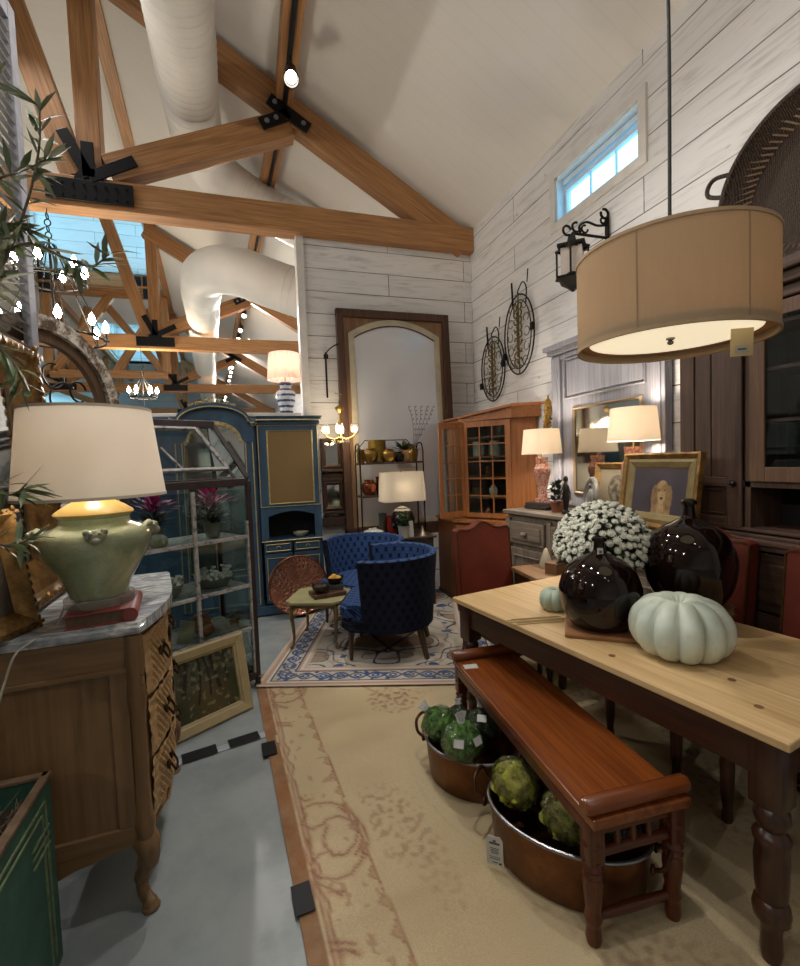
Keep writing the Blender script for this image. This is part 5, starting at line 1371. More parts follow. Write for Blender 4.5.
o = MB().box((0, 0, .001), (.075, .05, .002)).build('paper_tag', WTAG); o.location = (1.09, 2.24, .4605); o.rotation_euler = (0, 0, RAD(-12)); tag(o, 'white paper tag lying on the far end of the bench', 'tag')

# ------------------------------------------------------------------ copper tubs and bags of moss
OCOP = NT('old_brown_copper'); _n = OCOP.noise(OCOP.oc(), 6, 6, .65); OCOP.p(Base_Color=OCOP.ramp(_n, [(.3, '#4a2c1a'), (.55, '#6d4527'), (.75, '#8a5e38')]), Metallic=.75, Roughness=.42).bump(_n, .1); OCOP = OCOP.m
TIN = plain('tinned_rim', '#8d8d90', .3, .9)
def tub(label, loc, rz, a, b, h, htag=False):
    t = thing('copper_tub', label, 'tub', loc, rz)
    m = MB(); prof = [(0, .0), (.88, .0), (.92, .012), (1.0, h), (.985, h), (.905, .018), (0, .014)]
    m.lathe([(r*a, z) for r, z in prof], n=64, sy=b/a); m.build('tub_wall', OCOP, t, True)
    MB().tube([(a*cos(2*pi*i/64), b*sin(2*pi*i/64), h) for i in range(64)], .007, 8, closed=True).build('rolled_rim', TIN, t, True)
    for s in (-1, 1):
        hd = MB(); y = 0; x = s*(a+.006)
        for dy in (-.055, .055): hd.ico((x, dy, h-.045), .016, 2, (.6, 1.2, 1.2))
        P = smooth_path([(x, -.055, h-.045), (x+s*.035, -.06, h-.02), (x+s*.05, -.045, h+.025), (x+s*.052, 0, h+.04), (x+s*.05, .045, h+.025), (x+s*.035, .06, h-.02), (x, .055, h-.045)], 6)
        hd.tube(P, .008, 8); hd.build('ring_handle', plain('dark_copper_handle', '#4a3020', .4, .8), t, True)
    MB().bb(-.002, .002, -b-.001, -b*.93-.004, .012, h-.01).build('seam', OCOP, t)
    return t
T2 = (1.085, 1.452); T1 = (.975, 2.03)
t2 = tub('larger oval copper tub of moss bags under the near end of the bench', (T2[0], T2[1], .010), RAD(128), .30, .20, .215)
t1 = tub('smaller oval copper tub of moss bags under the far end of the bench', (T1[0], T1[1], .010), RAD(126), .235, .19, .195)
# hang tag
tg = thing('hang_tag', 'white hang tag with grey print hanging on the side of the larger copper tub', 'tag', (.826, 1.533, .022), 0, None, rot=(RAD(4), 0, RAD(-40)))
m = MB(); m.prism([(-.032, 0), (.032, 0), (.032, .105), (.022, .122), (-.022, .122), (-.032, .105)], lambda u, v: (u, -.001, v), lambda u, v: (u, .001, v)); m.build('card', WTAG, tg)
INK = plain('grey_print', '#4b4b50', .7)
for z, w, hgt in ((.088, .040, .009), (.070, .036, .003), (.063, .030, .003), (.056, .034, .003), (.049, .026, .003), (.034, .042, .002), (.026, .040, .003), (.010, .020, .004)): MB().bb(-w/2-.0, w/2, -.0016, -.001, z, z+hgt).build('print_line', INK, tg)
MB().box((.020, -.0014, .010), (.010, .001, .007)).build('print_mark', plain('black_ink', '#151517', .6), tg)
MB().box((0, -.0014, .103), (.012, .001, .008)).build('print_mark', INK, tg)
MB().tube([(0, 0, .116), (.005, .012, .196)], .0012, 5).build('string', plain('string', '#8a7a60', .8), tg)
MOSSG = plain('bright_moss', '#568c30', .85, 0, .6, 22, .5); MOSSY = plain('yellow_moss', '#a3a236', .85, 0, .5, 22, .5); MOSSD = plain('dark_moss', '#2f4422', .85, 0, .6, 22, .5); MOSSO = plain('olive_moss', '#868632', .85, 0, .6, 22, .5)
def plastic():
    t = NT('crinkled_clear_plastic'); n = t.n('TexVoronoi', {'Vector': t.oc((1, 1, .7)), 'Scale': 26}, feature='DISTANCE_TO_EDGE'); n2 = t.noise(t.oc(), 30, 3, .6, 1.5)
    b = t.n('Bump', {'Height': t.math('ADD', n.outputs['Distance'], n2), 'Strength': .9, 'Distance': .02})
    tr = t.n('BsdfTransparent', {'Color': (.97, .98, .98, 1)}); gl = t.n('BsdfGlossy', {'Color': (1, 1, 1, 1), 'Roughness': .10, 'Normal': b.outputs[0]})
    fr = t.n('Fresnel', {'IOR': 1.45, 'Normal': b.outputs[0]}); f = t.math('MULTIPLY_ADD', fr.outputs[0], 1.0, .015)
    mx = t.n('MixShader', {0: f, 1: tr.outputs[0], 2: gl.outputs[0]}); t.set(t.out.inputs['Surface'], mx.outputs[0]); return t.m
PLAS = plastic()
PLASN = NT('gathered_plastic'); PLASN.p(Base_Color=lin('#c9cdcd'), Roughness=.25, Alpha=.55); PLASN = PLASN.m
rm = random.Random(5)
def moss_bag(label, loc, r, mat, neck, sq=.85, stick=(), rz=0):
    t = thing('moss_bag', label, 'bag of moss', loc, rz)
    m = MB()
    m.ico((0, 0, 0), r*.82, 4, (1, 1, sq), .35, 2.2)
    for i in range(70):
        d = V((rm.gauss(0, 1), rm.gauss(0, 1), rm.gauss(0, 1))).normalized()
        m.ico((d.x*r*.78, d.y*r*.78, d.z*r*.78*sq), r*rm.uniform(.10, .2), 1, (1, 1, 1), .6, 6)
    m.build('moss', mat, t, True)['kind'] = 'stuff'
    m = MB(); d = V(neck).normalized(); q = V((0, 0, 1)).rotation_difference(d)
    P = [(0, -1), (.35, -.94), (.7, -.72), (.93, -.35), (1.0, 0), (.93, .38), (.70, .70), (.40, .92), (.20, 1.05), (.13, 1.18), (.19, 1.36), (.27, 1.62)]
    n = 40; rings = []
    for k, (rr_, z) in enumerate(P):
        ring = []
        for j in range(n):
            a = 2*pi*j/n; w = 1+.05*NZ.noise(V((cos(a)*3, sin(a)*3, z*4+loc[0]*9)))+(.12*sin(a*7) if k > 8 else 0)
            ring.append(m.bm.verts.new(q @ V((rr_*r*w*cos(a), rr_*r*w*sin(a)*(.45 if k > 9 else 1), z*r*sq))))
        rings.append(ring)
    for A, B in zip(rings[1:10], rings[2:10]):
        for j in range(n): m.bm.faces.new((A[j], A[(j+1) % n], B[(j+1) % n], B[j]))
    R9 = [v.co.copy() for v in rings[9]]
    for r_ in rings[10:]:
        for v in r_: v.co = v.co
    R10 = [[v.co.copy() for v in r_] for r_ in rings[9:]]
    for r_ in rings[10:]: bmesh.ops.delete(m.bm, geom=r_, context='VERTS')
    m.build('plastic_bag', PLAS, t, True, ang=180)
    m = MB(); rr2 = [[m.bm.verts.new(c) for c in r_] for r_ in R10]
    for A, B in zip(rr2, rr2[1:]):
        for j in range(n): m.bm.faces.new((A[j], A[(j+1) % n], B[(j+1) % n], B[j]))
    m.build('bag_neck', PLASN, t, True, ang=180)
    m = MB(); m.torus(d*(1.18*r*sq), .016, .004, d, 14, 6); m.build('tie', plain('white_tie', '#8c8f8c', .4), t, True)
    for (dx, dy, dz) in stick:
        v = V((dx, dy, dz)).normalized(); o = MB().box((0, 0, 0), (.045, .034, .002)).build('price_sticker', WTAG, t)
        o.location = v*r*1.04; o.location.z *= sq*1.0; o.rotation_euler = v.to_track_quat('Z', 'Y').to_euler()
    return t
bags = [
    ('green moss bag with two white stickers, front of the smaller copper tub', (.885, 1.93, .27), .105, MOSSG, (-.1, -.15, 1), .9, ((-.55, -.8, .5), (.35, -.9, .5)), 0),
    ('green moss bag at the far left of the smaller copper tub, its neck flopped left', (.845, 2.12, .26), .095, MOSSG, (-.6, .35, .8), .85, (), 0),
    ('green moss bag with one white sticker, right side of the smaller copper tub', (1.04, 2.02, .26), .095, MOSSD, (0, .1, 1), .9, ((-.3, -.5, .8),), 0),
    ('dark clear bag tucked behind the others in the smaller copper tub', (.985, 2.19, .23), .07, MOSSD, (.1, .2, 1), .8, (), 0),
    ('yellow moss bag with a tall twisted neck, far end of the larger copper tub', (.965, 1.60, .27), .105, MOSSY, (.75, .05, .62), .85, (), 0),
    ('olive yellow moss bag lying at the front of the larger copper tub', (1.055, 1.395, .265), .105, MOSSO, (.8, -.5, .25), .9, (), 0),
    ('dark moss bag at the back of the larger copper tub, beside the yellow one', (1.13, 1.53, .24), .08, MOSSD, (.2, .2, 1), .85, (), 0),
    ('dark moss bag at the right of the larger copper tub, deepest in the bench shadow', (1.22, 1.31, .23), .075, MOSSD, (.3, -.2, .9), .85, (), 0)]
for b in bags: moss_bag(*b)

# ------------------------------------------------------------------ things on the table
DGL = NT('dark_brown_bottle_glass'); _n = DGL.noise(DGL.oc(), 3, 3); DGL.p(Base_Color=DGL.ramp(_n, [(.3, '#0d0605'), (.7, '#1c0c08')]), Roughness=.04, Coat_Weight=.15, Coat_Roughness=.02, Specular_IOR_Level=.35); DGL = DGL.m
def demijohn(label, loc, r, H, neckr, tag_=False):
    t = thing('demijohn', label, 'bottle', loc)
    hb = H*.80
    P = [(0, .02), (r*.45, .004), (r*.62, .0), (r*.78, .025), (r*.93, hb*.24), (r, hb*.46), (r*.97, hb*.60), (r*.84, hb*.78), (r*.60, hb*.91), (r*.36, hb*.98), (neckr*1.25, hb*1.04), (neckr, hb*1.10), (neckr*.95, H*.95), (neckr*1.25, H*.955), (neckr*1.28, H*.985), (neckr*1.05, H), (neckr*.7, H), (neckr*.65, H*.9), (0, H*.88)]
    Q = smooth_path([(a, 0, b) for a, b in P], 4); Q = [(max(p.x, 0), p.z) for p in Q]; Q[0] = (0, Q[0][1]); Q[-1] = (0, Q[-1][1])
    MB().lathe(Q, n=56).build('bottle_body', DGL, t, True, ang=60)
    if tag_:
        o = MB().box((0, 0, 0), (.026, .002, .034)).build('price_sticker', WTAG, t); o.location = (-.018, -neckr*1.05-.001, hb*1.06); o.rotation_euler = (RAD(-8), 0, RAD(-25))
        o = MB().box((0, 0, 0), (.012, .0005, .012)).build('print_mark', INK, t); o.location = (-.018, -neckr*1.05-.0025, hb*1.06); o.rotation_euler = (RAD(-8), 0, RAD(-25))
    return t
BRD = wood('worn_brown_board', '#7d5434', '#a5754c', 'x', .5)
o = MB().box((0, 0, .011), (.36, .27, .022), .006).build('serving_board', BRD); o.location = (1.555, 1.745, TZ); o.rotation_euler = (0, 0, RAD(-38)); tag(o, 'wooden board under the smaller dark bottle on the table', 'board')
demijohn('squat dark glass demijohn with a price sticker, on the wooden board', (1.55, 1.775, TZ+.022), .185, .42, .026, True)
BKS = [('dark_book', '#33251c', .05, 'thick dark book, lower of two under the larger bottle'), ('brown_book', '#54392a', .045, 'brown book, upper of two under the larger bottle')]
z = TZ
for i, (nm, c, h, lb) in enumerate(BKS):
    t = thing('old_book', lb, 'book', (2.015, 1.69, z), RAD(14-8*i))
    m = MB(); cv = plain(nm+'_cover', c, .6, 0, .25, 20)
    m.bb(-.11, .11, -.15, .15, h-.006, h, .002); m.bb(-.11, .11, -.15, .15, 0, .006, .002); m.tube([(-.108, -.15, h/2), (-.108, .15, h/2)], h/2-.001, 12); m.build('cover', cv, t, True)
    MB().bb(-.10, .103, -.143, .143, .006, h-.006).build('page_block', plain('aged_pages', '#6b5338', .9, 0, .2, 40), t); z += h
demijohn('large round dark glass demijohn standing on two old books', (2.02, 1.70, z), .20, .50, .027)
BLUEP = NT('pale_blue_green_pumpkin_skin'); _n = BLUEP.noise(BLUEP.oc(), 5, 5, .6); _n2 = BLUEP.noise(BLUEP.oc(), 45, 2)
_c = BLUEP.ramp(_n, [(.3, '#b3c0b4'), (.55, '#c5ccbd'), (.75, '#d2d1bf')]); BLUEP.p(Base_Color=BLUEP.mix(BLUEP.ramp(_n2, [(.62, 0.0), (.75, .5)]), _c, lin('#b3a98a')), Roughness=.42); BLUEP = BLUEP.m
pk = squash((1.655, 1.435, TZ), 'big pale blue green ribbed pumpkin at the front of the table', 'pumpkin', .192, .235, BLUEP, 11, 'pumpkin', amp=.20, stem=False)
MB().lathe([(0, 0), (.030, 0), (.024, .010), (.020, .012), (0, .010)], (0, 0, .196), 12).build('stem_scar', plain('dry_tan_scar', '#a99a6c', .8, 0, .25, 40), pk, True)
GRNP = plain('pale_green_pumpkin', '#9fae9c', .45, 0, .08, 8)
squash((1.535, 2.10, TZ), 'small pale green pumpkin at the far left of the table', 'pumpkin', .082, .115, GRNP, 9, 'pumpkin', amp=.12)
o = MB(); rs = random.Random(3)
for i in range(7): o.tube([(-.14+rs.uniform(-.02, .02), .012*i-.08+rs.uniform(-.01, .01), .004), (.12+rs.uniform(-.03, .05), .010*i-.08+rs.uniform(-.02, .02), .004+rs.uniform(0, .004))], .0022, 5)
o = o.build('reed_sticks', plain('pale_reed', '#a28e62', .8)); o.location = (1.36, 2.02, TZ+.0); o.rotation_euler = (0, 0, RAD(-12)); tag(o, 'thin pale reeds lying loose on the table left of the board', 'reeds', None, 'stuff')
# white chrysanthemum in a brown glazed pot
mm_ = thing('potted_chrysanthemum', 'white chrysanthemum in a brown glazed pot behind the bottles', 'potted plant', (1.775, 2.01, TZ))
BGL = plain('brown_glaze', '#3f1d10', .12, 0, .4, 4)
MB().lathe([(r_*.86, z_*1.05) for r_, z_ in [(0, 0), (.135, 0), (.165, .03), (.19, .12), (.195, .19), (.185, .25), (.195, .265), (.185, .27), (.172, .25), (.17, .2), (0, .2)]], n=48).build('pot', BGL, mm_, True)
m = MB(); rc = random.Random(9)
def dome(a, el, k=1): return V((cos(a)*cos(el)*.235*k, sin(a)*cos(el)*.235*k, .355+sin(el)*.215*k-.02*cos(el)))
for i in range(900):
    a = rc.uniform(0, 6.283); el = math.asin(rc.uniform(-.45, 1)); p = dome(a, el, rc.uniform(.72, .97)); d = (p-V((0, 0, .30))).normalized()
    m.leaf(p, d+V((rc.uniform(-.8, .8), rc.uniform(-.8, .8), rc.uniform(-.5, .5))), d, .045, .020, .2)
m.ico((0, 0, .35), .16, 3, (1, 1, .85)); m.build('foliage', plain('chrysanthemum_leaf', '#2b3a1c', .5, 0, .35, 12), mm_, True)['kind'] = 'stuff'
WFL = NT('white_petals'); _n = WFL.noise(WFL.oc(), 40, 2); WFL.p(Base_Color=WFL.ramp(_n, [(.3, '#dcdccd'), (.7, '#efefe6')]), Roughness=.8); WFL = WFL.m
def bloom(mb, c, d, r):
    mb.ico(c+d*r*.25, r*.52, 2, (1, 1, 1), .35, 40)
    q = V((0, 0, 1)).rotation_difference(d)
    for ring, (n, el, l) in enumerate(((12, .25, 1), (9, .75, .8), (5, 1.2, .55))):
        for i in range(n):
            a = 6.283*i/n+ring*.4; mb.leaf(c+d*r*.1*ring, q @ V((cos(a)*cos(el), sin(a)*cos(el), sin(el))), d, r*l, r*.42, -.3)
bb_ = MB(); bloom(bb_, V((0, 0, 0)), V((0, 0, 1)), .024); fl0 = bb_.build('bloom', WFL, mm_, True)
pts = []
i = 0
while len(pts) < 340 and i < 20000:
    i += 1; a = rc.uniform(0, 6.283); el = math.asin(rc.uniform(-.25, 1)); p = dome(a, el, 1.0)
    if all((p-q).length > .0285 for q in pts): pts.append(p)
pts.sort(key=lambda p: (p-V((-1.775, -2.01, .84))).length)
first = True; rest = MB()
for k, p in enumerate(pts):
    d = (p-V((0, 0, .27))).normalized()
    if k < 100:
        o = fl0 if k == 0 else fl0.copy()
        if k: COL.objects.link(o); o.parent = mm_
        o.location = p; o.rotation_euler = d.to_track_quat('Z', 'Y').to_euler(); s_ = rc.uniform(.75, 1.2); o.scale = (s_, s_, s_)
    else: bloom(rest, p, d, .024*rc.uniform(.75, 1.2))
rest.build('blooms_behind', WFL, mm_, True)['kind'] = 'stuff'

# ------------------------------------------------------------------ red leather chairs
REDL = plain('red_brown_leather', '#5d2418', .42, 0, .2, 5, .1); NAIL = plain('brass_nails', '#5d4527', .4, .8)
def leather_chair(label, loc, rz, w=.47, top=1.10):
    t = thing('leather_chair', label, 'chair', loc, rz, 'red leather dining chairs')
    N = 28
    def tp(k): # camel back: shoulders, dips and raised centre
        a = abs(k); return top-.055*(a**2)-(.035 if .0 else 0)+.018*cos(a*pi*2.0)*(1 if a < .95 else .6)-.02
    up = [(-w/2+w*i/N, tp(-1+2*i/N)) for i in range(N+1)]
    poly = [(-w/2, .46)]+up+[(w/2, .46)]
    def tilt(v): return .10*(v-.46)
    m = MB(); m.prism(poly, lambda u, v: (u, .20+tilt(v), v), lambda u, v: (u, .27+tilt(v), v))
    es = [e for e in m.bm.edges if abs(e.verts[0].co.y-e.verts[1].co.y) < .045 and e.calc_length() < .3]
    m.build('backrest', REDL, t, True)
    m = MB()
    for yy in (.199, .271):
        m.tube([(u*.985, yy+tilt(v), v-.008) for u, v in [(-w/2, .5)]+up+[(w/2, .5)]], .006, 5)
    m.build('nail_trim', NAIL, t, True)
    MB().box((0, -.03, .445), (w+.02, .48, .085), .028, None, 3).build('seat', REDL, t, True)
    MB().bb(-w/2+.01, w/2-.01, -.24, .22, .36, .405, .004).build('seat_rail', DKST('x'), t)
    for x in (-w/2+.035, w/2-.035):
        MB().lathe([(0, 0), (.016, 0), (.022, .02), (.018, .06), (.026, .12), (.028, .26), (.022, .29), (.03, .31), (.03, .36), (0, .36)], (x, -.225, 0), 14).build('leg', DKST(), t, True)
        MB().tube([(x, .30, 0), (x, .235, .24), (x, .23, .42)], [.018, .022, .024], 4).build('leg', DKST(), t)
    MB().tube([(-w/2+.035, .02, .15), (w/2-.035, .02, .15)], .012, 8).build('stretcher', DKST('x'), t, True)
    return t
leather_chair('red leather chair at the far end of the dining table', (1.675, 2.86, .002), RAD(4), .46, 1.115)
leather_chair('red leather chair across the table, between the large bottle and the cabinet', (2.085, 1.865, .010), RAD(-86), .47, 1.165)
leather_chair('red leather chair across the table at the right edge, nearest the viewer', (2.105, 1.215, .010), RAD(-84), .47, 1.165)

# ------------------------------------------------------------------ drum pendant
BUR = shade_mat('burlap_shade', '#b8a184', .25, weave=.2, sc=180)
pd = thing('pendant_lamp', 'big burlap drum pendant lamp hanging over the dining table', 'pendant lamp', (1.575, 1.40, 2.005))
R_ = .335; HH = .345
MB().lathe([(R_, 0), (R_, HH), (R_-.004, HH), (R_-.004, 0), (R_, 0)], n=96).build('drum_shade', BUR, pd, True)
m = MB(); 
for z in (.004, HH-.004): m.lathe([(R_-.006, z-.006), (R_+.003, z-.006), (R_+.003, z+.006), (R_-.006, z+.006), (R_-.006, z-.006)], n=96)
m.build('shade_hem', plain('tan_hem', '#a58a68', .7, 0, .1, 40), pd, True)
for a in (205, 262, 320, 20, 110):
    MB().box((cos(RAD(a))*(R_+.001), sin(RAD(a))*(R_+.001), HH/2), (.003, .004, HH-.02), 0, (0, 0, RAD(a))).build('seam', plain('seam_cloth', '#8f7c64', .9), pd)
MB().lathe([(R_-.006, .03), (R_-.02, .028), (R_-.045, .03), (R_-.045, .036), (R_-.006, .036)], n=96).build('retaining_ring', plain('warm_liner', '#c08a52', .7), pd, True)
DIF = NT('frosted_diffuser'); DIF.p(Base_Color=lin('#e8e0cc'), Emission_Color=lin('#ffedc8'), Emission_Strength=PENDE, Roughness=.5); DIF = DIF.m
MB().cyl((0, 0, .030), (0, 0, .036), R_-.045, R_-.045, 72).build('diffuser', DIF, pd)
MB().lathe([(0, 0), (.010, .004), (.012, .012), (.006, .018), (.016, .022), (.016, .028), (0, .03)], n=18).build('finial', plain('nickel', '#9a958c', .25, .9), pd, True)
MB().tube([(0, 0, .04), (0, 0, HH+.02)], .006, 8).build('stem', IRON, pd)
m = MB()
for a in (0, 120, 240): m.tube([(0, 0, HH-.008), (cos(RAD(a))*(R_-.006), sin(RAD(a))*(R_-.006), HH-.008)], .003, 6)
m.build('spider', IRON, pd)
P = smooth_path([(0, 0, HH), (.004, 0, 1.1), (-.003, .003, 1.6), (.004, 0, 2.2), (0, 0, RZ(1.575)-2.01)], 8)
MB().tube(P, .0065, 8).build('cord', plain('black_cord', '#121212', .6), pd, True)
MB().cyl((0, 0, RZ(1.575)-2.01-.03-.03), (0, 0, RZ(1.575)-2.01+.02), .06, .06, 20).build('canopy', IRON, pd)
tg = MB().box((0, 0, -.05), (.075, .002, .10), .0, None).build('price_tag', plain('cream_tag', '#cdb88e', .7), pd); tg.location = (.155, -.165, .028); tg.rotation_euler = (RAD(4), 0, RAD(-28))
o = MB().box((0, -.002, -.075), (.042, .001, .028)).build('sticker', WTAG, tg)
o = MB().box((0, -.003, -.075), (.028, .001, .005)).build('print_line', INK, tg)
point('pendant_light', (1.575, 1.40, 2.005+.20), PENDW, .10, (1, .92, .80))

# ------------------------------------------------------------------ big dark cabinet
DKB = lambda ax='z': wood('dark_old_oak', '#38261b', '#5b4030', ax, .6, .7, 0, '#241710', .3)
CBX, CBY0, CBY1, CBH = 2.49, .45, 2.135, 2.47
cb = thing('display_cabinet', 'tall dark oak cabinet with a glazed door behind the red chairs', 'cabinet', (CBX, 0, 0))
m = MB(); D_ = .30
m.bb(0, D_, CBY1-.03, CBY1, 0, CBH); m.bb(0, D_, CBY0, CBY0+.03, 0, CBH); m.bb(D_-.02, D_, CBY0, CBY1, 0, CBH); m.bb(0, D_, CBY0, CBY1, CBH-.03, CBH); m.bb(0, D_, CBY0, CBY1, 1.09, 1.12); m.bb(0, D_, CBY0, CBY1, 1.39, 1.42)
m.bb(0, D_, 1.735, 1.765, 1.12, CBH); m.build('carcass', DKB(), cb)
for z, k in ((1.07, .045), (1.10, .06), (1.128, .03), (1.155, .015)): MB().bb(-k, D_, CBY0-k*.5, CBY1+.0, z, z+.03 if z < 1.12 else z+.02, .005).build('waist_moulding', DKB('y'), cb)
for z, k in ((CBH-.16, .02), (CBH-.10, .045), (CBH-.045, .075)): MB().bb(-k, D_, CBY0, CBY1, z, z+.055, .008).build('cornice', DKB('y'), cb)
# left plank door: three planks, lower framed panel
d1 = MB().bb(-.018, 0, 2.045, CBY1, 1.17, CBH-.16, .004).build('door_stile', DKB(), cb)
MB().bb(-.018, 0, 1.77, 1.85, 1.17, CBH-.16, .004).build('door_stile', DKB(), cb)
for y0, y1 in ((1.853, 1.942), (1.948, 2.042)): MB().bb(-.010, .004, y0, y1, 1.44, CBH-.16, .003).build('door_plank', DKB(), cb)
for z0, z1 in ((1.17, 1.225), (1.385, 1.44)): MB().bb(-.018, 0, 1.85, 2.045, z0, z1, .004).build('door_rail', DKB('y'), cb)
p_ = MB().bb(-.008, .004, 1.85, 2.045, 1.225, 1.385, .003).build('lower_panel', DKB(), cb)
m = MB(); m.tube([(-.012, 1.865, 1.24), (-.012, 2.03, 1.24), (-.012, 2.03, 1.37), (-.012, 1.865, 1.37)], .006, 5, closed=True); m.build('panel_moulding', DKB('y'), p_)
MB().ico((-.032, 1.81, 1.41), .018, 2).cyl((-.02, 1.81, 1.41), (0, 1.81, 1.41), .009).build('door_knob', plain('black_knob', '#171311', .4), cb, True)
# glazed door
gd = MB(); y0, y1, z0, z1 = CBY0+.05, 1.73, 1.42, CBH-.17
for a in ((y1-.075, y1, z0, z1), (y0, y0+.075, z0, z1), (y0+.0755, y1-.0755, z0, z0+.075), (y0+.0755, y1-.0755, z1-.07, z1)): gd.bb(-.02, 0, *a, .004)
gd = gd.build('glazed_door', wood('brown_glazed_door', '#4b3423', '#6d4f37', 'z', .55, .8), cb)
MB().bb(-.010, -.006, y0+.075, y1-.075, z0+.075, z1-.07).build('glass_pane', PANE, gd)
PURB = plain('plum_cabinet_back', '#2a1f2a', .7, 0, .3, 4)
MB().bb(D_-.03, D_-.021, CBY0+.04, 1.73, 1.425, CBH-.03).build('back_panel', PURB, cb)
for z in (1.72, 1.98, 2.20): MB().bb(.02, D_-.03, CBY0+.04, 1.73, z, z+.018).build('shelf', plain('pinkish_shelf', '#6d4a44', .6), cb)
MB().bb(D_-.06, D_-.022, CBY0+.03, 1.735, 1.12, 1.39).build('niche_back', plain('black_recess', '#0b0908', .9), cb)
for k in range(3):
    z = .135+.31*k
    for (ya, yb) in ((1.50, 2.10), (.88, 1.47), (.50, .86)):
        d = MB().bb(-.018, 0, ya, yb, z, z+.30, .005).build('drawer', DKB('y'), cb)
        MB().bb(-.026, -.016, ya+.05, yb-.05, z+.05, z+.25, .006).build('drawer_panel', DKB('y'), d)
        MB().torus((-.034, (ya+yb)/2, z+.135), .022, .004, (1, 0, 0), 14, 5, pi, 2*pi).build('drawer_pull', BRONZE, d)
MB().bb(-.03, D_, CBY0, CBY1, .003, .12, .006).build('plinth', DKB('y'), cb)
for i, (y, z, r, h, c, nm, lb) in enumerate(((1.50, 1.738, .05, .14, '#2f6f96', 'blue_jar', 'bright blue jar on the lowest shelf behind the cabinet glass'), (1.30, 1.738, .06, .11, '#35303a', 'dark_jar', 'dark round jar on the lowest shelf behind the cabinet glass'), (1.45, 1.998, .06, .10, '#3b2d34', 'dark_bowl', 'plum bowl on the middle shelf behind the cabinet glass'))):
    vase(nm, lb, 'jar', (CBX+.15, y, z), urn(r, h), plain(nm+'_glaze', c, .3))
# woven basket tray on top
WIC = NT('dark_wicker'); _w = WIC.n('TexWave', {'Vector': WIC.oc(), 'Scale': 34, 'Distortion': 5, 'Detail': 3, 'Detail Scale': 3}); WIC.p(Base_Color=WIC.ramp(_w.outputs['Fac'], [(.2, '#120b07'), (.6, '#2d1e15'), (.9, '#4e3826')]), Roughness=.7).bump(_w.outputs['Fac'], .6, .01); WIC = WIC.m
wk = thing('wicker_tray', 'huge round dark wicker tray leaning on the wall above the dark cabinet', 'basket', (2.675, 1.555, CBH+.005), 0, None, rot=(RAD(-7), 0, RAD(-90)))
RB = .445
def wt(u, v):
    a = 2*pi*u
    prof = ((0, 0), (.28, 0), (.325, -.012), (.36, -.06), (.40, -.11), (.42, -.115))
    k = v*(len(prof)-1); i = min(int(k), len(prof)-2); f = k-i; r = prof[i][0]+(prof[i+1][0]-prof[i][0])*f; y = prof[i][1]+(prof[i+1][1]-prof[i][1])*f
    w = .004*sin(a*60)*sin(v*40); return (r*cos(a), y+w-.015, RB+.0+r*sin(a)*1.0)
m = MB(); m.grid(wt, 96, 28, True); m.build('woven_dish', WIC, wk, True)
m = MB()
n = 26
for i in range(72):
    a = 2*pi*i/72; b = a+2*pi/72*1.6
    m.tube([(.325*cos(a), -.03, RB+.325*sin(a)), (.412*cos(b), -.125, RB+.412*sin(b))], .006, 4)
m.build('open_rim_weave', plain('light_wicker', '#7d6650', .7, 0, .3, 30), wk, True)['kind'] = 'stuff'
MB().torus((0, -.13, RB), .42, .017, (0, 1, 0), 72, 8).build('rolled_rim', WIC, wk, True)
for s in (-1, 1):
    a0 = RAD(162 if s > 0 else 18)
    P = smooth_path([(.42*cos(a0-.14), -.13, RB+.42*sin(a0-.14)), (.50*cos(a0-.09), -.15, RB+.50*sin(a0-.09)), (.52*cos(a0), -.155, RB+.52*sin(a0)), (.50*cos(a0+.09), -.15, RB+.50*sin(a0+.09)), (.42*cos(a0+.14), -.13, RB+.42*sin(a0+.14))], 6)
    MB().tube(P, .012, 8).build('loop_handle', WIC, wk, True)

# ------------------------------------------------------------------ painted trumeau panel on the right wall
GRYP = wood('lavender_grey_paint', '#7d7c86', '#97969e', 'z', .65, .6, 0, '#6b6763', .15)
tm = thing('painted_overmantel', 'tall lavender grey painted panel with inset mirror against the right wall', 'mirror panel', (2.78, 3.08, 1.135))
Y0, Y1, HT = -.62, .62, 1.44
MB().bb(-.035, .0, Y0, Y1, 0, HT).build('back_panel', GRYP, tm)
for y0, y1 in ((Y0, Y0+.12), (Y1-.12, Y1)):
    p_ = MB().bb(-.065, -.035, y0, y1, 0, HT-.09, .005).build('pilaster', GRYP, tm)
    MB().bb(-.072, -.064, y0+.03, y1-.03, .1, HT-.22, .004).build('fillet', GRYP, p_)
for i, (z, k) in enumerate(((HT-.12, .02), (HT-.07, .055), (HT-.03, .09))): MB().bb(-.035-k, 0, Y0-k*.5, Y1+k*.5, z, z+.042, .006).build('cornice', GRYP, tm)
MB().bb(-.05, -.035, Y0+.2, Y1-.2, .98, HT-.16, .006).build('raised_panel', GRYP, tm)
m = MB(); m.tube([(-.05, Y0+.18, .96), (-.05, Y1-.18, .96), (-.05, Y1-.18, HT-.14), (-.05, Y0+.18, HT-.14)], .010, 4, closed=True); m.build('panel_moulding', GRYP, tm)
m = MB(); m.tube([(-.045, -.40, .12), (-.045, .34, .12), (-.045, .34, .86), (-.045, -.40, .86)], .018, 4, closed=True); m.build('mirror_moulding', plain('beige_moulding', '#a08a70', .6), tm)
MB().bb(-.040, -.037, -.40, .34, .12, .86).build('mirror_glass', MIRR, tm)

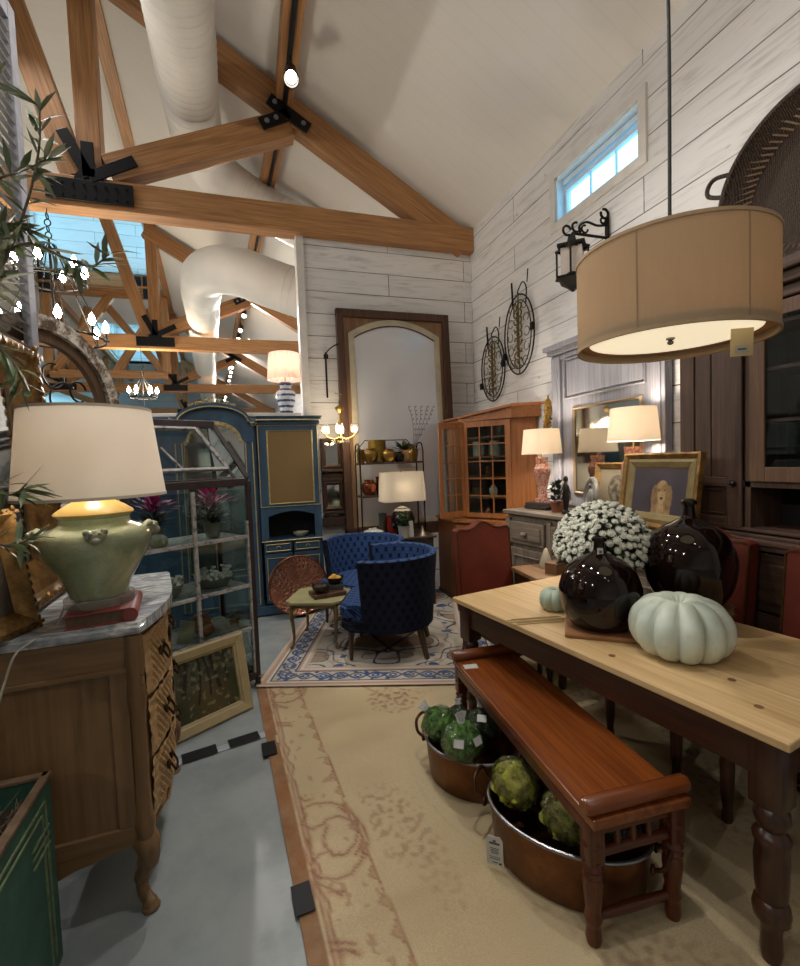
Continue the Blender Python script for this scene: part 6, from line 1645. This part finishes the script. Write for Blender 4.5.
# ------------------------------------------------------------------ carved buffet
GOAK = lambda ax='z': wood('grey_limed_oak', '#6a5d50', '#8a7c6c', ax, .65, .8, 0, '#4a4037', .3)
bf = thing('carved_buffet', 'grey limed oak buffet with carved doors under the grey painted panel', 'buffet', (2.165, 3.62, 0), RAD(8-90))
BL, BD, BH = 1.48, .42, 1.09
MB().bb(0, BL, .012, BD, .07, BH).build('carcass', GOAK(), bf)
MB().bb(-.03, BL+.02, -.03, BD+.0, BH, BH+.035, .008).build('top', GOAK('x'), bf)
MB().bb(-.015, BL+.01, -.015, BD, .002, .09, .005).build('plinth', GOAK('x'), bf)
n = 3; bw_ = BL/n
for i in range(n):
    x0, x1 = i*bw_+.05, (i+1)*bw_-.03
    d = MB().bb(x0, x1, -.016, .012, .84, 1.03, .006).build('drawer', GOAK('x'), bf)
    MB().bb(x0+.03, x1-.03, -.028, -.014, .875, .995, .012).build('drawer_panel', GOAK('x'), d)
    MB().ico(((x0+x1)/2, -.045, .935), .024, 2, (1.3, 1, .9)).build('knob', plain('worn_bone_knob', '#8d7f6a', .5), d, True)
    d = MB().bb(x0, x1, -.014, .012, .14, .80, .005).build('door', GOAK(), bf)
    m = MB(); m.tube([(x0+.06, -.018, .20), (x1-.06, -.018, .20), (x1-.06, -.018, .74), (x0+.06, -.018, .74)], .012, 4, closed=True); m.build('door_moulding', GOAK(), d)
    m = MB(); xc = (x0+x1)/2
    for k in range(46):
        a = k*2.4; r = .018*sqrt(k); m.torus((xc+r*cos(a)*.75, -.022, .58+r*sin(a)*.75), .016+.006*sin(k), .006, (0, 1, 0), 10, 5, a, a+4.5)
    m.build('carved_rosette', GOAK(), d, True)['kind'] = 'stuff'
    MB().bb(i*bw_, i*bw_+.045, -.012, .012, .10, 1.06, .004).build('stile', GOAK(), bf)
BTZ = BH+.035
def PK():
    t = NT('coral_patterned_porcelain'); v = t.noise(t.oc((1, 1, 1)), 42, 5, .7, 1.0); t.p(Base_Color=t.ramp(v, [(.42, '#b5634c'), (.5, '#d09a86'), (.6, '#dcb9aa')]), Roughness=.25); return t.m
CORAL = PK()
IVO = shade_mat('ivory_drum_shade', '#fbf3e6', .55, weave=.05)
def coral_lamp(label, loc, r, zsh0, zsh1, power):
    t = thing('table_lamp', label, 'lamp', loc)
    h = zsh0-loc[2]
    m = MB()
    for (a, z0, b, z1) in ((.085, 0, .085, .03), (.055, .03, .062, h*.35), (.062, h*.35, .10, h*.62), (.10, h*.62, .095, h*.70), (.095, h*.70, .065, h*.80), (.065, h*.80, .075, h*.93)):
        m.tube([(0, 0, z0), (0, 0, z1)], [a, b], 4)
    o = m.build('porcelain_base', CORAL, t, rot=None); o.rotation_euler = (0, 0, RAD(10))
    S0, S1 = h+.0, zsh1-loc[2]
    MB().lathe([(r, S0), (r*.87, S1), (r*.87-.003, S1), (r-.003, S0)], n=56).build('lampshade', IVO, t, True)
    MB().tube([(0, 0, h*.9), (0, 0, S1-.01)], .006, 6).build('stem', BRS, t)
    MB().ico((0, 0, (S0+S1)/2), .03, 2).build('bulb', BULB, t, True)
    point('coral_lamp_light', (loc[0], loc[1], loc[2]+(S0+S1)/2), power, .05, (1, .88, .72))
    return t
for i, (h, c, lb, dx) in enumerate(((.03, '#2a1c17', 'dark brown book, lower of two under the far coral lamp', 0), (.028, '#3a2a20', 'brown book, upper of two under the far coral lamp', .015))):
    o = MB().box((0, 0, h/2), (.20, .27, h-.002), .003).build('book', plain('lamp_book_%d' % i, c, .6)); o.location = (2.44+dx, 3.47, BTZ+.03*i+.001); o.rotation_euler = (0, 0, RAD(8+10*i)); tag(o, lb, 'book')
coral_lamp('coral porcelain lamp on books, beside the pine corner cabinet', (2.44, 3.48, BTZ+.059), .172, 1.605, 1.82, 38)
coral_lamp('coral porcelain lamp behind the dog painting, near the dark cabinet', (2.50, 2.52, BTZ), .165, 1.67, 1.895, 38)
o = MB(); 
for k in range(7): o.torus((0, 0, .02+.045*k), .05-.004*k, .012, (0, 1, 0), 14, 6, .4*k, .4*k+5)
o.tube([(0, 0, 0), (0, 0, .36)], [.02, .008], 8); o = o.build('gilt_ornament', plain('gilt_bronze', '#8b6a30', .4, .6, .3, 30), None, True); o.location = (2.66, 3.80, 0); 
o.location = (2.70, 3.735, 1.80); tag(o, 'gilt scroll ornament standing up behind the far coral lamp', 'ornament')
o.location.z = 1.795
# small plant with dark figurine
t = thing('potted_plant', 'little terracotta pot of dark leaves on the buffet beside the far lamp', 'potted plant', (2.38, 3.20, BTZ))
MB().lathe([(0, 0), (.04, 0), (.055, .08), (.06, .085), (.05, .085), (.04, .07), (0, .07)], n=24).build('pot', TERRA, t, True)
m = MB()
for i in range(110):
    a = rb.uniform(0, 6.28); el = rb.uniform(-.2, 1.4); p = V((.05*cos(a)*rb.random(), .05*sin(a)*rb.random(), .09+.14*rb.random())); m.leaf(p, (cos(a)*cos(el), sin(a)*cos(el), sin(el)), (0, 0, 1), .06, .028)
m.build('foliage', DGREEN, t, True)
t = thing('bronze_figurine', 'slim dark standing figurine on the buffet right of the little plant', 'figurine', (2.36, 3.06, BTZ))
m = MB(); m.lathe([(0, 0), (.035, 0), (.035, .015), (.018, .03), (.022, .08), (.03, .13), (.022, .18), (.026, .215), (.012, .245), (.010, .255), (0, .257)], n=16); m.ico((0, 0, .275), .022, 2, (.9, .9, 1.15)); m.tube([(.02, 0, .21), (.05, .01, .16), (.04, -.01, .11)], .007, 6).tube([(-.02, 0, .21), (-.05, .01, .17), (-.06, 0, .24)], .007, 6)
m.build('body', plain('dark_bronze_fig', '#1d1512', .4, .5), t, True)
t = thing('carved_medallion', 'round silvery carved medallion standing on the buffet left of the frames', 'ornament', (2.40, 2.86, BTZ), 0, None, rot=(RAD(-8), 0, RAD(-110)))
SIL = plain('silvered_wood', '#85817c', .4, .4, .25, 30)
MB().torus((0, 0, .15), .105, .018, (0, 1, 0), 32, 8, sy=1.25).build('outer_ring', SIL, t, True); MB().torus((0, 0, .15), .07, .012, (0, 1, 0), 28, 8, sy=1.25).build('inner_ring', SIL, t, True); MB().ico((0, 0, .15), .05, 3, (1, .4, 1.25)).build('boss', SIL, t, True)
MB().box((0, 0, .012), (.12, .05, .024), .004).build('foot', SIL, t)
# framed pictures leaning on the buffet
def etching(co):
    x, z = co.x, co.z-.21; r = sqrt((x*1.3)**2+(z*.95)**2); c = L3('#8d8068')
    if r < .085: c = lerp(L3('#4a4034'), L3('#8d8068'), max(0, min(1, .4+nz(x, z, 30)*1.6)))
    if abs(r-.088) < .006: c = L3('#5d5140')
    return c
f1 = frame_thing('framed_print', 'gilt framed oval print behind the dog painting', 'picture', .40, .40, [(0, 0), (0, .025), (.012, .032), (.04, .02), (.05, .008)], GILTB, .05, None, 'mount', (2.50, 2.70, BTZ), RAD(-82), 10)
for ch in list(f1.children):
    if ch.name.startswith('mount'): bpy.data.objects.remove(ch)
m = MB(); m.grid(lambda a, b: ((a-.5)*.31, -.011, .045+.31*b), 60, 60); m.colf = etching; m.build('print', patmat('print_paper', .7, .03, 90), f1)
def dogpaint(co):
    x, z = co.x, co.z-.19; n = nz(x, z, 26, 3); bg = lerp(L3('#2b2430'), L3('#3a3140'), .5+nz(x, z, 9))
    c = bg; fur = lerp(L3('#7d5f38'), L3('#a8895a'), .5+n); dk = L3('#4c3722')
    def el(cx, cz, a, b): return ((x-cx)/a)**2+((z-cz)/b)**2
    if el(.03, -.10, .075, .13) < 1: c = lerp(fur, dk, .15)
    if el(.03, .035, .052, .070) < 1: c = fur
    for s in (-1, 1):
        if el(.03+s*.055, .0, .026, .075) < 1: c = lerp(fur, dk, .40)
    if el(.03, .0, .030, .036) < 1: c = lerp(fur, L3('#c0a57a'), .4)
    if el(.03, -.004, .012, .009) < 1: c = L3('#1d1512')
    for s in (-1, 1):
        if el(.03+s*.022, .045, .007, .006) < 1: c = L3('#1d1512')
    if el(.03, -.12, .03, .10) < 1: c = lerp(c, L3('#b99f74'), .4)
    return c
dw, dh = .60, .46
dg = thing('dog_painting', 'gilt framed painting of a seated spaniel, leaning beside the dark cabinet', 'painting', (2.335, 2.19, BTZ), 0, None, rot=(RAD(-8), 0, RAD(-95)))
frame_mesh(dw, dh, [(0, 0), (0, .035), (.012, .042), (.03, .03), (.035, .022)]).build('outer_moulding', GILTB, dg)
fm2 = frame_mesh(dw-.07, dh-.07, [(0, 0), (0, .022), (.02, .030), (.05, .018), (.058, .012)]).build('inner_moulding', plain('olive_gilt', '#7c6c46', .5, .3, .2, 20), dg); fm2.location = (0, 0, .035)
m = MB(); m.grid(lambda a, b: ((a-.5)*(dw-.18), -.011, .09+(dh-.18)*b), 90, 70); m.colf = dogpaint; m.build('canvas', patmat('oil_canvas', .45, .15, 90), dg)

# side table before the buffet
st = thing('side_table', 'small side table with pale top and dark legs in front of the buffet', 'table', (2.03, 2.90, 0), RAD(-6))
MB().bb(-.17, .17, -.20, .20, .715, .745, .005).build('tabletop', wood('brown_side_top', '#7a5a3c', '#9a7550', 'y', .45), st)
MB().bb(-.15, .15, -.18, .18, .60, .715).build('apron', DKST('y'), st)
for x in (-.14, .14):
    for y in (-.17, .17): MB().tube([(x, y, .60), (x, y, 0)], [.026, .018], 4).build('leg', DKST(), st)
o = MB().box((0, 0, .04), (.14, .10, .08), .004).build('wooden_box', wood('small_box', '#5d3e27', '#7d5737', 'x', .5)); o.location = (2.07, 2.80, .745); o.rotation_euler = (0, 0, .3); tag(o, 'small brown wooden box on the side table before the buffet', 'box')
vase('ivory_cone', 'small ivory cone ornament on the side table behind the wooden box', 'ornament', (2.10, 2.97, .745), [(0, 0), (.045, 0), (.05, .02), (.03, .09), (.012, .14), (0, .15)], CREAM)

# ------------------------------------------------------------------ pine corner cabinet
OPN = lambda ax='z': wood('orange_pine', '#86512a', '#a96c3a', ax, .4, .6, .5, '#6b3c1c')
pc = thing('corner_cabinet', 'orange pine corner cabinet with one glazed door swung open', 'cabinet', (0, 0, 0))
Lc, Rc = V((2.235, 4.60)), V((2.555, 4.16)); poly = [tuple(Lc), tuple(Rc), (2.785, 4.03), (2.785, 5.06), (2.235, 5.06)]
bp = [(2.10, 4.62), (2.50, 4.06), (2.785, 3.93), (2.785, 5.08), (2.10, 5.08)]
def pr(pl, z0, z1): m = MB(); m.prism(pl, lambda u, v: (u, v, z0), lambda u, v: (u, v, z1)); return m
pr(bp, .06, .90).build('base', wood('brown_pine', '#5f371c', '#7d4c28', 'z', .4, .6, 0, '#4a2a15'), pc); pr([(x-.015 if x < 2.7 else x, y-.015 if y < 5 else y) for x, y in bp], .0, .07).build('plinth', DKST('x'), pc)
pr([(x-.025 if x < 2.7 else x, y-.025 if y < 5 else y) for x, y in bp], .90, .93).build('base_top', OPN('x'), pc)
def on_face(A, B, off=0):
    d = (B-A); Lf = d.length; d.normalize(); nrm = V((d.y, -d.x)); return lambda u, w: (A.x+d.x*u+nrm.x*(w+off), A.y+d.y*u+nrm.y*(w+off)), Lf
f, Lf = on_face(V((2.10, 4.62)), V((2.50, 4.06)))
def fbox(f, u0, u1, z0, z1, w0, w1):
    m = MB(); pl = [f(u0, w0), f(u1, w0), f(u1, w1), f(u0, w1)]; m.prism(pl, lambda a, b: (a, b, z0), lambda a, b: (a, b, z1)); return m
for u0, u1 in ((.03, Lf/2-.01), (Lf/2+.01, Lf-.03)):
    d = fbox(f, u0, u1, .76, .87, 0, .012).build('drawer', OPN('x'), pc); c = f((u0+u1)/2, .02); MB().ico((c[0], c[1], .815), .014, 2).build('knob', DKST(), d, True)
    d = fbox(f, u0, u1, .10, .73, 0, .012).build('cupboard_door', OPN(), pc); fbox(f, u0+.06, u1-.06, .17, .66, .012, .018).build('door_panel', OPN(), d)
# hutch shell
for a, b in ((poly[1], poly[2]), (poly[2], poly[3]), (poly[3], poly[4]), (poly[4], poly[0])):
    A, B = V(a), V(b); d = (B-A).normalized(); nn_ = V((-d.y, d.x)); MB().prism([a, b, tuple(B+nn_*.018), tuple(A+nn_*.018)], lambda u, v: (u, v, .93), lambda u, v: (u, v, 2.04)).build('hutch_side', OPN(), pc)
for z in (.93, 1.15, 1.37, 1.59, 1.80, 2.02): pr([(2.26, 4.61), (2.55, 4.21), (2.765, 4.10), (2.765, 5.04), (2.26, 5.04)], z, z+.016).build('shelf', OPN('x'), pc)
fh, Lh = on_face(Lc, Rc)
GX = .035
for u0, u1, z0, z1 in ((0, .05, .95, 1.98), (Lh-.06, Lh, .95, 1.98), (.05, Lh-.06, .95, 1.00), (.05, Lh-.06, 1.92, 1.98)): fbox(fh, u0, u1, z0, z1, -.004, .016).build('door_frame', OPN(), pc)
for k in (1, 2): u = .05+(Lh-.11)*k/3; fbox(fh, u-.006, u+.006, 1.0, 1.92, 0, .014).build('muntin', OPN(), pc)
for k in range(1, 5): z = 1.0+.92*k/5; fbox(fh, .05, Lh-.06, z-.006, z+.006, .001, .013).build('muntin', OPN(), pc)
fbox(fh, .05, Lh-.06, 1.0, 1.92, .004, .007).build('glass_pane', PANE, pc)
fbox(on_face(V((2.555, 4.16)), V((2.785, 4.03)))[0], .05, .24, 1.02, 1.92, 0, .008).build('side_panel', OPN(), pc)
# raking cornice: rises from the left to the right front corner
m = MB(); c0, c1 = V((2.20, 4.63)), V((2.54, 4.12))
q = [m.bm.verts.new(p) for p in ((c0.x, c0.y, 1.985), (c1.x, c1.y, 1.985), (2.79, 3.98, 1.985), (2.79, 5.06, 1.985), (c0.x, 5.06, 1.985), (c0.x, c0.y, 2.02), (c1.x, c1.y, 2.10), (2.79, 3.98, 2.10), (2.79, 5.06, 2.10), (c0.x, 5.06, 2.02))]
for i in range(5): j = (i+1) % 5; m.bm.faces.new((q[i], q[j], q[5+j], q[5+i]))
m.bm.faces.new(q[:5][::-1]); m.bm.faces.new((q[5], q[6], q[9])); m.bm.faces.new((q[6], q[7], q[8], q[9])); m.build('cornice', OPN('x'), pc)
m = MB(); e0, e1 = V((2.165, 4.63)), V((2.525, 4.08))
q = [m.bm.verts.new(p) for p in ((e0.x, e0.y, 2.02), (e1.x, e1.y, 2.10), (2.798, 3.93, 2.10), (2.798, 5.06, 2.10), (e0.x, 5.06, 2.02), (e0.x, e0.y, 2.04), (e1.x, e1.y, 2.125), (2.798, 3.93, 2.125), (2.798, 5.06, 2.125), (e0.x, 5.06, 2.04))]
for i in range(5): j = (i+1) % 5; m.bm.faces.new((q[i], q[j], q[5+j], q[5+i]))
m.bm.faces.new((q[0], q[4], q[1])); m.bm.faces.new((q[1], q[4], q[3], q[2])); m.bm.faces.new((q[5], q[6], q[9])); m.bm.faces.new((q[6], q[7], q[8], q[9])); m.build('cornice_cap', OPN('x'), pc)
# open door
A, B = V((1.90, 4.53)), V((2.225, 4.60)); fd, Ld = on_face(A, B)
od = MB()
for u0, u1, z0, z1 in ((0, .045, .96, 1.97), (Ld-.04, Ld, .96, 1.97), (.045, Ld-.04, .96, 1.02), (.045, Ld-.04, 1.91, 1.97)):
    pl = [fd(u0, 0), fd(u1, 0), fd(u1, .02), fd(u0, .02)]; od.prism(pl, lambda a, b: (a, b, z0), lambda a, b: (a, b, z1))
od = od.build('open_door', OPN(), pc)
for k in (1, 2): u = .045+(Ld-.085)*k/3; fbox(fd, u-.005, u+.005, 1.02, 1.91, .003, .017).build('muntin', OPN(), od)
for k in range(1, 5): z = 1.02+.89*k/5; fbox(fd, .045, Ld-.04, z-.005, z+.005, .004, .016).build('muntin', OPN(), od)
fbox(fd, .045, Ld-.04, 1.02, 1.91, .009, .011).build('glass_pane', PANE, od)
CONT = [(2.42, 4.42, .946, 'copper_pot', CPV, .05, .12, 'round copper pot on the bottom shelf of the corner cabinet'), (2.36, 4.58, 1.166, 'brown_crock', BRV, .045, .10, 'small brass crock on the second shelf of the corner cabinet'), (2.46, 4.38, 1.166, 'cream_jug', CREAM, .045, .13, 'cream jug on the second shelf of the corner cabinet'), (2.38, 4.54, 1.606, 'cream_crock', CREAM, .06, .16, 'cream crock on the fourth shelf of the corner cabinet, left'), (2.50, 4.40, 1.606, 'cream_crock', CREAM, .055, .16, 'cream crock on the fourth shelf of the corner cabinet, right'), (2.44, 4.42, 1.386, 'copper_mug', CPV, .045, .11, 'copper mug on the middle shelf of the corner cabinet')]
for x, y, z, nm, mt, r, h, lb in CONT: vase(nm, lb, 'pot', (x, y, z), cylp(r, h) if 'crock' in nm or 'mug' in nm else urn(r, h), mt)

# ------------------------------------------------------------------ wall ironwork and lantern
GIR = plain('gilded_iron', '#6b5a3a', .45, .6, .4, 40)
def iron_oval(label, y, zc, H, W):
    t = thing('iron_wall_ornament', label, 'wall ornament', (2.785, y, zc))
    def el(a, kx=1, kz=1): return (-.02, W*kx*cos(a), H*kz*sin(a))
    MB().tube([el(2*pi*i/48) for i in range(48)], .008, 6, closed=True).build('outer_hoop', IRON, t, True)
    MB().tube([el(2*pi*i/48, .80, .86) for i in range(48)], .006, 6, closed=True).build('inner_hoop', IRON, t, True)
    m = MB()
    for k in range(9):
        z = -.7*H+1.4*H*k/8
        for s in (-1, 1):
            if k % 2 == 0: m.torus((-.025, s*W*.55*cos(z/H), z), .045, .005, (1, 0, 0), 14, 5, .9*k*s, .9*k*s+4.8)
            m.torus((-.03, s*.035, z), .036, .009, (1, 0, 0), 14, 5, .6*k*s, .6*k*s+4.6)
        m.ico((-.035, 0, z), .018, 1)
    m.build('scrollwork', GIR, t, True)
    MB().tube([(-.02, 0, -H), (-.02, 0, H)], .007, 6).build('centre_bar', GIR, t, True)
    MB().tube([(-.02, .10, H*.75), (-.03, .10, H*1.38)], [.012, .010], 8).build('candle_spike', IRON, t, True)
    MB().tube(smooth_path([(-.02, -.14, H*.70), (-.05, -.20, H*1.0), (-.04, -.12, H*1.22), (-.05, -.04, H*1.02), (-.05, -.10, H*.92)], 6), .007, 6).build('top_scroll', IRON, t, True)
    MB().tube([(-.04, -.20, H*1.15), (-.04, -.22, H*1.45)], .006, 6).build('finial', IRON, t, True)
    for s, z in ((1, -.22), (-1, .02)): MB().box((-.035, s*W*.95, z*H*2), (.03, .05, .075), .004).build('bracket', IRON, t)
    return t
iron_oval('oval black iron scroll ornament on the right wall, left and lower of the pair', 4.86, 2.62, .37, .27)
iron_oval('oval black iron scroll ornament on the right wall, right and higher of the pair', 4.30, 2.87, .41, .28)
ln = thing('wall_lantern', 'black iron lantern on a scrolled bracket beside the high window', 'lantern', (2.785, 3.04, 3.09))
MB().bb(-.012, .0, -.02, .02, .0, .36, .003).build('back_bar', IRON, ln)
MB().tube([(-.01, 0, .20), (-.34, 0, .20)], .011, 8).build('arm', IRON, ln, True)
m = MB(); m.tube(smooth_path([(-.01, 0, .30), (-.10, 0, .285), (-.20, 0, .30), (-.27, 0, .26), (-.26, 0, .21)], 6), .009, 6); m.torus((-.30, 0, .25), .035, .009, (0, 1, 0), 18, 6, 0, 5); m.torus((-.385, 0, .215), .035, .009, (0, 1, 0), 18, 6, 1, 6); m.torus((-.03, 0, .385), .035, .010, (0, 1, 0), 18, 6, -2, 3.4); m.torus((-.045, 0, .33), .022, .008, (0, 1, 0), 16, 6, 0, 5); m.torus((-.22, 0, .245), .028, .008, (0, 1, 0), 16, 6, 0, 5)
m.build('scrolls', IRON, ln, True)
cx_ = -.34
m = MB(); m.tube([(cx_, 0, .19), (cx_, 0, .12), (cx_, 0, .105)], [.03, .05, .125], 4).tube([(cx_, 0, .105), (cx_, 0, .085)], [.14, .14], 4); m.build('lantern_roof', IRON, ln)
m = MB()
for a in (45, 135, 225, 315): m.tube([(cx_+.115*cos(RAD(a)), .115*sin(RAD(a)), .09), (cx_+.115*cos(RAD(a)), .115*sin(RAD(a)), -.14)], .010, 4)
for z in (.08, -.135): m.tube([(cx_+.12*cos(RAD(a)), .12*sin(RAD(a)), z) for a in (45, 135, 225, 315)], .012, 4, closed=True)
m.build('lantern_frame', IRON, ln)
MB().tube([(cx_, 0, -.125), (cx_, 0, .075)], [.108, .108], 4).build('lantern_glass', plain('milky_lantern_glass', '#b9aca2', .3), ln).rotation_euler = (0, 0, 0)
m = MB(); m.tube([(cx_, 0, -.135), (cx_, 0, -.15), (cx_, 0, -.20), (cx_, 0, -.24)], [.145, .14, .06, .012], 4); m.build('lantern_base', IRON, ln)
